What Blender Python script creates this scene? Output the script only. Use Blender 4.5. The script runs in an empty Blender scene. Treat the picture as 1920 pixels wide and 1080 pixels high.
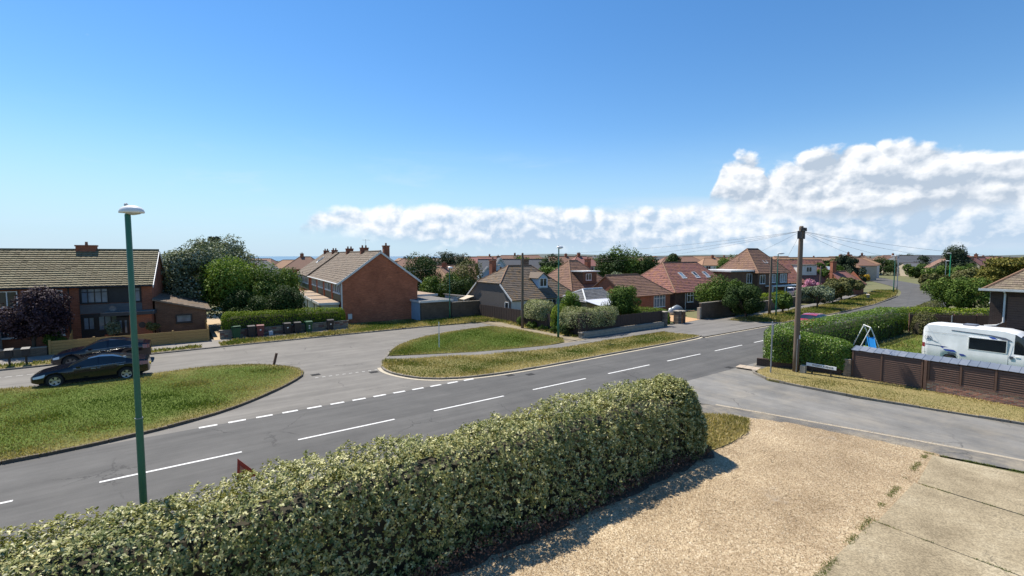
import bpy, math, random
import numpy as np
from mathutils import Vector, Matrix
random.seed(7); rng = np.random.default_rng(7)
R = math.radians
sc = bpy.context.scene; col = sc.collection

# ------------------------------------------------------------------ camera, sky, sun, exposure
FPX = 880.0; CAMH = 7.0; PITCH = math.atan(60 / FPX)
cam = bpy.data.cameras.new('camera'); cam.sensor_width = 36; cam.lens = FPX / 1920 * 36
cam.clip_start = 0.1; cam.clip_end = 30000
camo = bpy.data.objects.new('camera', cam); col.objects.link(camo)
camo.location = (0, 0, CAMH); camo.rotation_euler = (R(90) - PITCH, 0, 0)
sc.camera = camo

SUN_EL = R(57); SUN_AZ = math.atan2(-0.75, 0.66)      # azimuth from +Y towards +X
wd = bpy.data.worlds.new('World'); sc.world = wd; wd.use_nodes = True
def build_world():
    nt = wd.node_tree; nt.nodes.clear(); N = nt.nodes; L = nt.links
    def m(op, a, b=None, c=None, clamp=False):
        n = N.new('ShaderNodeMath'); n.operation = op; n.use_clamp = clamp
        for i, v in enumerate((a, b, c)):
            if v is None: continue
            if isinstance(v, (int, float)): n.inputs[i].default_value = v
            else: L.new(v, n.inputs[i])
        return n.outputs[0]
    def sstep(v, a, b):
        n = N.new('ShaderNodeMapRange'); n.interpolation_type = 'SMOOTHSTEP'
        L.new(v, n.inputs[0]); n.inputs[1].default_value = a; n.inputs[2].default_value = b
        return n.outputs[0]
    def mixc(f, a, b):
        n = N.new('ShaderNodeMix'); n.data_type = 'RGBA'
        if isinstance(f, (int, float)): n.inputs[0].default_value = f
        else: L.new(f, n.inputs[0])
        for s, v in ((n.inputs[6], a), (n.inputs[7], b)):
            if isinstance(v, tuple): s.default_value = (*v, 1)
            else: L.new(v, s)
        return n.outputs[2]
    sky = N.new('ShaderNodeTexSky'); sky.sky_type = 'NISHITA'; sky.sun_disc = False
    sky.sun_elevation = SUN_EL; sky.sun_rotation = SUN_AZ; sky.altitude = 0
    sky.air_density = 1.15; sky.dust_density = 0.0; sky.ozone_density = 2.6
    tc = N.new('ShaderNodeTexCoord')
    nrm = N.new('ShaderNodeVectorMath'); nrm.operation = 'NORMALIZE'; L.new(tc.outputs['Generated'], nrm.inputs[0])
    sp = N.new('ShaderNodeSeparateXYZ'); L.new(nrm.outputs[0], sp.inputs[0])
    az = m('ARCTAN2', sp.outputs[0], sp.outputs[1]); el = m('ARCSINE', sp.outputs[2])
    def vec(x, y, z=0.0):
        c = N.new('ShaderNodeCombineXYZ')
        for i, v in enumerate((x, y, z)):
            if isinstance(v, (int, float)): c.inputs[i].default_value = v
            else: L.new(v, c.inputs[i])
        return c.outputs[0]
    def noise(v, scale, detail=8, rough=0.55, dist=0.0):
        n = N.new('ShaderNodeTexNoise'); n.inputs['Scale'].default_value = scale
        n.inputs['Detail'].default_value = detail; n.inputs['Roughness'].default_value = rough
        n.inputs['Distortion'].default_value = dist; L.new(v, n.inputs['Vector']); return n.outputs['Fac']
    def curve(pts):                      # pts: azimuth degrees -> elevation degrees / 20
        f = N.new('ShaderNodeFloatCurve'); c = f.mapping.curves[0]
        pts = [(( a + 180) / 360, e / 20) for a, e in pts]
        c.points[0].location = pts[0]; c.points[-1].location = pts[-1]
        for p in pts[1:-1]: c.points.new(*p)
        for p in c.points: p.handle_type = 'AUTO_CLAMPED'
        f.mapping.update()
        L.new(m('DIVIDE', m('ADD', az, math.pi), 2 * math.pi), f.inputs['Value'])
        return m('MULTIPLY', f.outputs[0], R(20))
    cv = vec(az, m('MULTIPLY', el, 1.2)); 
    d_ = 0.012
    cv2 = vec(m('SUBTRACT', az, d_ * 0.8), m('MULTIPLY', m('ADD', el, d_), 1.2))
    def billow(v):
        puff = m('ABSOLUTE', m('SUBTRACT', noise(v, 15, 4, 0.5), 0.5))
        return m('ADD', m('ADD', m('MULTIPLY', noise(v, 8, 9, 0.6, 0.15), 0.7), m('MULTIPLY', puff, 0.95)), 0.09)
    n1 = billow(cv); n2 = billow(cv2)
    nbig = noise(cv, 3.2, 4, 0.5)
    relief = m('MULTIPLY', m('SUBTRACT', n1, n2), 4.8)
    def bank(top, bot, amp, soft, bsoft):
        t = curve(top); b = curve(bot)
        disp = m('MULTIPLY', m('SUBTRACT', n1, 0.5), amp)
        dens = sstep(m('ADD', m('SUBTRACT', t, el), disp), 0, soft)
        db = sstep(m('ADD', m('SUBTRACT', el, b), m('MULTIPLY', disp, 0.5)), -bsoft, bsoft)
        h = m('DIVIDE', m('SUBTRACT', el, b), m('MAXIMUM', m('SUBTRACT', t, b), 0.005), clamp=True)
        return m('MULTIPLY', dens, db), h
    # long low bank over the sea; the big cumulus on the right; both go on out of the frame
    dA, hA = bank([(-180, 0), (-60, 0), (-27, 0.2), (-23.5, 4.9), (-18, 6.1), (-5, 6.3), (8, 6.2), (18, 6.0), (26, 6.2), (60, 7.5), (110, 5), (150, 0.5), (180, 0)],
                  [(-180, 0), (-30, 3.4), (-22, 2.9), (-10, 1.6), (5, 1.0), (20, 0.6), (45, 0.6), (110, 0.6), (180, 0)], R(3.8), R(1.1), R(1.2))
    dB, hB = bank([(-180, 0), (10, 0), (20.5, 1.5), (23, 9.0), (26, 11.0), (28.5, 9.4), (31.5, 10.3), (36, 11.0), (40, 10.6), (44, 9.3), (48, 8.5), (60, 8), (75, 7), (100, 5), (140, 0), (180, 0)],
                  [(-180, 4), (20, 6.5), (26, 5.4), (30, 4.5), (36, 4.1), (44, 4.3), (60, 4.6), (180, 4)], R(5.2), R(0.9), R(0.8))
    # thin streaks low down on the right and fair weather wisps
    st = noise(vec(m('MULTIPLY', az, 3.0), m('MULTIPLY', el, 34.0), 3.0), 1.6, 6, 0.55)
    stm = m('MULTIPLY', sstep(az, R(2), R(24)), m('MULTIPLY', sstep(el, R(0.2), R(1.2)), m('SUBTRACT', 1.0, sstep(el, R(4.5), R(7.5)))))
    stm = m('MULTIPLY', stm, m('SUBTRACT', 1.0, sstep(az, R(120), R(160))))
    dS = m('MULTIPLY', sstep(st, 0.33, 0.58), m('MULTIPLY', stm, 0.95))
    ci = noise(vec(m('MULTIPLY', az, 2.2), m('MULTIPLY', el, 11.0), 7.0), 1.5, 7, 0.6, 0.4)
    dC = m('MULTIPLY', sstep(ci, 0.52, 0.8), m('MULTIPLY', m('SUBTRACT', 1.0, sstep(el, R(6), R(16))), 0.35))
    wi = noise(vec(m('MULTIPLY', az, 1.0), m('MULTIPLY', el, 2.2), 21.0), 13, 6, 0.5)
    dW = m('MULTIPLY', sstep(wi, 0.745, 0.83), 0.55)
    # shading of the cumulus: bright crowns, blue grey undersides, relief from the noise gradient
    def shade(h, lo, hi):
        f = m('ADD', m('ADD', m('MULTIPLY', m('POWER', h, 0.8), 0.9), relief), m('MULTIPLY', m('SUBTRACT', nbig, 0.5), 1.7), clamp=True)
        return mixc(f, lo, hi)
    cA = shade(hA, (0.36, 0.46, 0.58), (0.70, 0.72, 0.745)); cB = shade(hB, (0.35, 0.415, 0.50), (0.74, 0.75, 0.765))
    skyc = N.new('ShaderNodeVectorMath'); skyc.operation = 'SCALE'; skyc.inputs[3].default_value = SKY_STR
    # slightly deeper blue, as the camera renders it
    tint = N.new('ShaderNodeMix'); tint.data_type = 'RGBA'; tint.blend_type = 'MULTIPLY'; tint.inputs[0].default_value = 1
    L.new(sky.outputs[0], tint.inputs[6]); tint.inputs[7].default_value = (*SKY_TINT, 1)
    L.new(tint.outputs[2], skyc.inputs[0])
    hs = N.new('ShaderNodeHueSaturation'); hs.inputs['Saturation'].default_value = 1.22; L.new(skyc.outputs[0], hs.inputs['Color'])
    c = mixc(m('MULTIPLY', m('SUBTRACT', 1.0, sstep(el, R(-1), R(15))), 0.85), hs.outputs[0], (0.31, 0.47, 0.64))   # pale blue sea haze
    c = mixc(dC, c, (0.50, 0.60, 0.71)); c = mixc(dW, c, (0.62, 0.67, 0.72))
    c = mixc(dS, c, (0.50, 0.57, 0.66)); c = mixc(dA, c, cA); c = mixc(dB, c, cB)
    bg = N.new('ShaderNodeBackground'); bg.inputs[1].default_value = 1.0
    L.new(c, bg.inputs[0]); out = N.new('ShaderNodeOutputWorld'); L.new(bg.outputs[0], out.inputs[0])
SKY_STR = 0.098; SKY_TINT = (0.93, 0.97, 1.04)
build_world()
wd.cycles.sampling_method = 'MANUAL'; wd.cycles.sample_map_resolution = 512
sun = bpy.data.lights.new('sun', 'SUN'); sun.energy = 5.0; sun.angle = R(0.53); sun.color = (1.0, 0.93, 0.82)
suno = bpy.data.objects.new('sun', sun); col.objects.link(suno)
_sd = Vector((math.sin(SUN_AZ) * math.cos(SUN_EL), math.cos(SUN_AZ) * math.cos(SUN_EL), math.sin(SUN_EL)))
suno.rotation_euler = _sd.to_track_quat('Z', 'Y').to_euler()
suno.location = (-40, 30, 60)
sc.view_settings.view_transform = 'Standard'; sc.view_settings.look = 'None'
sc.view_settings.exposure = 0.55; sc.view_settings.gamma = 1.0; sc.view_settings.use_curve_mapping = False
sc.render.engine = 'CYCLES'

# ------------------------------------------------------------------ frames
# street frame: s runs along the main road, t across it (away from the camera), origin on the centre line
A = R(36); DV = Vector((math.cos(A), math.sin(A), 0)); NV = Vector((-math.sin(A), math.cos(A), 0))
ORG = Vector((-4.9985, 19.747, 0))
def P(s, t, z=0.0): return ORG + DV * s + NV * t + Vector((0, 0, z))
def ray(x, y):
    u = (x - 960) / FPX; v = (540 - y) / FPX
    return Vector((u, math.cos(PITCH) + v * math.sin(PITCH), -math.sin(PITCH) + v * math.cos(PITCH)))
def at(x, y, dist):                       # point on a pixel's ray at a distance along +Y
    r = ray(x, y); k = dist / r.y; return Vector((r.x * k, dist, CAMH + r.z * k))

# ------------------------------------------------------------------ object helpers
def tag(o, label=None, cat=None, group=None, kind=None):
    if label: o['label'] = label
    if cat: o['category'] = cat
    if group: o['group'] = group
    if kind: o['kind'] = kind
    return o
def thing(name, label, cat, loc=(0, 0, 0), rz=0.0, group=None):
    o = bpy.data.objects.new(name, None); col.objects.link(o); o.empty_display_size = 0.2
    o.location = loc; o.rotation_euler = (0, 0, rz)
    return tag(o, label, cat, group)
class MB:
    def __init__(s): s.v = []; s.f = []; s.m = []; s.r = None
    def poly(s, pts, mi=0):
        b = len(s.v); s.v += [tuple(p) for p in pts]; s.f.append(tuple(range(b, b + len(pts)))); s.m.append(mi)
    def mesh(s, verts, faces, mi=0):
        b = len(s.v); s.v += [tuple(p) for p in verts]
        for f in faces: s.f.append(tuple(b + i for i in f)); s.m.append(mi)
    def box(s, x0, x1, y0, y1, z0, z1, mi=0, M=None):
        vs = [(x0, y0, z0), (x1, y0, z0), (x1, y1, z0), (x0, y1, z0), (x0, y0, z1), (x1, y0, z1), (x1, y1, z1), (x0, y1, z1)]
        if M is not None: vs = [tuple(M @ Vector(v)) for v in vs]
        s.mesh(vs, [(3, 2, 1, 0), (4, 5, 6, 7), (0, 1, 5, 4), (1, 2, 6, 5), (2, 3, 7, 6), (3, 0, 4, 7)], mi)
    def bevbox(s, x0, x1, y0, y1, z0, z1, b=0.01, mi=0):
        def ring(z, i): return [(x0 + i, y0 + i, z), (x1 - i, y0 + i, z), (x1 - i, y1 - i, z), (x0 + i, y1 - i, z)]
        rs = [ring(z0, b), ring(z0 + b, 0), ring(z1 - b, 0), ring(z1, b)]
        vs = [p for r in rs for p in r]; fs = [(3, 2, 1, 0), (12, 13, 14, 15)]
        for k in range(3):
            for i in range(4):
                j = (i + 1) % 4; fs.append((4 * k + i, 4 * k + j, 4 * k + 4 + j, 4 * k + 4 + i))
        s.mesh(vs, fs, mi)
    def prism(s, pts, z0, z1, mi=0):
        n = len(pts); vs = [(p[0], p[1], z0) for p in pts] + [(p[0], p[1], z1) for p in pts]
        fs = [tuple(range(n - 1, -1, -1)), tuple(range(n, 2 * n))] + [(i, (i + 1) % n, n + (i + 1) % n, n + i) for i in range(n)]
        s.mesh(vs, fs, mi)
    def tube(s, pts, rad, seg=8, mi=0, caps=True):
        pts = [Vector(p) for p in pts]; n = len(pts)
        if isinstance(rad, (int, float)): rad = [rad] * n
        vs = []; up = Vector((0, 0, 1))
        for i, p in enumerate(pts):
            t = (pts[min(i + 1, n - 1)] - pts[max(i - 1, 0)]).normalized()
            a = t.cross(up) if abs(t.dot(up)) < 0.95 else t.cross(Vector((1, 0, 0)))
            a.normalize(); b = a.cross(t).normalized()
            for k in range(seg):
                q = 2 * math.pi * k / seg; vs.append(p + (a * math.cos(q) + b * math.sin(q)) * rad[i])
        fs = []
        for i in range(n - 1):
            for k in range(seg):
                j = (k + 1) % seg; fs.append((i * seg + k, i * seg + j, (i + 1) * seg + j, (i + 1) * seg + k))
        if caps: fs += [tuple(range(seg - 1, -1, -1)), tuple((n - 1) * seg + k for k in range(seg))]
        s.mesh(vs, fs, mi)
    def lathe(s, prof, seg=16, c=(0, 0, 0), sx=1.0, sy=1.0, mi=0, axis='z', ring=False):
        vs = []; n = len(prof)
        for r, z in prof:
            for k in range(seg):
                q = 2 * math.pi * k / seg; x, y = r * math.cos(q) * sx, r * math.sin(q) * sy
                if axis == 'z': vs.append((c[0] + x, c[1] + y, c[2] + z))
                else: vs.append((c[0] + x, c[1] + z, c[2] + y))
        fs = []
        for i in range(n - 1):
            for k in range(seg):
                j = (k + 1) % seg; q = (i * seg + k, i * seg + j, (i + 1) * seg + j, (i + 1) * seg + k)
                fs.append(q if axis == 'z' else q[::-1])
        e = [tuple(range(seg - 1, -1, -1)), tuple((n - 1) * seg + k for k in range(seg))]
        if ring: e = [((n - 1) * seg + k, (n - 1) * seg + (k + 1) % seg, (k + 1) % seg, k) for k in range(seg)]
        fs += e if axis == 'z' else [x[::-1] for x in e]
        s.mesh(vs, fs, mi)
    def build(s, name, mats, parent=None, loc=None, rz=0.0, smooth=False, rnd=None, solid=0.0):
        me = bpy.data.meshes.new(name); me.from_pydata(s.v, [], s.f); 
        if not isinstance(mats, (list, tuple)): mats = [mats]
        for x in mats: me.materials.append(x)
        if len(mats) > 1: me.polygons.foreach_set('material_index', s.m)
        uv = me.uv_layers.new(name='UVMap'); co = [Vector(v) for v in s.v]; data = []
        for p in me.polygons:
            nz = p.normal
            if abs(nz.z) > 0.985 or nz.length < 0.1: h, w = Vector((1, 0, 0)), Vector((0, 1, 0))
            else: h = Vector((-nz.y, nz.x, 0)).normalized(); w = nz.cross(h)
            for vi in p.vertices: data += (co[vi].dot(h), co[vi].dot(w))
        uv.data.foreach_set('uv', data)
        if rnd is not None:
            a = me.attributes.new('rnd', 'FLOAT', 'FACE'); a.data.foreach_set('value', rnd)
        if smooth: me.polygons.foreach_set('use_smooth', [True] * len(me.polygons))
        me.update()
        o = bpy.data.objects.new(name, me); col.objects.link(o)
        if parent is not None: o.parent = parent
        if loc is not None: o.location = loc
        if rz: o.rotation_euler = (0, 0, rz)
        if solid:
            md = o.modifiers.new('thickness', 'SOLIDIFY'); md.thickness = solid; md.offset = -1
        return o

# ------------------------------------------------------------------ materials
MATS = {}
def newmat(name):
    m = bpy.data.materials.new(name); m.use_nodes = True; nt = m.node_tree
    b = nt.nodes['Principled BSDF']; MATS[name] = m
    return m, nt, b
def ramp(nt, fac, stops):
    r = nt.nodes.new('ShaderNodeValToRGB'); e = r.color_ramp.elements
    while len(e) > 1: e.remove(e[-1])
    e[0].position = stops[0][0]; e[0].color = (*stops[0][1], 1)
    for p, c in stops[1:]:
        x = e.new(p); x.color = (*c, 1)
    nt.links.new(fac, r.inputs[0]); return r.outputs[0]
def tex(nt, kind='Noise', scale=5.0, coord='Object', detail=6, rough=0.6, vscale=None):
    tc = nt.nodes.new('ShaderNodeTexCoord'); src = tc.outputs[coord]
    if vscale:
        mp = nt.nodes.new('ShaderNodeMapping'); mp.inputs['Scale'].default_value = vscale
        nt.links.new(src, mp.inputs[0]); src = mp.outputs[0]
    n = nt.nodes.new('ShaderNodeTex' + kind); n.inputs['Scale'].default_value = scale
    if kind == 'Noise': n.inputs['Detail'].default_value = detail; n.inputs['Roughness'].default_value = rough
    nt.links.new(src, n.inputs['Vector']); return n
def mixn(nt, fac, a, b, mode='MIX'):
    n = nt.nodes.new('ShaderNodeMix'); n.data_type = 'RGBA'; n.blend_type = mode
    if isinstance(fac, (int, float)): n.inputs[0].default_value = fac
    else: nt.links.new(fac, n.inputs[0])
    for s, v in ((n.inputs[6], a), (n.inputs[7], b)):
        if isinstance(v, tuple): s.default_value = (*v, 1)
        else: nt.links.new(v, s)
    return n.outputs[2]
def bumpn(nt, h, strength, dist, b):
    n = nt.nodes.new('ShaderNodeBump'); n.inputs['Strength'].default_value = strength; n.inputs['Distance'].default_value = dist
    nt.links.new(h, n.inputs['Height']); nt.links.new(n.outputs[0], b.inputs['Normal'])
def mk(name, c1, c2=None, scale=4.0, rough=0.8, bump=0.0, metallic=0.0, spec=0.4, coord='Object', vscale=None, fine=None):
    m, nt, b = newmat(name)
    b.inputs['Roughness'].default_value = rough; b.inputs['Metallic'].default_value = metallic
    b.inputs['Specular IOR Level'].default_value = spec
    c2 = c2 or tuple(x * 0.8 for x in c1)
    n = tex(nt, 'Noise', scale, coord, 8, 0.62, vscale); c = ramp(nt, n.outputs['Fac'], [(0.3, c1), (0.7, c2)])
    if fine:
        f = tex(nt, 'Noise', fine, coord, 3, 0.6, vscale); c = mixn(nt, 0.35, c, ramp(nt, f.outputs['Fac'], [(0.3, tuple(x * 0.45 for x in c1)), (0.7, tuple(min(1, x * 1.5) for x in c1))]))
    nt.links.new(c, b.inputs['Base Color'])
    if bump: bumpn(nt, n.outputs['Fac'], bump, 0.03, b)
    return m
def mk_brick(name, c1, c2, mortar, bw=0.225, rh=0.075, ms=0.01, stain=0.35, bump=0.4):
    m, nt, b = newmat(name); b.inputs['Roughness'].default_value = 0.9; b.inputs['Specular IOR Level'].default_value = 0.2
    t = nt.nodes.new('ShaderNodeTexBrick'); tc = nt.nodes.new('ShaderNodeTexCoord'); nt.links.new(tc.outputs['UV'], t.inputs['Vector'])
    t.inputs['Scale'].default_value = 1; t.inputs['Brick Width'].default_value = bw; t.inputs['Row Height'].default_value = rh
    t.inputs['Mortar Size'].default_value = ms; t.inputs['Color1'].default_value = (*c1, 1); t.inputs['Color2'].default_value = (*c2, 1)
    t.inputs['Mortar'].default_value = (*mortar, 1); t.inputs['Bias'].default_value = 0.0
    n = tex(nt, 'Noise', 0.7, 'UV', 8, 0.7); dk = ramp(nt, n.outputs['Fac'], [(0.3, (1 - stain,) * 3), (0.7, (1.1, 1.08, 1.05))])
    n2 = tex(nt, 'Noise', 3.0, 'UV', 5, 0.7, (0.5, 4, 1)); dk2 = ramp(nt, n2.outputs['Fac'], [(0.3, (0.72, 0.7, 0.7)), (0.7, (1.12, 1.1, 1.08))])
    c = mixn(nt, 1.0, mixn(nt, 1.0, t.outputs['Color'], dk, 'MULTIPLY'), dk2, 'MULTIPLY'); nt.links.new(c, b.inputs['Base Color'])
    bumpn(nt, t.outputs['Fac'], -bump, 0.01, b); return m
def mk_tile(name, c1, c2, lichen, lich=0.6, dark=(0.05, 0.04, 0.035)):
    m, nt, b = newmat(name); b.inputs['Roughness'].default_value = 0.85; b.inputs['Specular IOR Level'].default_value = 0.25
    a = nt.nodes.new('ShaderNodeAttribute'); a.attribute_name = 'rnd'
    base = ramp(nt, a.outputs['Fac'], [(0, c1), (0.5, c2), (0.9, tuple((p + q) / 2 for p, q in zip(c1, lichen))), (1, tuple(x * 0.6 for x in c1))])
    n = tex(nt, 'Noise', 0.55, 'Object', 8, 0.7); c = mixn(nt, ramp(nt, n.outputs['Fac'], [(lich - 0.12, (0, 0, 0)), (lich + 0.12, (0.8,) * 3)]), base, lichen)
    n2 = tex(nt, 'Noise', 1.3, 'Object', 8, 0.75); c = mixn(nt, ramp(nt, n2.outputs['Fac'], [(0.56, (0, 0, 0)), (0.72, (0.55,) * 3)]), c, dark)
    n3 = tex(nt, 'Noise', 14, 'Object', 4, 0.7); c = mixn(nt, 0.5, c, mixn(nt, 1.0, c, ramp(nt, n3.outputs['Fac'], [(0.3, (0.5,) * 3), (0.7, (1.35,) * 3)]), 'MULTIPLY'))
    nt.links.new(c, b.inputs['Base Color']); bumpn(nt, n3.outputs['Fac'], 0.3, 0.01, b); return m
def mk_leaf(name, stops, rough=0.55, trans=0.22, spec=0.22, patch=0.0, pcol=(0, 0, 0)):
    if spec < 0.3: rough = max(rough, 0.64); spec = min(spec, 0.13)
    m, nt, b = newmat(name); b.inputs['Roughness'].default_value = rough; b.inputs['Specular IOR Level'].default_value = spec
    a = nt.nodes.new('ShaderNodeAttribute'); a.attribute_name = 'rnd'; c = ramp(nt, a.outputs['Fac'], stops)
    if patch:
        n = tex(nt, 'Noise', 0.8, 'Object', 4, 0.6); c = mixn(nt, ramp(nt, n.outputs['Fac'], [(0.5, (0, 0, 0)), (0.66, (patch,) * 3)]), c, pcol)
    nt.links.new(c, b.inputs['Base Color'])
    tr = nt.nodes.new('ShaderNodeBsdfTranslucent'); nt.links.new(mixn(nt, 1.0, c, (1.0, 1.05, 0.55), 'MULTIPLY'), tr.inputs[0])
    mx = nt.nodes.new('ShaderNodeMixShader'); mx.inputs[0].default_value = trans
    out = nt.nodes['Material Output']; nt.links.new(b.outputs[0], mx.inputs[1]); nt.links.new(tr.outputs[0], mx.inputs[2]); nt.links.new(mx.outputs[0], out.inputs[0])
    return m
def mk_asphalt(name, c, patch, speck=0.5, crack=0.0, grain=(0.12, 1.6, 1), sand=0.0):
    m, nt, b = newmat(name); b.inputs['Roughness'].default_value = 0.82; b.inputs['Specular IOR Level'].default_value = 0.3
    big = tex(nt, 'Noise', 0.35, 'Object', 8, 0.7); col_ = ramp(nt, big.outputs['Fac'], [(0.3, c), (0.72, patch)])
    st = tex(nt, 'Noise', 0.9, 'Object', 6, 0.7, grain); col_ = mixn(nt, 0.8, col_, mixn(nt, 1.0, col_, ramp(nt, st.outputs['Fac'], [(0.3, (0.72,) * 3), (0.7, (1.25,) * 3)]), 'MULTIPLY'))
    f = tex(nt, 'Noise', 55, 'Object', 3, 0.7); col_ = mixn(nt, speck, col_, mixn(nt, 1.0, col_, ramp(nt, f.outputs['Fac'], [(0.3, (0.55,) * 3), (0.7, (1.5,) * 3)]), 'MULTIPLY'))
    if sand:
        sn = tex(nt, 'Noise', 0.55, 'Object', 9, 0.75); col_ = mixn(nt, ramp(nt, sn.outputs['Fac'], [(0.46, (0, 0, 0)), (0.66, (sand,) * 3)]), col_, (0.34, 0.29, 0.21))
    if crack:
        v = tex(nt, 'Voronoi', 0.33, 'Object'); v.feature = 'DISTANCE_TO_EDGE'
        wob = tex(nt, 'Noise', 2.5, 'Object', 5, 0.7); ad = nt.nodes.new('ShaderNodeVectorMath'); ad.operation = 'MULTIPLY_ADD'
        tc = nt.nodes.new('ShaderNodeTexCoord'); nt.links.new(wob.outputs['Color'], ad.inputs[0]); ad.inputs[1].default_value = (0.5,) * 3
        nt.links.new(tc.outputs['Object'], ad.inputs[2]); nt.links.new(ad.outputs[0], v.inputs['Vector'])
        msk = tex(nt, 'Noise', 0.25, 'Object', 3)
        lt = nt.nodes.new('ShaderNodeMath'); lt.operation = 'LESS_THAN'; nt.links.new(v.outputs['Distance'], lt.inputs[0]); lt.inputs[1].default_value = 0.006
        ml = nt.nodes.new('ShaderNodeMath'); ml.operation = 'MULTIPLY'; nt.links.new(lt.outputs[0], ml.inputs[0])
        nt.links.new(ramp(nt, msk.outputs['Fac'], [(0.52, (0, 0, 0)), (0.6, (crack,) * 3)]), ml.inputs[1])
        col_ = mixn(nt, ml.outputs[0], col_, tuple(x * 0.35 for x in c))
    nt.links.new(col_, b.inputs['Base Color']); bumpn(nt, f.outputs['Fac'], 0.35, 0.01, b); return m
def mk_glass(name, c=(0.02, 0.025, 0.03), rough=0.04):
    m, nt, b = newmat(name); b.inputs['Roughness'].default_value = rough; b.inputs['Specular IOR Level'].default_value = 0.7
    n = tex(nt, 'Noise', 0.8, 'Object', 2); nt.links.new(ramp(nt, n.outputs['Fac'], [(0.35, c), (0.7, tuple(x * 2.2 for x in c))]), b.inputs['Base Color']); return m
def mk_paint(name, c, rough=0.25, coat=0.6, metallic=0.0):
    m, nt, b = newmat(name); b.inputs['Roughness'].default_value = rough; b.inputs['Metallic'].default_value = metallic
    b.inputs['Coat Weight'].default_value = coat; b.inputs['Coat Roughness'].default_value = 0.05
    n = tex(nt, 'Noise', 3, 'Object', 5); nt.links.new(ramp(nt, n.outputs['Fac'], [(0.3, c), (0.75, tuple(min(1, x * 1.15 + 0.003) for x in c))]), b.inputs['Base Color']); return m
def mk_grass(name, green, straw, dry=0.5):
    m, nt, b = newmat(name); b.inputs['Roughness'].default_value = 0.9; b.inputs['Specular IOR Level'].default_value = 0.1
    a = nt.nodes.new('ShaderNodeAttribute'); a.attribute_name = 'dry'
    n = tex(nt, 'Noise', 0.6, 'Object', 8, 0.72); n2 = tex(nt, 'Noise', 9, 'Object', 5, 0.7)
    s = nt.nodes.new('ShaderNodeMath'); s.operation = 'MULTIPLY_ADD'; nt.links.new(n.outputs['Fac'], s.inputs[0]); s.inputs[1].default_value = 1.6; s.inputs[2].default_value = dry - 1.3
    s2 = nt.nodes.new('ShaderNodeMath'); s2.operation = 'ADD'; s2.use_clamp = True; nt.links.new(s.outputs[0], s2.inputs[0]); nt.links.new(a.outputs['Fac'], s2.inputs[1])
    c = mixn(nt, s2.outputs[0], green, straw)
    c = mixn(nt, 0.7, c, mixn(nt, 1.0, c, ramp(nt, n2.outputs['Fac'], [(0.3, (0.45,) * 3), (0.7, (1.45,) * 3)]), 'MULTIPLY'))
    nt.links.new(c, b.inputs['Base Color']); bumpn(nt, n2.outputs['Fac'], 0.6, 0.05, b); return m

m_ground = mk('ground_earth_grass', (0.10, 0.115, 0.045), (0.20, 0.17, 0.085), 0.12, 0.95, fine=3.0)
m_sea = mk('sea_water', (0.035, 0.09, 0.16), (0.05, 0.12, 0.2), 0.01, 0.25)
m_main = mk_asphalt('main_road_asphalt', (0.074, 0.072, 0.068), (0.112, 0.108, 0.101), 0.5, 0.55)
m_serv = mk_asphalt('service_road_asphalt', (0.135, 0.126, 0.112), (0.195, 0.182, 0.16), 0.4, 0.9)
m_side = mk_asphalt('side_road_asphalt', (0.125, 0.122, 0.114), (0.225, 0.215, 0.195), 0.45, 0.6, (1.5, 0.1, 1), 0.3)
m_path = mk_asphalt('footpath_asphalt', (0.145, 0.136, 0.124), (0.19, 0.178, 0.16), 0.4)
m_foot = mk_asphalt('footway_asphalt', (0.105, 0.10, 0.092), (0.16, 0.152, 0.138), 0.4, 0.5, (1.5, 0.15, 1), 0.75)
m_white = mk('road_paint_white', (0.74, 0.73, 0.69), (0.42, 0.41, 0.385), 3.5, 0.7, fine=30)
m_faint = mk('worn_road_paint', (0.42, 0.41, 0.38), (0.26, 0.255, 0.24), 6, 0.8, fine=30)
m_kerb = mk('kerb_concrete', (0.24, 0.215, 0.175), (0.12, 0.105, 0.085), 2.0, 0.9, fine=20)
m_kerbd = mk('dark_kerb_stone', (0.15, 0.12, 0.085), (0.075, 0.062, 0.045), 2.0, 0.9, fine=20)
m_chan = mk('kerb_channel', (0.50, 0.44, 0.33), (0.36, 0.32, 0.25), 3.0, 0.9, fine=25)
m_dirt = mk('trodden_dirt', (0.27, 0.22, 0.15), (0.17, 0.145, 0.09), 1.2, 0.95, fine=14)
m_green = mk_grass('verge_grass', (0.085, 0.122, 0.02), (0.27, 0.20, 0.09), 0.40)
m_dryv = mk_grass('dry_verge_grass', (0.125, 0.135, 0.04), (0.31, 0.245, 0.115), 0.66)
m_blade = mk_leaf('grass_blades', [(0, (0.06, 0.108, 0.015)), (0.35, (0.118, 0.16, 0.028)), (0.6, (0.26, 0.225, 0.08)), (0.85, (0.45, 0.36, 0.16)), (1, (0.55, 0.45, 0.23))], 0.7, 0.3, 0.1)
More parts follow.
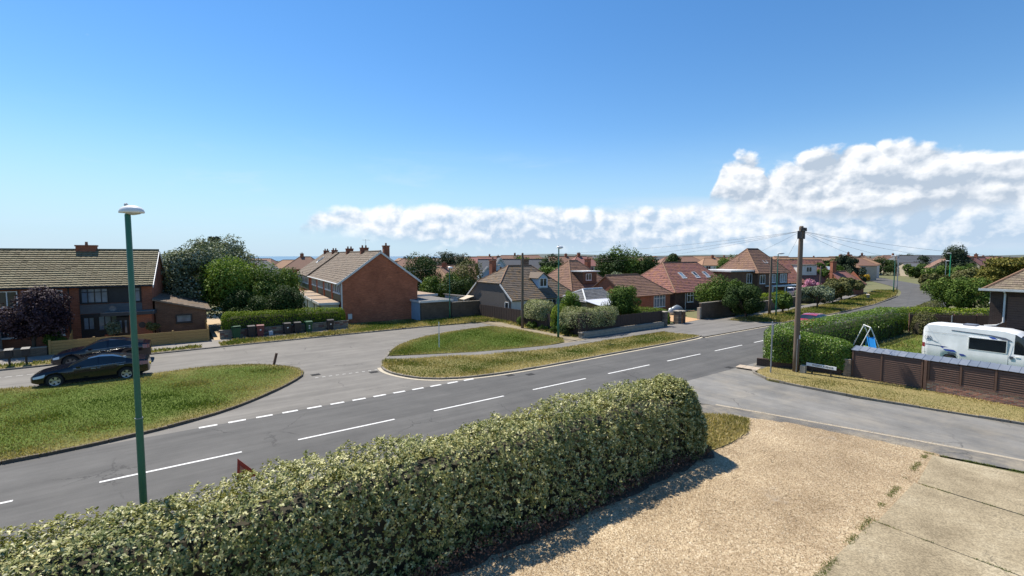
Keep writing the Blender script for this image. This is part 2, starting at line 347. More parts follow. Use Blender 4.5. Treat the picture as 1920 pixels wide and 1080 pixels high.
# gravel
def mk_gravel():
    m, nt, b = newmat('drive_gravel'); b.inputs['Roughness'].default_value = 0.85; b.inputs['Specular IOR Level'].default_value = 0.25
    v = tex(nt, 'Voronoi', 34, 'Object'); c = ramp(nt, v.outputs['Color'], [(0.0, (0.135, 0.096, 0.056)), (0.3, (0.30, 0.222, 0.132)), (0.55, (0.39, 0.30, 0.185)), (0.8, (0.48, 0.39, 0.26)), (1, (0.61, 0.545, 0.42))])
    big = tex(nt, 'Noise', 0.35, 'Object', 7, 0.7); c = mixn(nt, 1.0, c, ramp(nt, big.outputs['Fac'], [(0.34, (0.72, 0.68, 0.64)), (0.66, (1.18, 1.17, 1.16))]), 'MULTIPLY')
    pt = tex(nt, 'Noise', 0.5, 'Object', 8, 0.72); c = mixn(nt, ramp(nt, pt.outputs['Fac'], [(0.6, (0, 0, 0)), (0.72, (0.55,) * 3)]), c, (0.40, 0.36, 0.30))
    nt.links.new(c, b.inputs['Base Color']); bumpn(nt, v.outputs['Distance'], -0.9, 0.02, b); return m
m_gravel = mk_gravel()
m_peb = mk_leaf('pebbles', [(0, (0.145, 0.098, 0.056)), (0.3, (0.325, 0.236, 0.138)), (0.7, (0.43, 0.335, 0.21)), (1, (0.64, 0.57, 0.45))], 0.8, 0.0, 0.3)
def mk_concrete():
    m, nt, b = newmat('old_concrete'); b.inputs['Roughness'].default_value = 0.9; b.inputs['Specular IOR Level'].default_value = 0.2
    n = tex(nt, 'Noise', 0.6, 'Object', 8, 0.72); c = ramp(nt, n.outputs['Fac'], [(0.3, (0.20, 0.16, 0.10)), (0.52, (0.31, 0.255, 0.165)), (0.7, (0.41, 0.35, 0.24))])
    f = tex(nt, 'Noise', 22, 'Object', 5, 0.75); c = mixn(nt, 0.6, c, mixn(nt, 1.0, c, ramp(nt, f.outputs['Fac'], [(0.36, (0.35,) * 3), (0.62, (1.5,) * 3)]), 'MULTIPLY'))
    v = tex(nt, 'Voronoi', 0.55, 'Object'); v.feature = 'DISTANCE_TO_EDGE'
    w = tex(nt, 'Noise', 2.2, 'Object', 6, 0.7); ad = nt.nodes.new('ShaderNodeVectorMath'); ad.operation = 'MULTIPLY_ADD'; tc = nt.nodes.new('ShaderNodeTexCoord')
    nt.links.new(w.outputs['Color'], ad.inputs[0]); ad.inputs[1].default_value = (0.8,) * 3; nt.links.new(tc.outputs['Object'], ad.inputs[2]); nt.links.new(ad.outputs[0], v.inputs['Vector'])
    mk_ = tex(nt, 'Noise', 0.3, 'Object', 2); lt = nt.nodes.new('ShaderNodeMath'); lt.operation = 'LESS_THAN'; lt.inputs[1].default_value = 0.007; nt.links.new(v.outputs['Distance'], lt.inputs[0])
    ml = nt.nodes.new('ShaderNodeMath'); ml.operation = 'MULTIPLY'; nt.links.new(lt.outputs[0], ml.inputs[0]); nt.links.new(ramp(nt, mk_.outputs['Fac'], [(0.47, (0, 0, 0)), (0.55, (0.8,) * 3)]), ml.inputs[1])
    c = mixn(nt, ml.outputs[0], c, (0.10, 0.085, 0.06)); nt.links.new(c, b.inputs['Base Color']); bumpn(nt, f.outputs['Fac'], 0.35, 0.01, b); return m
m_conc = mk_concrete()
m_glass = mk_glass('window_glass'); m_glassb = mk_glass('pale_window_glass', (0.10, 0.13, 0.16), 0.06)
m_upvc = mk('white_window_frame', (0.78, 0.78, 0.76), (0.68, 0.68, 0.66), 3, 0.45)
m_black = mk('black_paint', (0.014, 0.014, 0.016), (0.025, 0.025, 0.028), 3, 0.5)
m_brickr = mk_brick('red_brick', (0.40, 0.13, 0.07), (0.29, 0.095, 0.055), (0.32, 0.19, 0.13))
m_brickg = mk_brick('gable_brick', (0.56, 0.17, 0.085), (0.40, 0.115, 0.062), (0.45, 0.23, 0.14))
m_brickb = mk_brick('brown_brick', (0.20, 0.105, 0.065), (0.145, 0.08, 0.052), (0.2, 0.15, 0.11))
m_brickd = mk_brick('dark_brick', (0.085, 0.055, 0.045), (0.06, 0.042, 0.036), (0.12, 0.095, 0.08))
m_bricky = mk_brick('grey_brick', (0.17, 0.125, 0.09), (0.125, 0.095, 0.072), (0.19, 0.16, 0.125))
m_stone = mk_brick('rough_stone', (0.30, 0.26, 0.215), (0.20, 0.14, 0.115), (0.15, 0.125, 0.10), 0.42, 0.2, 0.02, 0.45)
m_slate = mk('slate_cladding', (0.13, 0.135, 0.14), (0.09, 0.093, 0.098), 2.5, 0.7, coord='UV', vscale=(1, 6, 1))
m_timber = mk('weathered_timber', (0.15, 0.13, 0.115), (0.09, 0.08, 0.072), 3, 0.8, coord='UV', vscale=(1, 8, 1))
m_brownf = mk('brown_stained_wood', (0.16, 0.09, 0.062), (0.10, 0.058, 0.042), 2.5, 0.75, vscale=(1, 1, 5), fine=25)
m_darkf = mk('dark_fence_wood', (0.062, 0.042, 0.034), (0.04, 0.028, 0.024), 2.5, 0.8, vscale=(1, 1, 5), fine=25)
m_newwood = mk('new_timber', (0.40, 0.255, 0.09), (0.30, 0.175, 0.06), 2.2, 0.75, vscale=(1, 1, 6), fine=20)
m_felt = mk('roof_felt', (0.13, 0.125, 0.12), (0.2, 0.18, 0.15), 1.2, 0.9, fine=10)
m_felt2 = mk('sandy_flat_roof', (0.36, 0.27, 0.19), (0.27, 0.2, 0.14), 1.2, 0.9, fine=10)
m_fascia = mk('white_fascia', (0.7, 0.7, 0.68), (0.55, 0.55, 0.53), 2, 0.5)
m_render = mk('white_render', (0.68, 0.66, 0.62), (0.55, 0.53, 0.5), 1.0, 0.85)
m_cream = mk('cream_render', (0.55, 0.47, 0.35), (0.45, 0.38, 0.29), 1.0, 0.85)
m_paleblue = mk('pale_blue_boards', (0.42, 0.52, 0.62), (0.36, 0.46, 0.56), 1.0, 0.7, coord='UV', vscale=(0.4, 9, 1))
m_t_left = mk_tile('tile_buff', (0.17, 0.145, 0.085), (0.22, 0.185, 0.115), (0.27, 0.24, 0.15), 0.62)
m_t_terr = mk_tile('tile_tan', (0.155, 0.122, 0.092), (0.195, 0.15, 0.112), (0.26, 0.21, 0.15), 0.66)
m_t_grey = mk_tile('tile_greybrown', (0.135, 0.108, 0.084), (0.165, 0.13, 0.10), (0.27, 0.165, 0.07), 0.70)
m_t_brown = mk_tile('tile_brown', (0.185, 0.108, 0.08), (0.225, 0.13, 0.095), (0.29, 0.17, 0.09), 0.66)
m_t_red = mk_tile('tile_red', (0.225, 0.105, 0.092), (0.26, 0.122, 0.105), (0.40, 0.19, 0.085), 0.70)
m_t_oran = mk_tile('tile_orange', (0.28, 0.165, 0.10), (0.32, 0.19, 0.12), (0.34, 0.22, 0.12), 0.62)
m_t_dark = mk_tile('tile_slate', (0.10, 0.105, 0.115), (0.135, 0.14, 0.15), (0.2, 0.2, 0.19), 0.75)
m_t_right = mk_tile('tile_weathered', (0.15, 0.115, 0.092), (0.195, 0.15, 0.118), (0.3, 0.25, 0.16), 0.6)
m_ridge = mk('ridge_tile', (0.27, 0.155, 0.09), (0.2, 0.12, 0.08), 2, 0.85)
m_lampg = mk_paint('green_column_paint', (0.012, 0.11, 0.062), 0.4, 0.15)
m_lampw = mk_paint('lantern_white', (0.72, 0.72, 0.70), 0.45, 0.1)
m_bowl = mk_glass('lantern_bowl', (0.35, 0.36, 0.36), 0.2)
m_pole = mk('weathered_pole', (0.17, 0.125, 0.09), (0.105, 0.08, 0.06), 3, 0.85, vscale=(6, 6, 0.5), fine=30)
m_steel = mk('galvanised_steel', (0.33, 0.35, 0.36), (0.24, 0.25, 0.26), 4, 0.5, metallic=0.4)
m_wire = mk('cable', (0.03, 0.03, 0.033), None, 3, 0.6)
m_bark = mk('bark', (0.10, 0.075, 0.055), (0.055, 0.042, 0.032), 4, 0.95, bump=0.5, vscale=(5, 5, 1))
# foliage
m_lf_var = mk_leaf('variegated_leaves', [(0, (0.04, 0.065, 0.015)), (0.25, (0.10, 0.13, 0.03)), (0.5, (0.245, 0.255, 0.08)), (0.78, (0.43, 0.415, 0.165)), (1, (0.62, 0.585, 0.31))], 0.5, 0.15, 0.35, 0.6, (0.07, 0.12, 0.025))
m_lf_var2 = mk_leaf('pale_variegated_leaves', [(0, (0.06, 0.09, 0.025)), (0.4, (0.20, 0.235, 0.09)), (0.8, (0.45, 0.445, 0.235)), (1, (0.62, 0.60, 0.38))], 0.5, 0.15)
m_lf_privet = mk_leaf('bright_hedge_leaves', [(0, (0.045, 0.10, 0.010)), (0.4, (0.095, 0.18, 0.016)), (0.8, (0.17, 0.26, 0.028)), (1, (0.26, 0.31, 0.05))], 0.4, 0.2, 0.4)
m_lf_laurel = mk_leaf('yellow_green_hedge_leaves', [(0, (0.055, 0.10, 0.008)), (0.4, (0.13, 0.20, 0.014)), (0.8, (0.24, 0.30, 0.022)), (1, (0.33, 0.36, 0.05))], 0.45, 0.22)
m_lf_mid = mk_leaf('mid_green_leaves', [(0, (0.03, 0.06, 0.011)), (0.45, (0.075, 0.13, 0.023)), (0.85, (0.14, 0.205, 0.04)), (1, (0.21, 0.27, 0.07))], 0.5, 0.2)
m_lf_dark = mk_leaf('dark_green_leaves', [(0, (0.015, 0.032, 0.010)), (0.5, (0.035, 0.066, 0.017)), (0.9, (0.07, 0.11, 0.03)), (1, (0.11, 0.15, 0.05))], 0.5, 0.15)
m_lf_silver = mk_leaf('silver_green_leaves', [(0, (0.06, 0.085, 0.045)), (0.4, (0.13, 0.165, 0.095)), (0.8, (0.25, 0.285, 0.19)), (1, (0.42, 0.45, 0.36))], 0.55, 0.15)
m_lf_light = mk_leaf('light_green_leaves', [(0, (0.055, 0.105, 0.014)), (0.45, (0.125, 0.205, 0.03)), (0.85, (0.22, 0.30, 0.055)), (1, (0.30, 0.36, 0.10))], 0.5, 0.25)
m_lf_olive = mk_leaf('olive_leaves', [(0, (0.055, 0.065, 0.022)), (0.45, (0.12, 0.13, 0.045)), (0.85, (0.2, 0.19, 0.075)), (1, (0.27, 0.24, 0.12))], 0.55, 0.15)
m_lf_purple = mk_leaf('purple_leaves', [(0, (0.018, 0.010, 0.015)), (0.45, (0.045, 0.027, 0.038)), (0.85, (0.095, 0.065, 0.08)), (1, (0.18, 0.14, 0.165))], 0.45, 0.12)
m_lf_pine = mk_leaf('pine_needles', [(0, (0.02, 0.032, 0.018)), (0.5, (0.04, 0.06, 0.03)), (1, (0.08, 0.105, 0.06))], 0.6, 0.08)
m_lf_gold = mk_leaf('golden_conifer_sprays', [(0, (0.05, 0.06, 0.012)), (0.5, (0.14, 0.14, 0.028)), (1, (0.27, 0.22, 0.05))], 0.6, 0.12)
m_lf_pink = mk_leaf('pink_blossom', [(0, (0.45, 0.15, 0.28)), (0.5, (0.62, 0.28, 0.42)), (1, (0.75, 0.5, 0.58))], 0.6, 0.2)
m_lf_red = mk_leaf('reddish_leaves', [(0, (0.06, 0.03, 0.025)), (0.5, (0.13, 0.07, 0.05)), (1, (0.2, 0.13, 0.09))], 0.6, 0.15)
m_core = mk('dark_twig_core', (0.05, 0.042, 0.026), (0.03, 0.028, 0.016), 6, 0.95)  # dark twig brown for the filler core inside the hedges

# ------------------------------------------------------------------ numpy scatter helpers
def soup(name, verts, nper, mat, parent=None, rnd=None, tri=False):
    """many loose faces with nper vertices each, as one mesh"""
    n = len(verts) // nper; me = bpy.data.meshes.new(name)
    me.vertices.add(len(verts)); me.vertices.foreach_set('co', np.asarray(verts, np.float32).ravel())
    me.loops.add(n * nper); me.loops.foreach_set('vertex_index', np.arange(n * nper, dtype=np.int32))
    me.polygons.add(n); me.polygons.foreach_set('loop_start', np.arange(0, n * nper, nper, dtype=np.int32))
    me.update(calc_edges=True); me.materials.append(mat)
    if rnd is not None:
        a = me.attributes.new('rnd', 'FLOAT', 'FACE'); a.data.foreach_set('value', np.asarray(rnd, np.float32))
    me.validate()
    o = bpy.data.objects.new(name, me); col.objects.link(o)
    if parent is not None: o.parent = parent
    return o
def unit(v): return v / np.maximum(np.linalg.norm(v, axis=1, keepdims=True), 1e-6)
def leaf_soup(name, p, nrm, size, mat, parent=None, aspect=0.5, tilt=0.75, fold=0.22, up=0.25, droop=0.0, rnd=None):
    n = len(p); nrm = unit(nrm + rng.normal(0, tilt, (n, 3)) * 0.6 + np.array([0, 0, up]))
    d = unit(np.cross(nrm, unit(rng.normal(0, 1, (n, 3))))); d[:, 2] -= droop; d = unit(d)
    side = unit(np.cross(nrm, d)); L = size * rng.uniform(0.65, 1.35, (n, 1)); W = L * aspect * 0.5
    base = p - d * L * 0.5; tip = p + d * L * 0.5; lift = nrm * L * fold
    V = np.empty((n, 4, 3)); V[:, 0] = base; V[:, 1] = p + side * W + lift * 0.5; V[:, 2] = tip - lift * 0.3; V[:, 3] = p - side * W + lift * 0.5
    if rnd is None: rnd = np.clip(rng.normal(0.5, 0.24, n), 0, 1)
    return soup(name, V.reshape(-1, 3), 4, mat, parent, rnd)
class Wob:
    def __init__(s, k=1.5, m=6): s.k = rng.normal(0, k, (m, 3)); s.f = rng.uniform(0, 6.28, m)
    def __call__(s, p): return np.sin(p @ s.k.T + s.f).mean(axis=1)
def inpoly(x, y, poly):
    ins = np.zeros(len(x), bool); n = len(poly)
    for i in range(n):
        x0, y0 = poly[i]; x1, y1 = poly[(i + 1) % n]
        c = ((y0 > y) != (y1 > y)) & (x < (x1 - x0) * (y - y0) / (y1 - y0 + 1e-12) + x0); ins ^= c
    return ins
def edgedist(x, y, poly):
    dm = np.full(len(x), 1e9); n = len(poly)
    for i in range(n):
        ax, ay = poly[i]; bx, by = poly[(i + 1) % n]; dx, dy = bx - ax, by - ay
        k = np.clip(((x - ax) * dx + (y - ay) * dy) / (dx * dx + dy * dy + 1e-12), 0, 1)
        dm = np.minimum(dm, np.hypot(x - ax - k * dx, y - ay - k * dy))
    return dm
def resample(pts, step):
    out = []
    for (a, b) in zip(pts, pts[1:] + pts[:1]):
        l = math.dist(a, b); k = max(1, int(l / step))
        out += [(a[0] + (b[0] - a[0]) * i / k, a[1] + (b[1] - a[1]) * i / k) for i in range(k)]
    return out
def smooth_open(pts, it=2):
    for _ in range(it):
        q = [pts[0]]
        for a, b in zip(pts, pts[1:]):
            q += [(0.75 * a[0] + 0.25 * b[0], 0.75 * a[1] + 0.25 * b[1]), (0.25 * a[0] + 0.75 * b[0], 0.25 * a[1] + 0.75 * b[1])]
        q.append(pts[-1]); pts = q
    return pts
OA = (ORG.x, ORG.y, 0)
def st_obj(name, mb, mats, z=0.0, kind='structure', parent=None, **kw):
    """mesh laid out in street coordinates (s, t, z)"""
    o = mb.build(name, mats, parent, (ORG.x, ORG.y, z), A, **kw)
    if kind: o['kind'] = kind
    return o
def sheet(name, poly, z, mat, kind='structure'):
    mb = MB(); mb.poly([(p[0], p[1], 0) for p in poly]); return st_obj(name, mb, mat, z, kind)
def ribbon_pts(line, w0, w1=None):
    """left and right offset points of a polyline at offsets w0 and w1"""
    out0, out1 = [], []; n = len(line)
    for i, p in enumerate(line):
        a = line[max(i - 1, 0)]; b = line[min(i + 1, n - 1)]; dx, dy = b[0] - a[0], b[1] - a[1]; l = math.hypot(dx, dy) or 1
        nx, ny = -dy / l, dx / l
        out0.append((p[0] + nx * w0, p[1] + ny * w0)); out1.append((p[0] + nx * w1, p[1] + ny * w1))
    return out0, out1
def ribbon(mb, line, w0, w1, z=0.0, mi=0):
    a, b = ribbon_pts(line, w0, w1)
    for i in range(len(line) - 1):
        mb.poly([(*a[i], z), (*b[i], z), (*b[i + 1], z), (*a[i + 1], z)][::-1] if w0 < w1 else [(*a[i], z), (*b[i], z), (*b[i + 1], z), (*a[i + 1], z)], mi)
def green(name, label_mat, poly, z=0.10, ring=1.3, edge=0.6, blades=0, bh=0.10, drybias=0.0, kind='structure'):
    """a raised lawn: outer ring dry, skirt down to the road, plus a blade soup"""
    pts = resample(poly, 0.6); n = len(pts); ar = sum(pts[i][0] * pts[(i + 1) % n][1] - pts[(i + 1) % n][0] * pts[i][1] for i in range(n))
    if ar < 0: pts = pts[::-1]; poly = poly[::-1]
    from mathutils.geometry import delaunay_2d_cdt
    arr = np.array(pts); lo, hi = arr.min(0), arr.max(0); sp_ = max(0.6, math.sqrt((hi[0] - lo[0]) * (hi[1] - lo[1]) / 1500))
    gx, gy = np.meshgrid(np.arange(lo[0], hi[0], sp_), np.arange(lo[1], hi[1], sp_)); gx = gx.ravel() + rng.uniform(-0.15, 0.15, gx.size); gy = gy.ravel() + rng.uniform(-0.15, 0.15, gy.size)
    k = inpoly(gx, gy, pts); gx, gy = gx[k], gy[k]; k = edgedist(gx, gy, pts) > 0.3; gx, gy = gx[k], gy[k]
    vin = [Vector(p) for p in pts] + [Vector(p) for p in zip(gx.tolist(), gy.tolist())]
    vo, eo, fo = delaunay_2d_cdt(vin, [(i, (i + 1) % n) for i in range(n)], [], 1, 1e-4)[:3]
    vx = np.array([v.x for v in vo]); vy_ = np.array([v.y for v in vo]); ed = edgedist(vx, vy_, pts); zz = 0.02 * np.clip(ed / 0.5, 0, 1) + 0.012 * Wob(0.8, 5)(np.stack([vx, vy_, 0 * vx], 1)) * np.clip(ed, 0, 1)
    mb = MB(); mb.mesh([(x, y, h) for x, y, h in zip(vx, vy_, zz)], [tuple(f) for f in fo])
    nv = len(mb.v); mb.mesh([(x, y, -z - 0.02) for x, y in pts] + [(x, y, 0) for x, y in pts], [(i, (i + 1) % n, n + (i + 1) % n, n + i) for i in range(n)])
    o = st_obj(name, mb, label_mat, z, kind)
    at_ = o.data.attributes.new('dry', 'FLOAT', 'POINT'); at_.data.foreach_set('value', list(drybias + edge * np.exp(-ed / (ring * 0.6))) + [edge] * (2 * n))
    if blades:
        a = np.array(poly); lo, hi = a.min(0), a.max(0); m_ = int(blades * (hi[0] - lo[0]) * (hi[1] - lo[1]))
        x = rng.uniform(lo[0], hi[0], m_); y = rng.uniform(lo[1], hi[1], m_); k = inpoly(x, y, poly); k |= edgedist(x, y, poly) < np.abs(rng.normal(0, 0.05, m_)); x, y = x[k], y[k]
        ed = edgedist(x, y, poly); wob = Wob(0.9, 7); pz = np.stack([x, y, np.zeros_like(x)], 1)
        dry = np.clip(0.36 + drybias * 0.6 + 0.5 * wob(pz) + edge * 0.65 * np.exp(-ed / (ring * 0.7)) + rng.normal(0, 0.13, len(x)), 0, 1)
        hh = bh * rng.uniform(0.4, 1.5, len(x)) * (1 + 0.9 * np.clip(Wob(1.3, 6)(pz), 0, 1)); th = rng.uniform(0, 6.28, len(x)); w = hh * rng.uniform(0.16, 0.32, len(x))
        lean = rng.normal(0, 0.45, (len(x), 2)) * hh[:, None]
        V = np.empty((len(x), 3, 3)); V[:, 0] = np.stack([x - np.cos(th) * w, y - np.sin(th) * w, 0 * x], 1); V[:, 1] = np.stack([x + np.cos(th) * w, y + np.sin(th) * w, 0 * x], 1)
        V[:, 2] = np.stack([x + lean[:, 0], y + lean[:, 1], hh], 1)
        g = soup('grass', V.reshape(-1, 3), 3, m_blade, None, dry); g.location = (ORG.x, ORG.y, z + 0.012); g.rotation_euler = (0, 0, A)
        tag(g, kind='stuff'); GRASS.append((g, name))
    return o
GRASS = []
def kerb(name, line, h=0.11, w=0.13, mat=None, step=0.92, z0=-0.02):
    """kerb stones along a line, small joints between them"""
    mb = MB(); pl = []
    acc = 0.0
    dense = []
    for a, b in zip(line, line[1:]):
        k = max(1, int(math.dist(a, b) / 0.15)); dense += [(a[0] + (b[0] - a[0]) * i / k, a[1] + (b[1] - a[1]) * i / k) for i in range(k)]
    dense.append(line[-1]); a_, b_ = ribbon_pts(dense, -w / 2, w / 2); per = max(2, int(step / 0.15)); i = 0
    while i < len(dense) - 1:
        j = min(i + per, len(dense) - 1); dz = random.uniform(-0.012, 0.012)
        p = [a_[i], a_[j], b_[j], b_[i]]; f = 0.012
        def lerp(u, v, k): return (u[0] + (v[0] - u[0]) * k, u[1] + (v[1] - u[1]) * k)
        q = [lerp(p[0], p[1], f), lerp(p[1], p[0], f), lerp(p[2], p[3], f), lerp(p[3], p[2], f)]
        mb.prism(q, z0, h + dz); i = j
    return st_obj(name, mb, mat or m_kerb)

# ------------------------------------------------------------------ ground, sea, roads
mb = MB(); mb.poly([(1600 * math.cos(2 * math.pi * k / 64), 1600 * math.sin(2 * math.pi * k / 64), 0) for k in range(64)]); g = mb.build('ground', m_ground, None, (0, 60, -0.05)); g['kind'] = 'structure'
mb = MB(); mb.poly([(-6000, 640, 0), (-120, 640, 0), (260, 900, 0), (700, 1700, 0), (1500, 9000, 0), (-6000, 9000, 0)]); g = mb.build('sea', m_sea, None, (0, 0, 0.3)); g['kind'] = 'structure'
mb = MB(); hx = np.linspace(-200, 2600, 60)
for i in range(59):
    h0, h1 = [4 + 7 * abs(math.sin(x * 0.0021 + 1)) + 3 * math.sin(x * 0.011) for x in hx[i:i + 2]]
    mb.poly([(hx[i], 1500, -2), (hx[i + 1], 1500, -2), (hx[i + 1], 1580, h1), (hx[i], 1580, h0)]); mb.poly([(hx[i], 1580, h0), (hx[i + 1], 1580, h1), (hx[i + 1], 2100, -2), (hx[i], 2100, -2)])
g = mb.build('hills', mk('far_hill', (0.075, 0.105, 0.10), (0.12, 0.13, 0.11), 0.01, 0.95), None, (0, 0, 0)); g['kind'] = 'structure'

sheet('service_road', [(-40, 3.5), (7, 3.5), (8, 6), (12, 16), (20.3, 18.8), (20.4, 21.5), (19.3, 22.6), (15, 23.4), (-2, 23.2), (-6, 23.1), (-15, 22.3), (-40, 22.3)], 0.0, m_serv)
MAIN = [(-40, 0)] + [(x, 0) for x in range(-30, 61, 10)] + smooth_open([(60, 0), (85, 2.0), (105, 5.5), (125, 12), (145, 21), (170, 34), (200, 50), (240, 74)], 2)[1:]
mb = MB(); ribbon(mb, MAIN, 3.7, -3.7); st_obj('main_road', mb, m_main, 0.008)
sheet('side_road', [(9.0, -3.5), (24.5, -3.5), (22.4, -4.2), (20.4, -5.0), (19.3, -6.4), (19.5, -10.5), (20.9, -16.2), (23.5, -30), (18.5, -30), (15.8, -16.6), (15.0, -13.6), (12.9, -7.0), (12.0, -5.6), (10.5, -4.4)], 0.002, m_side)
# footway crossing in front of the gravel and the seam of old sand and gravel along it
sheet('footway', [(12.9, -7.0), (15.0, -13.6), (15.8, -16.6), (18.5, -30), (16.8, -30), (14.6, -16.7), (13.9, -14.2), (13.0, -10.2), (11.9, -8.3), (10.8, -7.2), (7, -6.6), (-40, -6.6), (-40, -5.2), (9, -5.2), (11.5, -5.7)], 0.012, m_foot)
mb = MB(); ribbon(mb, smooth_open([(12.95, -7.0), (13.9, -10.0), (15.0, -13.6), (15.85, -16.6), (18.3, -28)], 1), 0.09, -0.09); st_obj('worn_road_edge', mb, mk('sandy_seam', (0.42, 0.35, 0.25), (0.24, 0.22, 0.19), 2.5, 0.9, fine=18), 0.017)

# markings
for k in range(-3, 22):
    a = -3.9 + 5.72 * k; b = a + 3.85; mb = MB()
    if b < 58: mb.poly([(a, -0.06, 0), (b, -0.06, 0), (b, 0.06, 0), (a, 0.06, 0)]); st_obj('centre_line', mb, m_white, 0.013)
for k in range(13):
    a = -6.9 + 1.035 * k; mb = MB(); mb.poly([(a, 3.62, 0), (a + 0.64, 3.62, 0), (a + 0.64, 3.80, 0), (a, 3.80, 0)]); st_obj('give_way_line', mb, m_white, 0.013)
ISLE_EDGE = smooth_open([(3.9, 11.6), (2.9, 9.6), (2.7, 7.9), (3.3, 6.0), (4.3, 4.8), (6.0, 4.0), (8.5, 3.62), (12.4, 3.6), (19, 3.7), (28.0, 3.8), (29.6, 4.2)], 2)
mb = MB(); ribbon(mb, ISLE_EDGE[6:], -0.30, -0.07); st_obj('kerb_channel', mb, m_chan, 0.0125)
mb = MB(); ribbon(mb, [(29.3, 3.62), (41, 3.62), (50, 3.62), (58, 3.6)], -0.07, 0.07); st_obj('kerb_channel', mb, m_chan, 0.0125)
mb = MB()
for i in range(11):
    a = i * 0.5; mb.poly([(-1.1 + 0.38 * i, 9.2 - 0.02 * i, 0), (-0.92 + 0.38 * i, 9.2 - 0.02 * i, 0), (-0.92 + 0.38 * i, 9.32 - 0.02 * i, 0), (-1.1 + 0.38 * i, 9.32 - 0.02 * i, 0)])
st_obj('worn_junction_line', mb, m_faint, 0.004)
mb = MB()
for i in range(9): mb.poly([(-16.5 + 0.45 * i, 19.9 + 0.02 * i, 0), (-16.2 + 0.45 * i, 19.9 + 0.02 * i, 0), (-16.2 + 0.45 * i, 20.02 + 0.02 * i, 0), (-16.5 + 0.45 * i, 20.02 + 0.02 * i, 0)])
mb.poly([(-16.6, 19.9, 0), (-16.45, 19.9, 0), (-16.3, 20.9, 0), (-16.45, 20.9, 0)])
st_obj('worn_bay_line', mb, m_faint, 0.004)
# drain covers
for s_, t_, lb in ((2.1, 8.6, 'iron drain cover beside the rounded kerb of the island green'), (-0.9, 10.0, 'iron drain cover beside the tip of the left green'), (20.6, -3.4, 'iron drain cover in the road mouth before the corner paving'), (9.4, 2.6, 'iron drain cover in the main road below the island verge'), (8.3, 3.15, 'iron drain cover against the island verge channel')):
    mb = MB(); mb.box(-0.25, 0.25, -0.2, 0.2, -0.01, 0.006)
    for k in range(6): mb.box(-0.22, 0.22, -0.17 + k * 0.06, -0.145 + k * 0.06, 0.006, 0.012)
    o = mb.build('drain_cover', mk('cast_iron', (0.05, 0.048, 0.045)) if 'cast_iron' not in MATS else MATS['cast_iron'], None, P(s_, t_, 0.009), A)
    tag(o, lb, 'drain cover', 'drain covers in the road')

# greens and verges
LEFTG = smooth_open([(-28, 3.6), (-12.5, 3.55), (-9.8, 3.9), (-7.7, 4.5), (-5.7, 5.5), (-3.9, 7.1), (-2.2, 9.1), (-1.4, 10.5), (-1.4, 11.9), (-2.0, 13.2), (-3.6, 14.9), (-5.8, 15.8), (-8.4, 15.5), (-9.9, 15.3), (-13.6, 15.6), (-16, 16.4), (-28, 17.0)], 1)
green('grass_green', m_green, LEFTG, 0.10, 1.6, 0.75, blades=520, bh=0.05)
kerb('kerb', LEFTG[:22], 0.115, 0.12, m_kerbd)
VERGE_S = ISLE_EDGE[2:-2] + [(29.2, 4.6), (28.4, 7.1), (21, 7.3), (15.8, 7.1), (10, 8.4), (6, 10.0), (4.4, 10.7)]
green('grass_verge', m_dryv, [(p[0] + 0.08, p[1] + 0.09) for p in VERGE_S], 0.09, 1.2, 0.55, blades=380, bh=0.07, drybias=0.2)
kerb('kerb', ISLE_EDGE, 0.10, 0.13)
NG = [(4.5, 12.2), (5.4, 13.9), (6.6, 15.4), (8.2, 16.9), (10.1, 18), (12.2, 18.7), (14.5, 19.2), (17.8, 19.6), (18.7, 17.5), (18.9, 13), (18.9, 10.3), (17.9, 9.0), (15.8, 8.6), (10, 9.8), (6.8, 11.2)]
green('grass_green', m_green, NG, 0.09, 1.1, 0.55, blades=380, bh=0.065)
sheet('island_base', [(4, 11.6), (3.2, 9), (3.6, 6.3), (6, 4.3), (9, 3.9), (29, 4.1), (36, 8), (36, 10.5), (21, 10.5), (21, 24), (18.5, 22.5), (18.6, 19.5), (14.5, 19.1), (10, 17.9), (6.5, 15.2)], 0.03, m_dirt)
kerb('kerb', smooth_open([(3.9, 11.6), (4.4, 12.3), (5.2, 13.9), (6.4, 15.5), (8.1, 17), (10.1, 18.1), (14.5, 19.3), (18.0, 19.75)], 1), 0.09, 0.12)
mb = MB(); ribbon(mb, smooth_open([(3.8, 11.6), (6, 10.7), (10, 9.1), (15.8, 7.85), (21, 8.1), (30, 8.3), (36, 8.4)], 2), 0.62, -0.62); st_obj('footpath', mb, m_path, 0.075)
sheet('footpath', [(20.2, 8.7), (36, 9.0), (36, 9.9), (32, 9.5), (20.2, 9.6)], 0.072, m_path)
sheet('driveway_apron', [(29.4, 3.75), (44, 3.75), (41.5, 6.2), (40.6, 10.4), (32.4, 9.4), (28.6, 7.2)], 0.07, m_path)
sheet('dirt_path', [(18.6, 9.0), (20.3, 9.3), (20.0, 16), (20.6, 23.5), (19.0, 23.0), (18.8, 17)], 0.05, m_dirt)
green('grass_verge', m_dryv, [(20.1, 10.2), (21, 10.2), (21.2, 24), (20.3, 23.0), (19.9, 16)], 0.06, 0.4, 0.6, blades=60, bh=0.16)
green('grass_verge', m_dryv, [(13.0, 23.2), (17.5, 22.9), (19.6, 22.3), (20.5, 21.2), (20.8, 19.9), (19.2, 20.0), (20.9, 23), (21.6, 25.6), (20.6, 26.8), (13.0, 26.9)][:5] + [(20.9, 23), (21.6, 25.6), (20.6, 26.8), (13.0, 26.9)], 0.10, 0.8, 0.45, blades=200, bh=0.14, drybias=0.1)
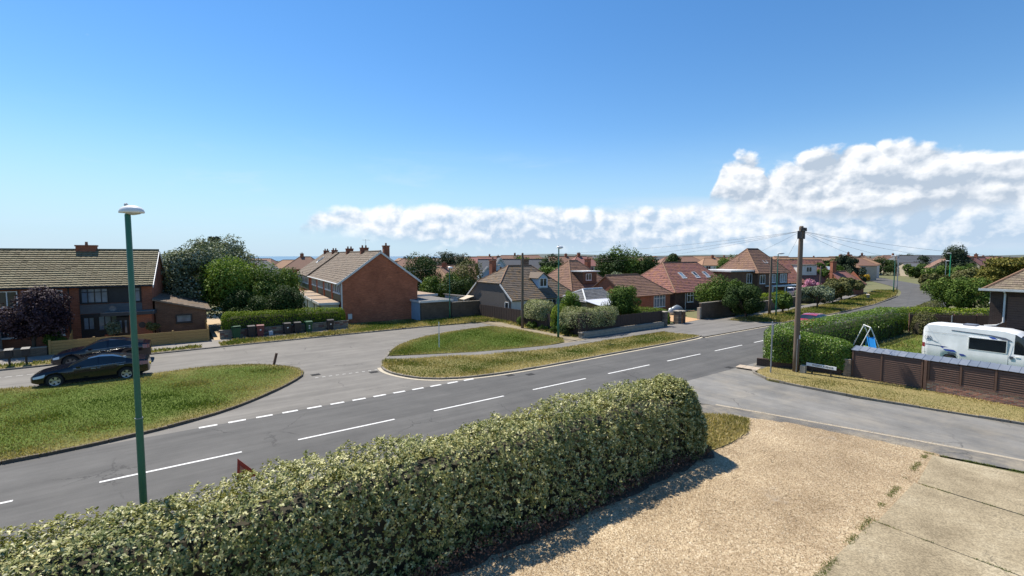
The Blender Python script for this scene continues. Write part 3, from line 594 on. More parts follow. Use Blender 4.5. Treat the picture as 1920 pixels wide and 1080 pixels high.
green('grass_verge', m_dryv, [(-4.7, 23.25), (13.1, 23.4), (13.1, 28.2), (6.2, 28.6), (6.0, 25.6), (-2, 25.2), (-4.7, 25.0)], 0.10, 0.8, 0.5, blades=200, bh=0.12, drybias=0.15)
kerb('kerb', [(-40, 22.3), (-15, 22.35), (-9, 22.9), (-5.2, 23.1), (5, 23.25), (12, 23.35), (16, 23.2), (19, 22.7), (20.4, 21.6)], 0.09, 0.13)
green('grass_verge', m_dryv, [(-9.3, 23.1), (-5.9, 23.3), (-5.9, 24.2), (-9.3, 24.0)], 0.10, 0.4, 0.4, blades=160, bh=0.13)
green('grass_verge', m_dryv, [(-26, 22.5), (-15, 22.5), (-9.4, 23.0), (-9.4, 23.9), (-15, 23.8), (-26, 23.8)], 0.10, 0.5, 0.5, blades=120, bh=0.12, drybias=0.15)
sheet('pavement', [(-26, 23.0), (-9, 23.0), (-4.6, 23.2), (-4.6, 25.1), (6, 25.5), (6, 27.2), (-4.4, 26.9), (-26, 26.6)], 0.085, mk_asphalt('pale_pavement', (0.19, 0.175, 0.155), (0.24, 0.22, 0.19), 0.35))
sheet('garden_path', [(-4.9, 26.4), (-3.6, 26.5), (-3.4, 46), (-4.8, 46)], 0.09, mk('sandy_path', (0.46, 0.35, 0.21), (0.36, 0.27, 0.17), 1.5, 0.9, fine=12))
green('grass_verge', m_dryv, [(41.8, 6.5), (44.3, 3.9), (58, 3.9), (75, 5.0), (95, 8.0), (110, 11.5), (108, 14.5), (90, 11.2), (70, 8.8), (60, 8.2), (41.4, 8.2)], 0.09, 1.0, 0.4, blades=90, bh=0.16, drybias=0.1)
kerb('kerb', [(44.2, 3.85), (58, 3.85), (75, 4.9), (95, 7.6)], 0.09, 0.14)
sheet('footpath', [(40.5, 8.3), (60, 8.4), (78, 10.2), (100, 13.8), (100, 15.0), (78, 11.5), (60, 9.7), (40.5, 9.6)], 0.072, m_path)
sheet('block_paved_drive', [(35.4, 9.9), (39.4, 10.3), (40.5, 16.5), (46.5, 15.6), (46.5, 17.5), (38, 19), (35.2, 14)], 0.06, mk('orange_block_paving', (0.50, 0.31, 0.16), (0.40, 0.25, 0.14), 2.0, 0.9, fine=9))
VR = [(19.45, -6.35), (20.1, -5.45), (20.9, -5.0), (22.7, -4.9), (23.7, -8.5), (23.7, -24), (22.4, -24), (20.95, -16.2), (20.2, -13.2), (19.65, -10.5)]
green('grass_verge', m_dryv, VR, 0.09, 0.7, 0.35, blades=520, bh=0.04, drybias=0.5)
kerb('kerb', smooth_open([(24.0, -3.72), (22.3, -4.1), (20.4, -4.9), (19.4, -6.3), (19.6, -10.5), (20.9, -16.2), (22.3, -24)], 2), 0.10, 0.12)
sheet('pavement', [(24, -3.75), (22.5, -4.1), (20.6, -4.95), (20.9, -5.0), (22.7, -4.9), (30, -4.9), (30, -3.8)], 0.085, m_foot)
mb = MB()
for i in range(2):
    for j in range(3): mb.bevbox(i * 0.42, i * 0.42 + 0.41, j * 0.42, j * 0.42 + 0.41, -0.02, 0.012, 0.006)
o = st_obj('tactile_paving', mb, mk('buff_paving', (0.44, 0.36, 0.27), (0.36, 0.3, 0.23), 4, 0.9, fine=25), 0.09, 'structure'); o.location = P(20.95, -4.95, 0.088); o.rotation_euler = (0, 0, A + R(10))
GP = [(7.6, -6.7), (10.4, -7.0), (11.9, -8.2), (12.1, -9.0), (10.6, -9.7), (9.0, -9.9), (7.0, -9.8)]
green('grass_verge', m_dryv, GP, 0.05, 0.7, 0.3, blades=900, bh=0.08, drybias=0.35)
green('grass_verge', m_dryv, [(-40, -3.8), (8.6, -3.8), (9.0, -5.1), (-40, -5.1)], 0.09, 0.5, 0.3)
kerb('kerb', [(-40, -3.76), (8.4, -3.76)], 0.10, 0.12)
sheet('soil_bed', [(x + random.gauss(0, 0.05), y + random.gauss(0, 0.06)) for x, y in resample([(-18, -7.2), (7.2, -7.2), (8.3, -9.0), (7.6, -10.1), (4, -10.25), (-4, -10.2), (-18, -10.2)], 0.25)], 0.03, mk('garden_soil', (0.10, 0.07, 0.045), (0.06, 0.042, 0.03), 3, 0.95, fine=14))
green('lawn', m_green, [(25.2, -6.0), (47, -6.2), (47, -30), (25.2, -30)], 0.05, 1.0, 0.3, blades=45, bh=0.10, drybias=0.12)
# gravel drive with real pebbles on top, concrete slabs beside it
GRAV = [(-16, -9.0), (8, -9.0), (11.95, -8.15), (13.15, -10.1), (14.15, -14.3), (13.4, -15.4), (2, -15.6), (-16, -15.8)]
GRAVJ = [(x + (random.gauss(0, 0.07) if x > 8 else 0), y + random.gauss(0, 0.06)) for x, y in resample(GRAV, 0.28)]
sheet('gravel_drive', GRAVJ, 0.02, m_gravel)
def pebbles():
    n = 110000; x = rng.uniform(-4, 15.6, n); y = rng.uniform(-16.2, -7.6, n)
    k = inpoly(x, y, GRAV) & (rng.random(n) < 0.75)
    ed = edgedist(x, y, GRAV); k |= (ed < np.abs(rng.normal(0, 0.4, n))) & (y < -8.8) & (rng.random(n) < 0.5)
    seam = np.abs((x - 12.9) - (-(y + 7.0)) * 0.32); k |= (seam < np.abs(rng.normal(0, 0.22, n))) & (rng.random(n) < 0.5) & (y > -15)
    x, y = x[k], y[k]; n = len(x); r = rng.uniform(0.006, 0.013, n)[:, None]
    th = rng.uniform(0, 6.28, n); c, s_ = np.cos(th)[:, None], np.sin(th)[:, None]; z = rng.uniform(0.003, 0.009, n)[:, None]
    p = np.stack([x, y, 0 * x], 1); ax = np.hstack([c, s_, 0 * c]); ay = np.hstack([-s_, c, 0 * c]); el = rng.uniform(0.55, 0.95, (n, 1))
    up = np.array([[0, 0, 1.0]]); top = p + up * (z + r * 0.8); q = [p + ax * r, p + ay * r * el, p - ax * r, p - ay * r * el]; q = [a + up * z * 0.5 for a in q]
    V = np.stack([np.stack([q[i], q[(i + 1) % 4], top + rng.normal(0, 0.15, (n, 3)) * r], 1) for i in range(4)], 1).reshape(-1, 3)
    o = soup('gravel', V, 3, m_peb, None, np.repeat(np.clip(rng.normal(0.5, 0.25, n), 0, 1), 4)); o.location = (ORG.x, ORG.y, 0.02); o.rotation_euler = (0, 0, A)
    tag(o, kind='stuff')
pebbles()
cd = thing('concrete_drive', 'cracked old concrete drive of large slabs beside the gravel', 'driveway', P(0, 0), A)
for s0, s1 in ((10.76, 13.75), (7.2, 10.72), (3.6, 7.16), (-2, 3.56)):
    for t0, t1 in ((-18.6, -14.9), (-23, -18.68)):
        mb = MB(); j = lambda: random.uniform(-0.03, 0.03); e0 = (0.28 if s0 > 10 else 0.05)
        mb.prism([(s0, t0), (s1 + (0.9 if s0 > 10 else 0) + (1.3 if s0 > 10 and t0 < -20 else 0), t0), (s1 + (0 if t1 > -16 or s0 < 10 else 0.9), t1 + (e0 if t1 > -16 else 0)), (s0 + j(), t1 + j())], -0.05, 0.035 + random.uniform(-0.006, 0.006)); mb.build('slab', m_conc, cd)
def weeds(line, n, h, spread=0.05):
    """short grass growing in a joint"""
    k = rng.uniform(0, 1, n); seg = np.array(line); d_ = seg[1] - seg[0]; cl = np.sin(k * 23 + 1.0) + np.sin(k * 51 + seg[0][0]) > 0.0
    k = k[cl]; n = len(k); p = seg[0] + d_ * k[:, None] + rng.normal(0, spread, (n, 2)); th = rng.uniform(0, 6.28, n); hh = h * rng.uniform(0.3, 1.3, n); w = hh * 0.2
    V = np.empty((n, 3, 3)); V[:, 0] = np.stack([p[:, 0] - np.cos(th) * w, p[:, 1] - np.sin(th) * w, 0 * w], 1); V[:, 1] = np.stack([p[:, 0] + np.cos(th) * w, p[:, 1] + np.sin(th) * w, 0 * w], 1)
    V[:, 2] = np.stack([p[:, 0] + rng.normal(0, 0.6, n) * hh, p[:, 1] + rng.normal(0, 0.6, n) * hh, hh], 1); return V.reshape(-1, 3)
V = np.concatenate([weeds([(3.4, -14.95), (14, -14.45)], 5000, 0.035, 0.05), weeds([(10.74, -14.9), (10.74, -23)], 1800, 0.03, 0.022), weeds([(7.18, -14.9), (7.18, -23)], 1500, 0.03, 0.022), weeds([(13.85, -14.4), (15.0, -18.6)], 2600, 0.035, 0.04)])
o = soup('weeds', V, 3, m_blade, None, np.clip(rng.normal(0.3, 0.15, len(V) // 3), 0, 1)); o.location = (ORG.x, ORG.y, 0.03); o.rotation_euler = (0, 0, A); tag(o, kind='stuff')

# ------------------------------------------------------------------ hedges
def hedge(name, label, line, hw, h, mat, n, size, group=None, z0=0.0, pw=3.5, h2=None, lump=0.10, aspect=0.5, cat='hedge', core=True, rndmean=0.5, droop=0.0, shell=0.16, cap=True, sprig=0):
    """line in street coordinates; superellipse section; leaves on the surface, twigs inside"""
    th = thing(name, label, cat, P(line[0][0], line[0][1], 0), A, group)
    L0 = np.array(line, float) - np.array(line[0]); seg = np.linalg.norm(np.diff(L0, axis=0), axis=1); cum = np.concatenate([[0], np.cumsum(seg)]); T = cum[-1]; h2 = h2 or h
    def frame(u):
        u = np.clip(u, 0, T); x = np.interp(u, cum, L0[:, 0]); y = np.interp(u, cum, L0[:, 1])
        e = 0.35; dx = np.interp(np.clip(u + e, 0, T), cum, L0[:, 0]) - np.interp(np.clip(u - e, 0, T), cum, L0[:, 0]); dy = np.interp(np.clip(u + e, 0, T), cum, L0[:, 1]) - np.interp(np.clip(u - e, 0, T), cum, L0[:, 1])
        l = np.maximum(np.hypot(dx, dy), 1e-6); return x, y, dx / l, dy / l
    wob = Wob(1.4, 8); wob2 = Wob(4.5, 8)
    def surf(u, q, k=1.0):
        """q 0..pi around the section; k scales it"""
        u = np.clip(u, -0.0, T); c, s_ = np.cos(q), np.sin(q); rr = (np.abs(c) ** pw + np.abs(s_) ** pw) ** (-1 / pw)
        endk = np.ones_like(u)
        if cap:
            de = np.minimum(u, T - u); endk = np.clip(1 - (1 - np.clip(de / (hw * 0.9), 0, 1)) ** 3.0, 0.0, 1)
        hh = h + (h2 - h) * u / T - z0; a = c * rr * hw * k * (0.25 + 0.75 * endk); b = s_ * rr * hh * k * (0.55 + 0.45 * endk) + z0
        x, y, dx, dy = frame(u); p = np.stack([x - dy * a, y + dx * a, b], 1)
        ne = np.where(u < T / 2, -1, 1) * (1 - endk) * 2.0
        na = np.sign(c) * np.abs(c * rr) ** (pw - 1) / hw; nb = np.abs(s_ * rr) ** (pw - 1) / hh
        nr = np.stack([-dy * na + dx * ne, dx * na + dy * ne, nb], 1); nr = unit(nr)
        return p, nr
    u = rng.uniform(0, T, n)
    if cap:
        ne_ = int(n * min(0.25, hw * 1.1 / T)); u[:ne_] = rng.choice([0, 1], ne_) * T + rng.choice([-1, 1], ne_) * np.abs(rng.normal(0, hw * 0.35, ne_)); u = np.clip(np.abs(u), 0, T - np.abs(np.minimum(T - u, 0)))
    q = rng.uniform(0, math.pi, n); per = np.abs(np.cos(q)) * 0 + 1
    # even out along the perimeter: sides (height) vs top
    side = rng.random(n) < (2 * h) / (2 * h + 2 * hw); qs = np.arctan2(rng.uniform(0.02, 1, n), rng.choice([-1, 1], n)); qt = np.arctan2(1, rng.uniform(-1, 1, n)); q = np.where(side, qs, qt)
    p, nr = surf(u, q); p = p + nr * (lump * 1.6 * wob(p) + lump * wob2(p))[:, None] - nr * np.abs(rng.normal(0, shell, n))[:, None]; p[:, 2] = np.maximum(p[:, 2], z0 + 0.02)
    if sprig:
        m_ = len(p) // sprig; p, nr = p[:m_], nr[:m_]; ax = unit(nr + np.array([0, 0, 0.55]) + rng.normal(0, 0.35, (m_, 3))); rs = np.clip(rng.normal(rndmean, 0.22, m_), 0, 1)
        p = np.repeat(p, sprig, 0); ax = np.repeat(ax, sprig, 0); N_ = len(p); rad_ = unit(np.cross(ax, rng.normal(0, 1, (N_, 3)))); d = unit(rad_ + ax * rng.uniform(0.1, 0.9, (N_, 1)))
        nl = unit(ax - d * (ax * d).sum(1, keepdims=True) + rng.normal(0, 0.25, (N_, 3))); sd = unit(np.cross(nl, d)); Ls = size * rng.uniform(0.6, 1.3, (N_, 1)); Wd = Ls * aspect * 0.5
        base = p + ax * rng.uniform(-0.05, 0.05, (N_, 1)); mid = base + d * Ls * 0.5; tip = base + d * Ls - nl * Ls * 0.12
        V_ = np.empty((N_, 4, 3)); V_[:, 0] = base; V_[:, 1] = mid + sd * Wd + nl * Ls * 0.1; V_[:, 2] = tip; V_[:, 3] = mid - sd * Wd + nl * Ls * 0.1
        soup('foliage', V_.reshape(-1, 3), 4, mat, th, np.clip(np.repeat(rs, sprig) + rng.normal(0, 0.14, N_), 0, 1))
    else:
        leaf_soup('foliage', p, nr, size, mat, th, aspect, 0.9, 0.2, 0.2, droop, np.clip(rng.normal(rndmean, 0.26, n), 0, 1))
    if core:
        mb = MB(); nu = max(4, int(T / 0.8)); nq = 9; us = np.linspace(0.05, T - 0.05, nu); V = []
        for uu in us:
            pp, _ = surf(np.full(nq, uu), np.linspace(0.02, math.pi - 0.02, nq), 0.74); V += [tuple(x) for x in pp]
        F = [(i * nq + j, i * nq + j + 1, (i + 1) * nq + j + 1, (i + 1) * nq + j) for i in range(nu - 1) for j in range(nq - 1)] + [tuple(range(nq)), tuple((nu - 1) * nq + j for j in range(nq))][:2]
        mb.mesh(V, F); mb.build('dark_core', m_core, th)  # solid dark core added inside the leaves to stop see-through
    return th
hedge('hedge', 'big rounded variegated hedge running along the gravel drive', [(-19, -8.62), (-8, -8.62), (0, -8.62), (7.7, -8.7)], 1.32, 2.8, m_lf_var, 300000, 0.076, aspect=0.48, pw=2.8, lump=0.22, h2=2.5, shell=0.19, sprig=6, rndmean=0.62)
hedge('flower_border', 'low dark plants with a few red flowers at the foot of the big hedge', [(-6, -10.1), (1.0, -10.05), (4, -10.0), (7.6, -9.9)], 0.32, 0.5, m_lf_red, 5000, 0.07, pw=2, cat='plants', core=False)
hedge('hedge', 'bright clipped hedge on the corner behind the wooden telegraph pole', [(22.95, -4.35), (23.6, -5.6), (24.15, -6.9), (24.5, -8.9)], 0.95, 2.55, m_lf_privet, 20000, 0.10, z0=0.42, h2=1.95, pw=5, lump=0.07, shell=0.10)
hedge('hedge', 'long clipped garden hedge along the pavement behind the swing', [(23.6, -4.6), (30, -4.75), (38, -4.85), (47, -4.9)], 0.95, 2.5, m_lf_privet, 26000, 0.11, pw=5, lump=0.07, h2=2.35, shell=0.10)
hedge('hedge', 'bright hedge showing above the brown garden fence behind the camper van', [(49, -4.2), (52, -7), (56, -11), (60, -15)], 1.0, 2.1, m_lf_laurel, 9000, 0.15, pw=4)
hedge('shrub', 'dry olive shrub at the far corner of the lawn', [(45.5, -6.6), (47.2, -7.4)], 1.1, 2.1, m_lf_olive, 4000, 0.11, pw=2.4, cat='shrub')
hedge('hedge', 'low bright hedge above the stone wall behind the wheelie bins', [(-4.35, 27.5), (0, 27.6), (6.1, 27.9)], 0.72, 2.28, m_lf_laurel, 15000, 0.10, z0=0.6, pw=5, lump=0.08, h2=2.05)
hedge('hedge', 'pale variegated bush overhanging the left end of the brown return fence', [(21.6, 18.6), (21.4, 14.6)], 1.2, 2.7, m_lf_var2, 11000, 0.10, pw=2.4, z0=0.9, lump=0.2)
hedge('hedge', 'dark green bush between two pale variegated bushes on the fence', [(21.5, 14.4), (21.5, 12.7)], 1.0, 2.5, m_lf_laurel, 5200, 0.10, pw=2.6, z0=0.5, lump=0.15)
hedge('hedge', 'pale variegated bush overhanging the fence corner by the lamp post', [(21.3, 12.8), (21.3, 10.5), (23.4, 10.4), (25.6, 10.8)], 1.1, 2.45, m_lf_var2, 15000, 0.095, pw=2.4, z0=0.8, lump=0.24)
hedge('hedge', 'rounded green hedge sloping down to the gate piers', [(30.0, 13.6), (32.6, 11.9), (34.2, 10.6)], 0.85, 1.9, m_lf_light, 8000, 0.10, pw=2.5, h2=1.5, lump=0.14)
hedge('hedge', 'yellow green hedge behind the far garden wall and street trees', [(52, 12), (60, 12.6), (66, 13.4)], 1.0, 1.9, m_lf_laurel, 5000, 0.16, pw=3)
hedge('hedge', 'dark hedge along the far side of the verge under the street trees', [(68, 11.6), (78, 13.2), (95, 17)], 1.2, 1.9, m_lf_dark, 6000, 0.2, pw=3)
hedge('hedge', 'far hedge on the right side of the bend in the road', [(98, -3.0), (112, 0.5), (126, 7)], 1.6, 3.4, m_lf_olive, 4500, 0.26, pw=2.5)
hedge('hedge', 'low dry hedge at the edge of the pavement past the lawn', [(50, -3.6), (60, -3.4), (72, -2.2)], 0.9, 1.35, m_lf_olive, 4500, 0.16, pw=3)

# ------------------------------------------------------------------ trees
def tree(name, label, base, h, rx, rz=None, mat=None, n=4000, size=0.2, trunk=0.14, crown0=0.35, clumps=22, group=None, cat='tree', aspect=0.55, ry=None, shape='round', trunkmat=None, flat=1.0):
    th = thing(name, label, cat, base, random.uniform(0, 6.28), group); n = int(n * 1.7); size *= 1.22
    ry = ry or rx * random.uniform(0.85, 1.1); zc0 = h * crown0; rz_ = (h - zc0) / 2; cz = zc0 + rz_
    C = unit(rng.normal(0, 1, (clumps, 3))) * (rng.uniform(0.25, 1, (clumps, 1)) ** 0.45)
    if shape == 'cone': k = (C[:, 2:3] + 1) / 2; C[:, :2] *= (1.1 - 0.95 * k)
    if shape == 'pine': C[:, 2] = np.round(C[:, 2] * 2.2) / 2.2
    rad = rng.uniform(0.26, 0.46, clumps); C *= (1 - rad * 0.55)[:, None]; C = C * np.array([rx, ry, rz_]) + np.array([0, 0, cz])
    m_ = min(rx, rz_); idx = rng.choice(clumps, n, p=rad ** 2 / (rad ** 2).sum()); d = unit(rng.normal(0, 1, (n, 3))); d[:, 2] *= flat
    rr = rad[idx] * m_ * 1.15; wob = Wob(3.0 / max(m_, 0.5), 8)
    p = C[idx] + d * (rr * (1 - np.abs(rng.normal(0, 0.16, n))))[:, None]; p += d * (0.22 * m_ * wob(p))[:, None] + rng.normal(0, 0.03 * m_, (n, 3))
    keep = p[:, 2] > 0.05; p, d = p[keep], d[keep]
    rn = np.clip(rng.normal(0.5, 0.2, len(p)) + rng.normal(0, 0.12, clumps)[idx[keep]], 0, 1)
    leaf_soup('crown', p, d, size, mat, th, aspect, 0.9, 0.2, 0.3, 0.0, rn)
    mb = MB(); top = Vector((0, 0, cz)); mb.tube([(0, 0, -0.1), (0.03, 0.02, zc0 * 0.5), (0, 0.04, zc0), top], [trunk * 1.25, trunk, trunk * 0.85, trunk * 0.35], 8)
    for k in range(min(clumps, 9)):
        c = Vector(C[k]); a = Vector((0, 0.03, zc0 * random.uniform(0.7, 1.1))); mid = a.lerp(c, 0.5) + Vector((0, 0, 0.06 * h)); mb.tube([a, mid, c], [trunk * 0.45, trunk * 0.3, trunk * 0.1], 5)
    mb.build('trunk', trunkmat or m_bark, th, smooth=True)
    return th
def gpt(x, y):
    r = ray(x, y); k = -CAMH / r.z; return Vector((r.x * k, r.y * k, 0))
def tp(x, dist): r = ray(x, 540); return Vector((r.x * dist / r.y, dist, 0))
# left: purple plum, big mixed group between the houses
tree('plum_tree', 'purple leaved plum tree in front of the left brick house', gpt(66, 663), 4.8, 2.45, mat=m_lf_purple, n=8000, size=0.15, crown0=0.24, clumps=34, trunk=0.12)
tree('shrub', 'small green shrub behind the pine fence beside the plum tree', P(-14.6, 27.6), 1.7, 0.8, mat=m_lf_mid, n=1500, size=0.1, crown0=0.05, clumps=10, cat='shrub', trunk=0.04)
tree('silver_tree', 'tall silver green tree beside the gable of the left house', tp(362, 47), 8.3, 3.2, mat=m_lf_silver, n=11000, size=0.2, crown0=0.12, clumps=36, trunk=0.2)
tree('silver_tree', 'silvery tree behind with the cypress showing above it', tp(425, 58), 8.9, 4.0, mat=m_lf_silver, n=9000, size=0.22, crown0=0.2, clumps=30, trunk=0.2)
tree('cypress_tree', 'dark flat topped cypress poking out above the silver trees', tp(405, 66), 9.9, 4.0, mat=m_lf_pine, n=4500, size=0.3, crown0=0.55, clumps=16, shape='pine', flat=0.35, trunk=0.2)
tree('broadleaf_tree', 'light green broad tree in the middle of the garden group', tp(432, 46.5), 6.9, 3.1, mat=m_lf_light, n=10000, size=0.19, crown0=0.1, clumps=34, trunk=0.16)
tree('broadleaf_tree', 'dark glossy tree beside the terrace in the garden group', tp(512, 48), 6.2, 2.7, mat=m_lf_mid, n=8000, size=0.18, crown0=0.1, clumps=30, trunk=0.14)
tree('shrub', 'round dark green bush by the porches of the terrace', tp(535, 44.5), 4.0, 1.9, mat=m_lf_dark, n=6500, size=0.14, crown0=0.02, clumps=26, cat='shrub', trunk=0.06)
tree('shrub', 'dark green bush next to the garden path', tp(455, 43.5), 3.6, 2.0, mat=m_lf_dark, n=6500, size=0.14, crown0=0.02, clumps=24, cat='shrub', trunk=0.06)
tree('shrub', 'dark bush in the middle behind the low bright hedge', tp(495, 43.5), 3.3, 1.7, mat=m_lf_dark, n=4500, size=0.14, crown0=0.02, clumps=20, cat='shrub', trunk=0.06)
tree('broadleaf_tree', 'small yellow green tree at the far end of the terrace', tp(537, 70), 5.4, 2.0, mat=m_lf_light, n=2500, size=0.2, crown0=0.1, clumps=16, trunk=0.1)
tree('potted_bush', 'pale standard bush in front of the dark porch', P(-11.4, 28.4, 0), 2.0, 0.55, mat=m_lf_silver, n=1100, size=0.09, crown0=0.45, clumps=12, cat='shrub', trunk=0.03)
tree('potted_bush', 'small olive bush by the brick porch wall', P(-8.9, 28.4, 0), 1.9, 0.5, mat=m_lf_olive, n=900, size=0.09, crown0=0.5, clumps=12, cat='shrub', trunk=0.03)
# behind and right of the terrace
for x, dist, h, r_, mt, lb in ((818, 120, 8.6, 6.0, m_lf_pine, 'broad dark tree on the skyline behind the terrace chimney'), (862, 118, 7.6, 3.6, m_lf_pine, 'smaller dark tree right of the broad skyline tree'),
        (790, 72, 7.2, 3.2, m_lf_dark, 'dark tree close to the right side of the terrace roof'), (828, 66, 5.2, 3.4, m_lf_mid, 'wide olive green bush behind the garage roofs'), (876, 70, 6.2, 2.6, m_lf_olive, 'brownish green tree left of the pale blue gable'), (862, 62, 4.4, 2.3, m_lf_dark, 'dark evergreen bush above the white sheds'),
        (990, 105, 7.1, 4.2, m_lf_light, 'green tree behind the hipped bungalow ridge'), (1034, 100, 6.9, 3.6, m_lf_dark, 'dark tree beside the lamp head behind the bungalows'), (1040, 84, 5.6, 3.3, m_lf_mid, 'green tree between the two bungalow roofs'), (1066, 88, 5.6, 2.2, m_lf_olive, 'yellowish tree left of the brown bungalow'),
        (1170, 100, 9.0, 4.6, m_lf_mid, 'large rounded tree on the skyline behind the brown bungalow'), (1140, 98, 7.6, 3.2, m_lf_dark, 'left shoulder tree of the large skyline tree'), (1212, 98, 6.9, 3.6, m_lf_dark, 'lower dark tree right of the large skyline tree'), (1152, 78, 4.4, 1.8, m_lf_silver, 'pale bush behind the brown bungalow roof'),
        (1262, 120, 7.4, 2.4, m_lf_dark, 'small pointed tree above the red roof'), (1368, 115, 7.2, 3.8, m_lf_mid, 'green tree left of the tall hipped roof')):
    tree('broadleaf_tree', lb, tp(x, dist), h, r_, mat=mt, n=3200, size=0.32 if dist > 80 else 0.22, crown0=0.12, clumps=24, trunk=0.2)
tree('shrub', 'round light green bush between the bungalow and the lamp post', tp(1070, 50), 3.8, 1.0, mat=m_lf_light, n=3500, size=0.12, crown0=0.05, clumps=18, cat='shrub', trunk=0.05)
tree('broadleaf_tree', 'dense dark green round tree inside the brown fenced garden', tp(1172, 46.5), 4.1, 1.6, mat=m_lf_mid, n=7500, size=0.13, crown0=0.12, clumps=30, trunk=0.09)
tree('shrub', 'grey green shrub beside the round tree in the fenced garden', P(26.5, 12.6), 2.3, 1.5, mat=m_lf_silver, n=3000, size=0.1, crown0=0.02, clumps=18, cat='shrub', trunk=0.04)
tree('shrub', 'yellow green low shrub behind the brown fence', P(29.3, 11.3), 1.9, 0.9, mat=m_lf_laurel, n=1500, size=0.09, crown0=0.02, clumps=12, cat='shrub', trunk=0.04)
for s_, t_, h_, lb in ((20.6, 18.3, 1.0, 'small round green shrub at the foot of the telegraph pole by the fence'), (20.6, 16.4, 0.7, 'low green shrub along the return fence, nearest the pole'), (20.5, 14.6, 0.65, 'low green plant midway along the return fence'), (20.5, 13.0, 0.8, 'low plant next to the dark shrub by the fence corner'), (20.5, 11.2, 1.25, 'dark shrub at the fence corner behind the lamp post')):
    tree('shrub', lb, P(s_, t_), h_, 0.55 + h_ * 0.2, mat=m_lf_mid if h_ < 1.1 else m_lf_dark, n=1300, size=0.08, crown0=0.02, clumps=12, cat='shrub', trunk=0.03)
# right half: gardens and street trees
tree('broadleaf_tree', 'big round bush covering the corner of the red roofed house', tp(1352, 56), 4.7, 3.0, mat=m_lf_mid, n=9000, size=0.16, crown0=0.03, clumps=32, trunk=0.1)
tree('street_tree', 'spreading dark green tree on the verge by the block paved drive', P(43.2, 7.4), 3.7, 2.5, mat=m_lf_dark, n=8000, size=0.14, crown0=0.18, clumps=30, trunk=0.11)
tree('shrub', 'green shrub leaning on the grey garden wall', P(47.5, 10.6), 2.7, 1.6, mat=m_lf_mid, n=3000, size=0.14, crown0=0.03, clumps=18, cat='shrub', trunk=0.05)
tree('hydrangea', 'pink flowering bush behind the telegraph pole', tp(1516, 76), 3.0, 1.9, mat=m_lf_pink, n=2600, size=0.16, crown0=0.15, clumps=18, cat='shrub', trunk=0.06)
for s_, t_, h_, r_, mt, lb in ((52, 7.5, 2.3, 1.0, m_lf_mid, 'slim green bush on the verge behind the telegraph pole'), (61, 7.2, 3.3, 2.7, m_lf_silver, 'grey green round street tree on the verge'), (70, 8.6, 3.4, 3.2, m_lf_olive, 'brownish street tree next to the grey green one'), (79, 10.6, 3.6, 3.2, m_lf_olive, 'olive street tree farther along the verge'), (94, 17.5, 4.6, 4.0, m_lf_mid, 'green garden tree behind the olive street trees'), (96, 20, 5.8, 4.4, m_lf_mid, 'larger garden tree left of the bend in the road'), (110, 24, 6.0, 4.6, m_lf_dark, 'dark tree group left of the bend'), (128, 28, 6.5, 4.5, m_lf_dark, 'dark purple green tree just at the bend'), (104, 30, 6.2, 5, m_lf_mid, 'wide green tree behind the bend trees')):
    tree('street_tree', lb, P(s_, t_), h_, r_, mat=mt, n=4500, size=0.2 if s_ < 75 else 0.3, crown0=0.25, clumps=26, trunk=0.1)
tree('pine_tree', 'umbrella shaped pine in front of the orange roofs', tp(1585, 92), 7.0, 2.6, mat=m_lf_pine, n=3200, size=0.24, crown0=0.55, clumps=16, trunk=0.14)
tree('pine_tree', 'lower pine beside the umbrella shaped pine', tp(1600, 90), 4.8, 2.4, mat=m_lf_pine, n=2200, size=0.24, crown0=0.35, clumps=14, trunk=0.12)
tree('pine_tree', 'tall dark spiky conifer behind the right hand lamp post', tp(1788, 120), 9.4, 4.2, mat=m_lf_pine, n=4500, size=0.36, crown0=0.1, clumps=26, shape='cone', trunk=0.2)
for x, dist, h, r_, mt, lb in ((1778, 62, 4.2, 2.8, m_lf_mid, 'green bush in front of the white garage at the right'), (1822, 60, 4.5, 2.9, m_lf_mid, 'leafy bush left of the dark right hand house'), (1760, 88, 3.4, 3.0, m_lf_olive, 'olive bush at the roadside on the right'), (1868, 74, 5.6, 3.4, m_lf_gold, 'golden green bush above the right hand roof'), (1835, 84, 5.0, 4.0, m_lf_olive, 'wide olive hedge tree left of the golden bush'), (1806, 100, 5.6, 4.8, m_lf_mid, 'green mass of garden trees behind the garage'), (1762, 104, 5.0, 3.6, m_lf_mid, 'green tree below the spiky conifer'), (1741, 96, 3.4, 1.6, m_lf_olive, 'upright bush on the inside of the bend'), (1700, 220, 8.0, 7, m_lf_dark, 'dark tree where the road disappears'), (1716, 150, 4.6, 4, m_lf_mid, 'green bush on the far side of the bend'), (1738, 145, 4.4, 4, m_lf_dark, 'dark bush below the slate roof past the bend'), (1655, 170, 6.5, 6, m_lf_dark, 'dark tree mass beyond the bend on the left')):
    tree('broadleaf_tree', lb, tp(x, dist), h, r_, mat=mt, n=3600, size=0.2 if dist < 70 else 0.3, crown0=0.05, clumps=24, trunk=0.14)
tree('golden_conifer', 'layered golden conifer at the right edge behind the roof', tp(1906, 62), 8.2, 3.6, mat=m_lf_gold, n=6500, size=0.26, crown0=0.2, clumps=28, shape='pine', flat=0.4, trunk=0.18)

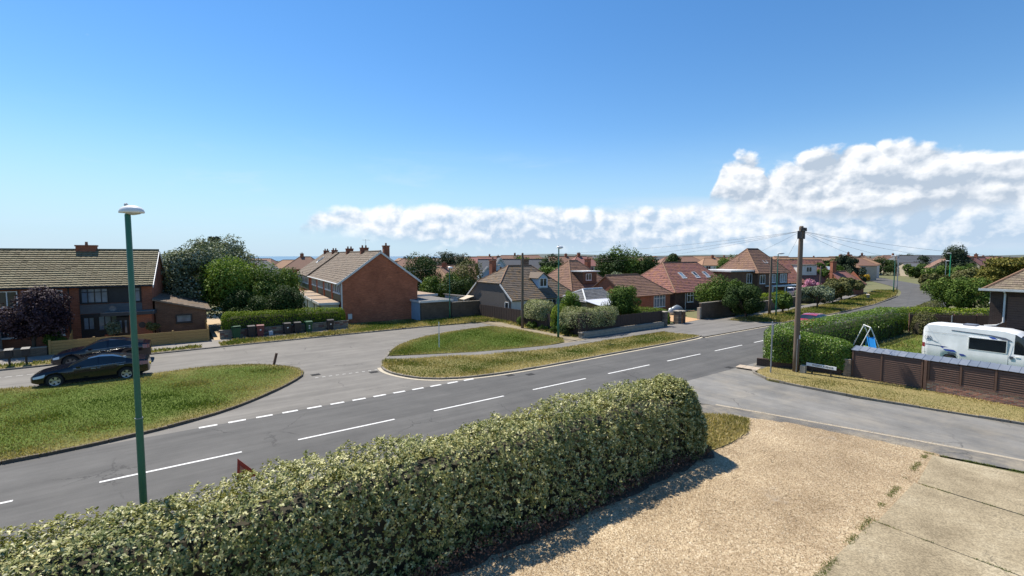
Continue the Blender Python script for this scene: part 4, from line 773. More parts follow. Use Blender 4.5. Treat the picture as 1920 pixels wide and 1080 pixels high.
# ------------------------------------------------------------------ houses
def tiles(parent, poly, mat, course=0.32, wid=0.32, name='roof_tiles', wave=True, lift=0.035):
    """overlapping tiles on a planar roof polygon whose first two points are the eaves"""
    p = [Vector(q) for q in poly]; o = p[0]; h = (p[1] - p[0]).normalized(); nn = (p[1] - p[0]).cross(p[-1] - p[0]).normalized(); v = nn.cross(h)
    q = [((a - o).dot(h), (a - o).dot(v)) for a in p]; vmax = max(b for a, b in q); mb = MB(); rn = []
    def span(vv):
        xs = []
        for i in range(len(q)):
            (a0, b0), (a1, b1) = q[i], q[(i + 1) % len(q)]
            if (b0 - vv) * (b1 - vv) <= 0 and abs(b1 - b0) > 1e-6: xs.append(a0 + (a1 - a0) * (vv - b0) / (b1 - b0))
        return (min(xs), max(xs)) if len(xs) >= 2 else None
    k = 0
    while k * course < vmax - 0.03:
        v0 = k * course; v1 = min(v0 + course * 1.02, vmax); s0 = span(v0 + 1e-3); s1 = span(v1 - 1e-3)
        if not s0 or not s1: k += 1; continue
        off = 0.0 if wave else (k % 2) * 0.5 * wid; u = s0[0] - off
        while u < s0[1] - 0.01:
            a = max(u, s0[0]); b = min(u + wid * 0.97, s0[1]); at_, bt = max(a, s1[0]), min(b, s1[1])
            if b > a + 0.02:
                if bt <= at_: m_ = min(max((a + b) / 2, s1[0]), s1[1]); at_, bt = m_ - 0.005, m_ + 0.005
                l0 = lift + random.uniform(-0.006, 0.008)
                def pt(uu, vv, hh): return o + h * uu + v * vv + nn * hh
                A0, B0, A1, B1 = pt(a, v0, l0), pt(b, v0, l0), pt(at_, v1, 0.006), pt(bt, v1, 0.006)
                if wave and b - a > wid * 0.6:
                    c0, c1 = pt(a + (b - a) * 0.35, v0, l0 + 0.03), pt(at_ + (bt - at_) * 0.35, v1, 0.03)
                    mb.mesh([A0, c0, B0, B1, c1, A1, pt(a, v0, 0), pt(b, v0, 0)], [(0, 1, 4, 5), (1, 2, 3, 4), (6, 7, 2, 1, 0)]); rn += [random.random()] * 3; rn[-2] = rn[-1] = rn[-3]
                else:
                    mb.mesh([A0, B0, B1, A1, pt(a, v0, 0), pt(b, v0, 0)], [(0, 1, 2, 3), (4, 5, 1, 0)]); r_ = random.random(); rn += [r_, r_]
            u += wid
        k += 1
    ob = mb.build(name, mat, parent, rnd=rn); ob['kind'] = 'stuff'; return ob
def window(parent, o, u, w, h, nx=1, nz=1, frame=None, glass=None, fr=0.06, out=None, dep=0.07, name='window', split=None):
    """o lower left corner in the parent's frame, u horizontal direction; frame bars proud of the wall, panes set back in them"""
    o, u = Vector(o), Vector(u).normalized(); z = Vector((0, 0, 1)); n = u.cross(z) if out is None else Vector(out)
    M = Matrix.Translation(o) @ Matrix([[u.x, -n.x, 0, 0], [u.y, -n.y, 0, 0], [0, 0, 1, 0], [0, 0, 0, 1]])
    mb = MB(); xs = [w * i / nx for i in range(nx + 1)]; zs = [0, h] if nz == 1 else ([0, h * (split or 0.68), h] if nz == 2 else [h * i / nz for i in range(nz + 1)])
    for i, x in enumerate(xs):
        a = x - fr / 2 if 0 < i < nx else (x if i == 0 else x - fr); mb.box(a, a + fr, -dep, 0.0, 0, h, M=M)
    for i, zz in enumerate(zs):
        a = zz - fr / 2 if 0 < i < len(zs) - 1 else (zz if i == 0 else zz - fr); mb.box(fr + 0.001, w - fr - 0.001, -dep + 0.004, 0.0, a, a + fr, M=M)
    mb.box(-0.04, w + 0.04, -dep - 0.05, 0, -0.05, -0.003, M=M)
    f = mb.build(name, frame or m_upvc, parent)
    for i in range(nx):
        for j in range(len(zs) - 1):
            pb = MB(); pb.box(xs[i] + fr * 0.5, xs[i + 1] - fr * 0.5, -dep * 0.45, -0.008, zs[j] + fr * 0.5, zs[j + 1] - fr * 0.5, M=M); pb.build('pane', glass or m_glass, f)
    return f
def roof(parent, w, dp, ze, zr, mat, hl=0.0, hr=0.0, oh=0.3, ohg=0.15, tile=True, course=0.32, wid=0.32, wave=True, half=None, ridge=None, x0=0.0, y0=0.0, axis='x', base=None, thick=0.1, lift=0.04):
    """gable (hl = hr = 0), hip, or half hip (half = height where the left hip starts). axis y turns the ridge front to back."""
    def X(p):
        x, y, z = p
        return (x + x0, y + y0, z) if axis == 'x' else (-y + x0 + dp, x + y0, z)
    yc = dp / 2; sl = (zr - ze) / yc; el = ze - oh * sl
    xa = -(oh if hl and half is None else ohg); xb = w + (oh if hr else ohg); ra = hl if hl else -ohg; rb = w - hr if hr else w + ohg
    pl = []
    if half is not None and hl:
        yh = (half - ze) / sl; pl.append([(xa, -oh, el), (xb, -oh, el), (rb, yc, zr), (ra, yc, zr), (xa, yh, half)]); pl.append([(xb, dp + oh, el), (xa, dp + oh, el), (xa, dp - yh, half), (ra, yc, zr), (rb, yc, zr)]); pl.append([(xa, dp - yh, half), (xa, yh, half), (ra, yc, zr)])
    else:
        pl.append([(xa, -oh, el), (xb, -oh, el), (rb, yc, zr), (ra, yc, zr)]); pl.append([(xb, dp + oh, el), (xa, dp + oh, el), (ra, yc, zr), (rb, yc, zr)])
        if hl: pl.append([(xa, dp + oh, el), (xa, -oh, el), (ra, yc, zr)])
    if hr: pl.append([(xb, -oh, el), (xb, dp + oh, el), (rb, yc, zr)])
    pl = [[X(q) for q in p] for p in pl]; mb = MB()
    for p in pl: mb.poly(p)
    r_ = mb.build('roof', base or mat, parent, solid=thick, rnd=[0.3] * len(pl))
    if tile:
        for i, p in enumerate(pl):
            if i == 1 and tile != 'all': continue
            tiles(r_, p, mat, course, wid, wave=wave, lift=lift)
    mb = MB(); mb.tube([X((ra, yc, zr + 0.02)), X((rb, yc, zr + 0.02))], 0.11, 6)
    if hl and half is None: mb.tube([X((xa, -oh, el + 0.02)), X((ra, yc, zr + 0.02))], 0.09, 6); mb.tube([X((xa, dp + oh, el + 0.02)), X((ra, yc, zr + 0.02))], 0.09, 6)
    if hl and half is not None: mb.tube([X((xa, yh, half + 0.02)), X((ra, yc, zr + 0.02))], 0.09, 6); mb.tube([X((xa, dp - yh, half + 0.02)), X((ra, yc, zr + 0.02))], 0.09, 6)
    if hr: mb.tube([X((xb, -oh, el + 0.02)), X((rb, yc, zr + 0.02))], 0.09, 6); mb.tube([X((xb, dp + oh, el + 0.02)), X((rb, yc, zr + 0.02))], 0.09, 6)
    mb.build('ridge_tiles', ridge or m_ridge, r_)
    return r_
def walls(parent, w, dp, ze, mat, gl=None, gr=None, zr=0.0, x0=0.0, y0=0.0, half=None, axis='x', name='wall'):
    def X(x, y, z): return (x + x0, y + y0, z) if axis == 'x' else (-y + x0 + dp, x + y0, z)
    mb = MB(); sl = (zr - ze) / (dp / 2) if zr else 0
    c = [(0, 0), (w, 0), (w, dp), (0, dp)]
    for i in range(4):
        a, b = c[i], c[(i + 1) % 4]; mb.poly([X(*a, 0), X(*b, 0), X(*b, ze), X(*a, ze)])
    if gl:
        if half is None: mb.poly([X(0, dp, ze), X(0, 0, ze), X(0, dp / 2, zr)])
        else: yh = (half - ze) / sl; mb.poly([X(0, dp, ze), X(0, 0, ze), X(0, yh, half), X(0, dp - yh, half)])
    if gr: mb.poly([X(w, 0, ze), X(w, dp, ze), X(w, dp / 2, zr)])
    return mb.build(name, mat, parent)
def chimney(parent, x, y, z0, z1, w=0.6, d_=0.45, pots=2, mat=None):
    mb = MB(); mb.box(x - w / 2, x + w / 2, y - d_ / 2, y + d_ / 2, z0, z1 - 0.12); mb.box(x - w / 2 - 0.05, x + w / 2 + 0.05, y - d_ / 2 - 0.05, y + d_ / 2 + 0.05, z1 - 0.12, z1)
    c = mb.build('chimney', mat or m_brickr, parent)
    for i in range(pots):
        px = x + (i - (pots - 1) / 2) * w / max(pots, 1) * 0.9; mb = MB(); mb.lathe([(0.11, 0), (0.09, 0.22), (0.1, 0.26), (0.085, 0.28)], 10, (px, y, z1)); mb.build('chimney_pot', m_ridge, c)
    return c
def gutter(parent, pts, mat=None, r_=0.06):
    mb = MB(); mb.tube(pts, r_, 6); return mb.build('gutter', mat or m_black, parent)
def barge(parent, pts, th=0.03, hgt=0.2, mat=None, off=(0, 0, 0)):
    mb = MB(); pts = [Vector(p) + Vector(off) for p in pts]
    for a, b in zip(pts, pts[1:]):
        n = (b - a).cross(Vector((0, 0, 1))).normalized() * th; dz = Vector((0, 0, -hgt))
        mb.mesh([a - n, b - n, b - n + dz, a - n + dz, a + n, b + n, b + n + dz, a + n + dz], [(0, 1, 2, 3), (7, 6, 5, 4), (0, 4, 5, 1), (3, 2, 6, 7), (0, 3, 7, 4), (1, 5, 6, 2)])
    return mb.build('bargeboard', mat or m_fascia, parent)

# --- left brick house (end of a terrace), front faces the camera
hs = thing('brick_house', 'two storey brick terrace end with buff tiled roof behind the dark cars', 'house', P(-8.9, 30.0) - Matrix.Rotation(A - R(6), 3, 'Z') @ Vector((17.1, 0, 0)), A - R(6))
W_, D_ = 17.1, 8.0
walls(hs, W_, D_, 4.85, m_brickr, True, True, 7.55)
roof(hs, W_, D_, 4.85, 7.5, m_t_left, oh=0.35, ohg=0.12, course=0.3, wid=0.34, ridge=m_t_left, lift=0.07)
barge(hs, [(W_ + 0.14, -0.38, 4.62), (W_ + 0.14, 4, 7.5), (W_ + 0.14, 8.38, 4.62)])
gutter(hs, [(-0.1, -0.42, 4.58), (W_ + 0.1, -0.42, 4.58)])
chimney(hs, 12.3, 4.0, 7.2, 7.92, 1.3, 0.6, 1)
# recessed black bay between brick piers: windows, slate panel, ground floor
x1, x2 = 12.55, 16.4
mb = MB(); mb.box(x1, x2, -0.05, -0.004, 3.25, 4.55); mb.build('black_panel', m_black, hs)
mb = MB(); mb.box(x1, x2, -0.07, -0.004, 2.45, 3.2); mb.build('slate_panel', m_slate, hs)
mb = MB(); mb.box(x1, x2, -0.05, -0.004, 0.1, 2.42); mb.build('black_panel', m_black, hs)
window(hs, (x1 + 0.1, -0.055, 3.3), (1, 0, 0), 1.65, 1.15, 4, 2, m_black, m_glassb, 0.055, split=0.75); window(hs, (x2 - 0.75, -0.055, 3.3), (1, 0, 0), 0.7, 1.15, 2, 2, m_black, m_glassb, 0.055, split=0.75)
window(hs, (x1 + 0.15, -0.055, 1.2), (1, 0, 0), 0.7, 1.0, 2, 1, m_black, m_glassb, 0.06); window(hs, (x1 + 1.05, -0.055, 1.1), (1, 0, 0), 1.2, 1.15, 3, 1, m_black, m_glassb, 0.06)
mb = MB(); mb.tube([(11.95, -0.12, 4.55), (11.95, -0.12, 0.1)], 0.05, 8); mb.build('downpipe', m_black, hs)
# windows of the neighbouring bay seen past the plum tree
window(hs, (10.5, -0.02, 3.2), (1, 0, 0), 1.1, 1.2, 2, 2); window(hs, (10.6, -0.02, 0.9), (1, 0, 0), 1.0, 1.1, 1, 2)
window(hs, (7.4, -0.02, 3.2), (1, 0, 0), 1.7, 1.2, 3, 1); window(hs, (7.2, -0.02, 0.9), (1, 0, 0), 1.9, 1.2, 3, 1)
mb = MB(); mb.box(5.4, 8.1, -1.3, -0.01, 0, 1.6); mb.box(5.3, 8.2, -1.4, -0.01, 2.6, 2.75); mb.box(7.9, 8.05, -1.3, -1.15, 1.6, 2.6); mb.build('porch', m_render, hs)
window(hs, (5.5, -1.305, 1.62), (1, 0, 0), 2.35, 0.95, 3, 1)
# flat roofed porch with front door
mb = MB(); mb.box(14.15, 17.35, -1.75, -0.075, 2.42, 2.6); mb.build('porch_roof', m_felt, hs)
mb = MB(); mb.box(14.1, 17.4, -1.8, -1.76, 2.36, 2.62); mb.box(17.36, 17.4, -1.755, -0.08, 2.36, 2.62); mb.build('fascia', mk('dark_grey_trim', (0.05, 0.055, 0.06)), hs)
mb = MB(); mb.box(15.75, 17.2, -1.4, -0.08, 0, 2.4); mb.box(14.2, 14.8, -1.4, -1.2, 0, 0.9); mb.build('porch_wall', m_brickr, hs)
mb = MB(); mb.box(14.9, 15.72, -1.0, -0.94, 0.05, 2.15); dr = mb.build('front_door', m_black, hs)
for xx in (15.08, 15.4): mb = MB(); mb.box(xx, xx + 0.13, -1.02, -1.004, 0.9, 1.9); mb.build('door_light', m_glassb, dr)
mb = MB(); mb.lathe([(0.001, 0), (0.24, 0), (0.24, 0.04), (0.001, 0.05)], 20, (16.55, -1.405, 1.5), axis='y'); mb.build('porthole_frame', m_black, hs)
mb = MB(); mb.lathe([(0.02, 0.0), (0.16, 0.03), (0.27, 0.1), (0.28, 0.105), (0.16, 0.05), (0.02, 0.02)], 18, (0, 0, 0)); mb.tube([(0, 0, -0.02), (0.05, 0.2, -0.25)], 0.015, 5); o = mb.build('satellite_dish', m_felt, hs); o.scale = (0.8, 0.8, 0.8); o.location = (14.75, -1.35, 2.88); o.rotation_euler = (R(65), 0, R(20))
# side extension with lean-to roof
ex = thing('brick_extension', 'single storey brown brick extension with lean-to tiled roof at the left house', 'extension', P(-8.75, 29.6), A)
mb = MB(); mb.mesh([(0.0, 0, 0), (3.55, 0, 0), (3.55, 0, 2.35), (0.0, 0, 3.35), (0, 8.2, 0), (3.55, 8.2, 0), (3.55, 8.2, 2.7), (0, 8.2, 3.7)], [(0, 1, 2, 3), (1, 5, 6, 2), (5, 4, 7, 6), (4, 0, 3, 7)]); mb.build('wall', m_brickb, ex)
lp = [(3.85, -0.2, 2.34), (3.85, 8.4, 2.70), (-0.15, 8.4, 3.81), (-0.15, -0.2, 3.45)]
mb = MB(); mb.poly(lp); rf = mb.build('roof', m_t_terr, ex, solid=0.1, rnd=[0.4]); tiles(rf, lp, m_t_grey, 0.4, 0.4)
window(ex, (1.35, -0.01, 1.35), (1, 0, 0), 1.15, 0.72, 1, 1, m_black, m_glassb, 0.1)
mb = MB(); mb.box(0.3, 1.2, -0.4, -0.01, 0.1, 0.5); mb.tube([(0.25, -0.2, 0.1), (0.25, -0.2, 1.0)], 0.04, 6); mb.build('garden_seat', m_black, ex)

# --- middle brick terrace, gable towards the camera
TR = R(-5); hs = thing('brick_terrace', 'red brick terrace block with its plain gable end facing the street', 'house', P(6.55, 30.3), A + TR)
GW, GL = 8.1, 21.0
walls(hs, GL, GW, 4.45, m_brickg, True, True, 7.55, axis='y')
roof(hs, GL, GW, 4.45, 7.5, m_t_terr, oh=0.4, ohg=0.14, course=0.34, wid=0.33, axis='y', tile='all', ridge=m_t_terr, base=m_t_terr, wave=False)
barge(hs, [(-0.45, -0.16, 4.2), (GW / 2, -0.16, 7.52), (GW + 0.45, -0.16, 4.2)], 0.03, 0.24)
gutter(hs, [(-0.48, -0.1, 4.14), (-0.48, GL, 4.14)], m_fascia, 0.07)
mb = MB(); mb.box(-0.06, 0.06, -0.01, 0.1, 0, 4.2); mb.build('corner_trim', m_fascia, hs)
chimney(hs, GW / 2 + 0.95, 1.2, 6.6, 8.15, 0.62, 0.62, 1); chimney(hs, GW / 2, 7.0, 7.2, 8.0, 0.9, 0.5, 2); chimney(hs, GW / 2, 15.0, 7.2, 8.0, 0.9, 0.5, 2)
mb = MB(); mb.tube([(GW / 2 + 0.2, 7.0, 7.9), (GW / 2 + 0.2, 7.0, 9.0)], 0.02, 5); mb.tube([(GW / 2 - 0.2, 7.0, 8.9), (GW / 2 + 0.7, 7.0, 8.9)], 0.012, 4)
for k in range(6): mb.tube([(GW / 2 - 0.15 + k * 0.15, 6.8, 8.9), (GW / 2 - 0.15 + k * 0.15, 7.2, 8.9)], 0.008, 4)
mb.build('aerial', m_steel, hs)
m_panel = mk('green_tile_hanging', (0.12, 0.125, 0.075), (0.085, 0.09, 0.055), 3, 0.85, coord='UV', vscale=(3, 9, 1))
for k in range(4):
    y0 = 0.35 + k * 5.2
    mb = MB(); mb.box(-0.05, -0.004, y0, y0 + 4.1, 2.25, 3.0); mb.build('tile_panel', m_panel, hs)
    mb = MB(); mb.box(-0.12, -0.004, y0 + 4.3, y0 + 4.95, 0, 4.2); mb.build('brick_pier', m_brickg, hs)
    window(hs, (-0.02, y0 + 4.0, 3.05), (0, -1, 0), 3.9, 1.15, 4, 1, out=(-1, 0, 0), glass=m_glassb, fr=0.09); window(hs, (-0.02, y0 + 4.0, 0.9), (0, -1, 0), 2.4, 1.2, 3, 1, out=(-1, 0, 0), fr=0.08)
    mb = MB(); mb.box(-2.1, -0.13, y0 + 0.2, y0 + 4.6, 2.02, 2.2); mb.build('porch_roof', m_felt2, hs)
    mb = MB(); mb.box(-2.16, -2.11, y0 + 0.15, y0 + 4.65, 1.98, 2.22); mb.box(-2.105, -0.13, y0 + 0.14, y0 + 0.19, 1.98, 2.22); mb.build('fascia', m_fascia, hs)
    mb = MB(); mb.box(-1.9, -0.13, y0 + 0.5, y0 + 0.62, 0, 2.0); mb.box(-1.9, -1.8, y0 + 0.63, y0 + 4.4, 0, 2.0); mb.build('porch_wall', mk('pale_green_boards', (0.5, 0.53, 0.48)) if 'pale_green_boards' not in MATS else MATS['pale_green_boards'], hs)
mb = MB(); mb.box(0.55, 0.95, -0.16, -0.004, 0.45, 1.0); mb.build('meter_box', m_fascia, hs)
hs = thing('brick_terrace', 'farther block of the red brick terrace with a roof light', 'house', P(6.55, 30.3) + Matrix.Rotation(A + TR, 3, 'Z') @ Vector((-0.25, 21.05, 0)), A + TR)
walls(hs, 12, 8.1, 4.5, m_brickg, True, True, 7.5, axis='y'); roof(hs, 12, 8.1, 4.5, 7.5, m_t_terr, oh=0.4, axis='y', tile='all', ridge=m_t_terr, wave=False, course=0.34)
mb = MB(); mb.box(-0.05, -0.004, 0.4, 11.6, 2.2, 3.0); mb.build('tile_panel', m_panel, hs)
for k in range(3): window(hs, (-0.02, 3.6 + k * 3.9, 3.05), (0, -1, 0), 3.2, 1.15, 3, 1, out=(-1, 0, 0), glass=m_glassb, fr=0.09)
chimney(hs, 4.05, 3.0, 7.2, 7.9, 0.8, 0.5, 2); chimney(hs, 4.05, 10.0, 7.2, 7.9, 0.8, 0.5, 2)
def skylight(parent, c, u, slope_dir, w, h, glass=None):
    c, u, v = Vector(c), Vector(u).normalized(), Vector(slope_dir).normalized(); n = u.cross(v); M = Matrix.Translation(c) @ Matrix([[u.x, v.x, n.x, 0], [u.y, v.y, n.y, 0], [u.z, v.z, n.z, 0], [0, 0, 0, 1]])
    mb = MB(); f = 0.07
    for a in ((-w / 2, w / 2, -h / 2, -h / 2 + f), (-w / 2, w / 2, h / 2 - f, h / 2), (-w / 2, -w / 2 + f, -h / 2 + f, h / 2 - f), (w / 2 - f, w / 2, -h / 2 + f, h / 2 - f)): mb.box(a[0], a[1], a[2], a[3], -0.02, 0.13, M=M)
    mb.box(-w / 2 - 0.1, w / 2 + 0.1, -h / 2 - 0.3, -h / 2 - 0.01, 0.0, 0.07, M=M)
    r_ = mb.build('roof_window', m_fascia, parent); mb = MB(); mb.box(-w / 2 + f, w / 2 - f, -h / 2 + f, h / 2 - f, 0.0, 0.09, M=M); mb.build('pane', glass or m_glassb, r_); return r_
skylight(hs, (2.6, 6.0, 6.45), (0, -1, 0), (4.05, 0, 3.0), 0.8, 1.1)
# garages beside the terrace
hs = thing('garage', 'flat roofed brick garage with blue side door beside the terrace', 'garage', P(13.95, 27.2), A)
mb = MB(); mb.box(0, 3.6, 0, 5.2, 0, 2.05); mb.build('wall', m_bricky, hs)
mb = MB(); mb.box(-0.15, 3.75, -0.1, 5.3, 2.1, 2.2); mb.build('roof', m_felt, hs)
mb = MB(); mb.box(-0.2, 3.8, -0.16, -0.11, 2.0, 2.22); mb.box(-0.2, -0.155, -0.105, 5.3, 2.0, 2.22); mb.build('fascia', m_fascia, hs)
mb = MB(); mb.box(-0.05, -0.004, 0.3, 2.6, 0.05, 1.95); dr = mb.build('door', mk('pale_blue_paint', (0.30, 0.42, 0.52), (0.25, 0.36, 0.46), 2, 0.6), hs)
mb = MB(); mb.box(-0.08, -0.055, 2.2, 2.3, 0.95, 1.1); mb.build('handle', m_steel, dr)
hs = thing('garage', 'farther sandy topped flat roofed garage behind the brick one', 'garage', P(13.6, 33.2), A)
mb = MB(); mb.box(0, 5.0, 0, 5.0, 0, 2.2); mb.build('wall', m_bricky, hs); mb = MB(); mb.box(-0.2, 5.2, -0.2, 5.2, 2.24, 2.36); mb.build('roof', m_felt2, hs); mb = MB(); mb.box(-0.25, 5.25, -0.26, -0.21, 2.14, 2.4); mb.build('fascia', m_fascia, hs)
gw = thing('garden_wall', 'plain grey brown brick wall behind the end of the service road', 'wall', P(17.62, 27.15), A)
mb = MB(); mb.box(0, 5.1, 0, 0.22, 0, 1.78); mb.build('wall', m_bricky, gw); mb = MB(); mb.box(-0.0, 5.12, -0.03, 0.25, 1.785, 1.86); mb.build('coping', m_kerb, gw)
hs = thing('shed', 'low white shed with sloping roof behind the grey brick wall', 'shed', P(19.6, 29.5), A)
mb = MB(); mb.mesh([(0, 0, 0), (3.2, 0, 0), (3.2, 0, 1.9), (0, 0, 2.3), (0, 3, 0), (3.2, 3, 0), (3.2, 3, 1.9), (0, 3, 2.3)], [(0, 1, 2, 3), (1, 5, 6, 2), (5, 4, 7, 6), (4, 0, 3, 7)]); mb.build('wall', m_render, hs)
mb = MB(); mb.poly([(-0.15, -0.2, 2.4), (3.4, -0.2, 1.95), (3.4, 3.2, 1.95), (-0.15, 3.2, 2.4)]); mb.build('roof', m_felt, hs, solid=0.08)
hs = thing('canopy', 'pale corrugated canopy at the side of the hipped bungalow', 'canopy', P(20.9, 27.9), A)
mb = MB(); mb.poly([(-1.3, 0.0, 2.0), (0.1, 0.0, 2.35), (0.1, 1.6, 2.35), (-1.3, 1.6, 2.0)]); mb.build('roof', m_cream, hs, solid=0.05)
for y_ in (0.1, 1.5): mb = MB(); mb.tube([(-1.25, y_, 0), (-1.25, y_, 1.98)], 0.04, 6); mb.build('post', m_fascia, hs)

# --- hipped bungalow with dormer
hs = thing('bungalow', 'grey brown half hipped bungalow with a small white dormer behind the fence', 'bungalow', P(21.3, 20.9), A)
BW, BD = 9.2, 8.6; ze, zr, hf = 2.55, 5.85, 4.0
walls(hs, BW, BD, ze, m_render, True, False, zr, half=hf, name='wall')
yh = (hf - ze) / ((zr - ze) / (BD / 2)); mb = MB(); mb.poly([(-0.03, BD, 0), (-0.03, 0, 0), (-0.03, 0, ze), (-0.03, yh, hf), (-0.03, BD - yh, hf), (-0.03, BD, ze)]); mb.build('timber_gable', m_timber, hs)
roof(hs, BW, BD, ze, zr, m_t_grey, hl=2.6, hr=3.2, half=hf, course=0.3, wid=0.3, wave=False)
barge(hs, [(-0.2, -0.35, 2.35), (-0.2, yh, hf + 0.02)]); barge(hs, [(-0.2, BD - yh, hf + 0.02), (-0.2, BD + 0.35, 2.35)])
window(hs, (-0.04, 1.1, 1.1), (0, -1, 0), 0.7, 1.0, 1, 1, out=(-1, 0, 0))
window(hs, (5.0, -0.01, 1.0), (1, 0, 0), 1.8, 1.2, 3, 1); window(hs, (7.3, -0.01, 1.0), (1, 0, 0), 1.2, 1.2, 2, 1)
chimney(hs, 1.7, 6.1, 4.4, 6.55, 0.6, 0.6, 1); chimney(hs, 6.6, 6.3, 4.4, 6.6, 0.8, 0.6, 2, m_bricky)
mb = MB(); mb.lathe([(0.02, 0), (0.2, 0.04), (0.28, 0.1)], 14, (2.3, 5.8, 5.9)); mb.tube([(2.3, 5.8, 5.2), (2.3, 5.8, 5.92)], 0.02, 5); mb.build('satellite_dish', m_fascia, hs)
dm = MB(); dx0, dx1, dy, dz0, dz1 = 4.5, 5.85, 1.05, 3.3, 4.55      # dormer
dm.box(dx0, dx1, dy, dy + 2.4, dz0, dz1); dm.poly([(dx0, dy, dz1), (dx1, dy, dz1), ((dx0 + dx1) / 2, dy, dz1 + 0.5)]); d_ = dm.build('dormer', m_paleblue, hs)
mb = MB(); xm = (dx0 + dx1) / 2; mb.poly([(dx0 - 0.2, dy - 0.2, dz1 - 0.1), (xm, dy - 0.2, dz1 + 0.55), (xm, dy + 2.6, dz1 + 0.55), (dx0 - 0.2, dy + 2.6, dz1 - 0.1)][::-1]); mb.poly([(xm, dy - 0.2, dz1 + 0.55), (dx1 + 0.2, dy - 0.2, dz1 - 0.1), (dx1 + 0.2, dy + 2.6, dz1 - 0.1), (xm, dy + 2.6, dz1 + 0.55)][::-1]); mb.build('dormer_roof', m_t_grey, d_, solid=0.07, rnd=[0.4, 0.4])
window(d_, (dx0 + 0.15, dy - 0.005, dz0 + 0.25), (1, 0, 0), 1.05, 0.95, 2, 1)
# --- brown bungalow with inset dormer and its long wing
bx = tp(1050, 61)
hs = thing('bungalow', 'brown hipped bungalow with an inset dormer window', 'bungalow', P(34.4, 25.6), A)
walls(hs, 8.2, 8.2, 2.75, m_brickb); roof(hs, 8.2, 8.2, 2.75, 6.35, m_t_brown, hl=3.2, hr=3.4, course=0.3, wid=0.28, wave=False)
chimney(hs, 7.4, 4.6, 3.6, 6.6, 0.7, 0.6, 1)
dm = MB(); dm.box(2.3, 4.9, 0.4, 2.9, 3.3, 4.85); d_ = dm.build('dormer', m_brickb, hs); window(d_, (2.85, 0.395, 3.75), (1, 0, 0), 1.0, 0.9, 2, 1)
mb = MB(); mb.box(2.0, 5.2, 0.05, 3.4, 4.88, 5.0); mb.build('dormer_roof', m_fascia, d_)
hs = thing('bungalow_wing', 'long low wing with brown tiles and a white bay window', 'bungalow', P(35.0, 17.2), A)
walls(hs, 8.4, 6.2, 2.45, m_brickr, True, False, 4.65); roof(hs, 8.4, 6.2, 2.45, 4.65, m_t_brown, hl=0.0, hr=2.6, course=0.3, wid=0.28, wave=False)
window(hs, (5.1, -0.01, 0.7), (1, 0, 0), 2.2, 1.55, 4, 2, split=0.7, glass=m_glassb); window(hs, (8.41, 1.2, 0.8), (0, 1, 0), 1.6, 1.4, 3, 1, out=(1, 0, 0))
hs = thing('garage', 'small garage with grey pitched roof behind the fenced garden', 'garage', P(28.2, 16.8), A)
walls(hs, 4.6, 4.4, 2.2, m_cream); roof(hs, 4.6, 4.4, 2.2, 3.25, m_t_dark, hl=1.6, hr=0.0, course=0.3, wid=0.3, wave=False, ridge=m_fascia)
hs = thing('lean_to', 'white plastic roofed lean-to in the fenced garden', 'lean-to', P(27.6, 14.2), A)
mb = MB(); mb.poly([(0, 0, 1.95), (4.4, 0, 1.95), (4.4, 2.5, 2.35), (0, 2.5, 2.35)]); mb.build('roof', mk('translucent_sheet', (0.62, 0.63, 0.66), (0.5, 0.51, 0.55), 1, 0.4), hs, solid=0.05)
for xx in (0.1, 2.2, 4.3): mb = MB(); mb.tube([(xx, 0.1, 0), (xx, 0.1, 1.93)], 0.04, 6); mb.build('post', m_fascia, hs)
# --- red roofed house with three roof lights
hs = thing('red_roof_house', 'chalet with a large red tiled hipped roof and three roof lights', 'house', P(45.0, 17.6), A + R(-3))
walls(hs, 13.0, 9.4, 2.5, m_brickd); r_ = roof(hs, 13.0, 9.4, 2.5, 6.05, m_t_red, hl=3.2, hr=2.2, course=0.32, wid=0.3)
sl = Vector((0, 4.7, 3.55))
for xx, g_ in ((4.4, m_upvc), (7.4, m_glass), (9.8, m_upvc)): skylight(hs, (xx, 2.45, 4.38), (1, 0, 0), sl, 0.75, 0.95, m_glassb if g_ is m_upvc else m_glass)
window(hs, (2.4, -0.01, 0.9), (1, 0, 0), 1.3, 1.3, 2, 2); window(hs, (6.2, -0.01, 0.9), (1, 0, 0), 1.6, 1.3, 2, 2)
mb = MB(); mb.tube([(2.0, -0.1, 2.3), (2.0, -0.1, 0)], 0.05, 6); mb.build('downpipe', m_fascia, hs)
# --- tall hipped house
hs = thing('hipped_house', 'two storey brick house with a steep orange tinged hipped roof', 'house', P(62.2, 15.6), A + R(-8))
walls(hs, 7.2, 7.0, 4.75, m_brickb); roof(hs, 7.2, 7.0, 4.75, 8.1, m_t_brown, hl=2.2, hr=2.4, course=0.34, wid=0.3, wave=False)
skylight(hs, (3.7, 1.6, 6.15), (1, 0, 0), (0, 3.8, 3.25), 0.8, 0.9)
window(hs, (2.6, -0.01, 3.0), (1, 0, 0), 1.5, 1.3, 2, 1, glass=m_glassb); window(hs, (0.4, -0.01, 2.9), (1, 0, 0), 1.2, 1.3, 2, 1); window(hs, (5.2, -0.01, 3.0), (1, 0, 0), 1.6, 1.3, 3, 1, glass=m_glassb)
window(hs, (7.21, 1.2, 3.0), (0, 1, 0), 1.6, 1.3, 3, 1, out=(1, 0, 0), glass=m_glassb); window(hs, (7.21, 4.6, 3.0), (0, 1, 0), 1.6, 1.3, 3, 1, out=(1, 0, 0), glass=m_glassb)
mb = MB(); mb.box(1.8, 8.6, -1.2, -0.01, 2.45, 2.62); mb.build('balcony', m_fascia, hs); window(hs, (2.6, -0.01, 0.3), (1, 0, 0), 1.5, 1.9, 2, 1)
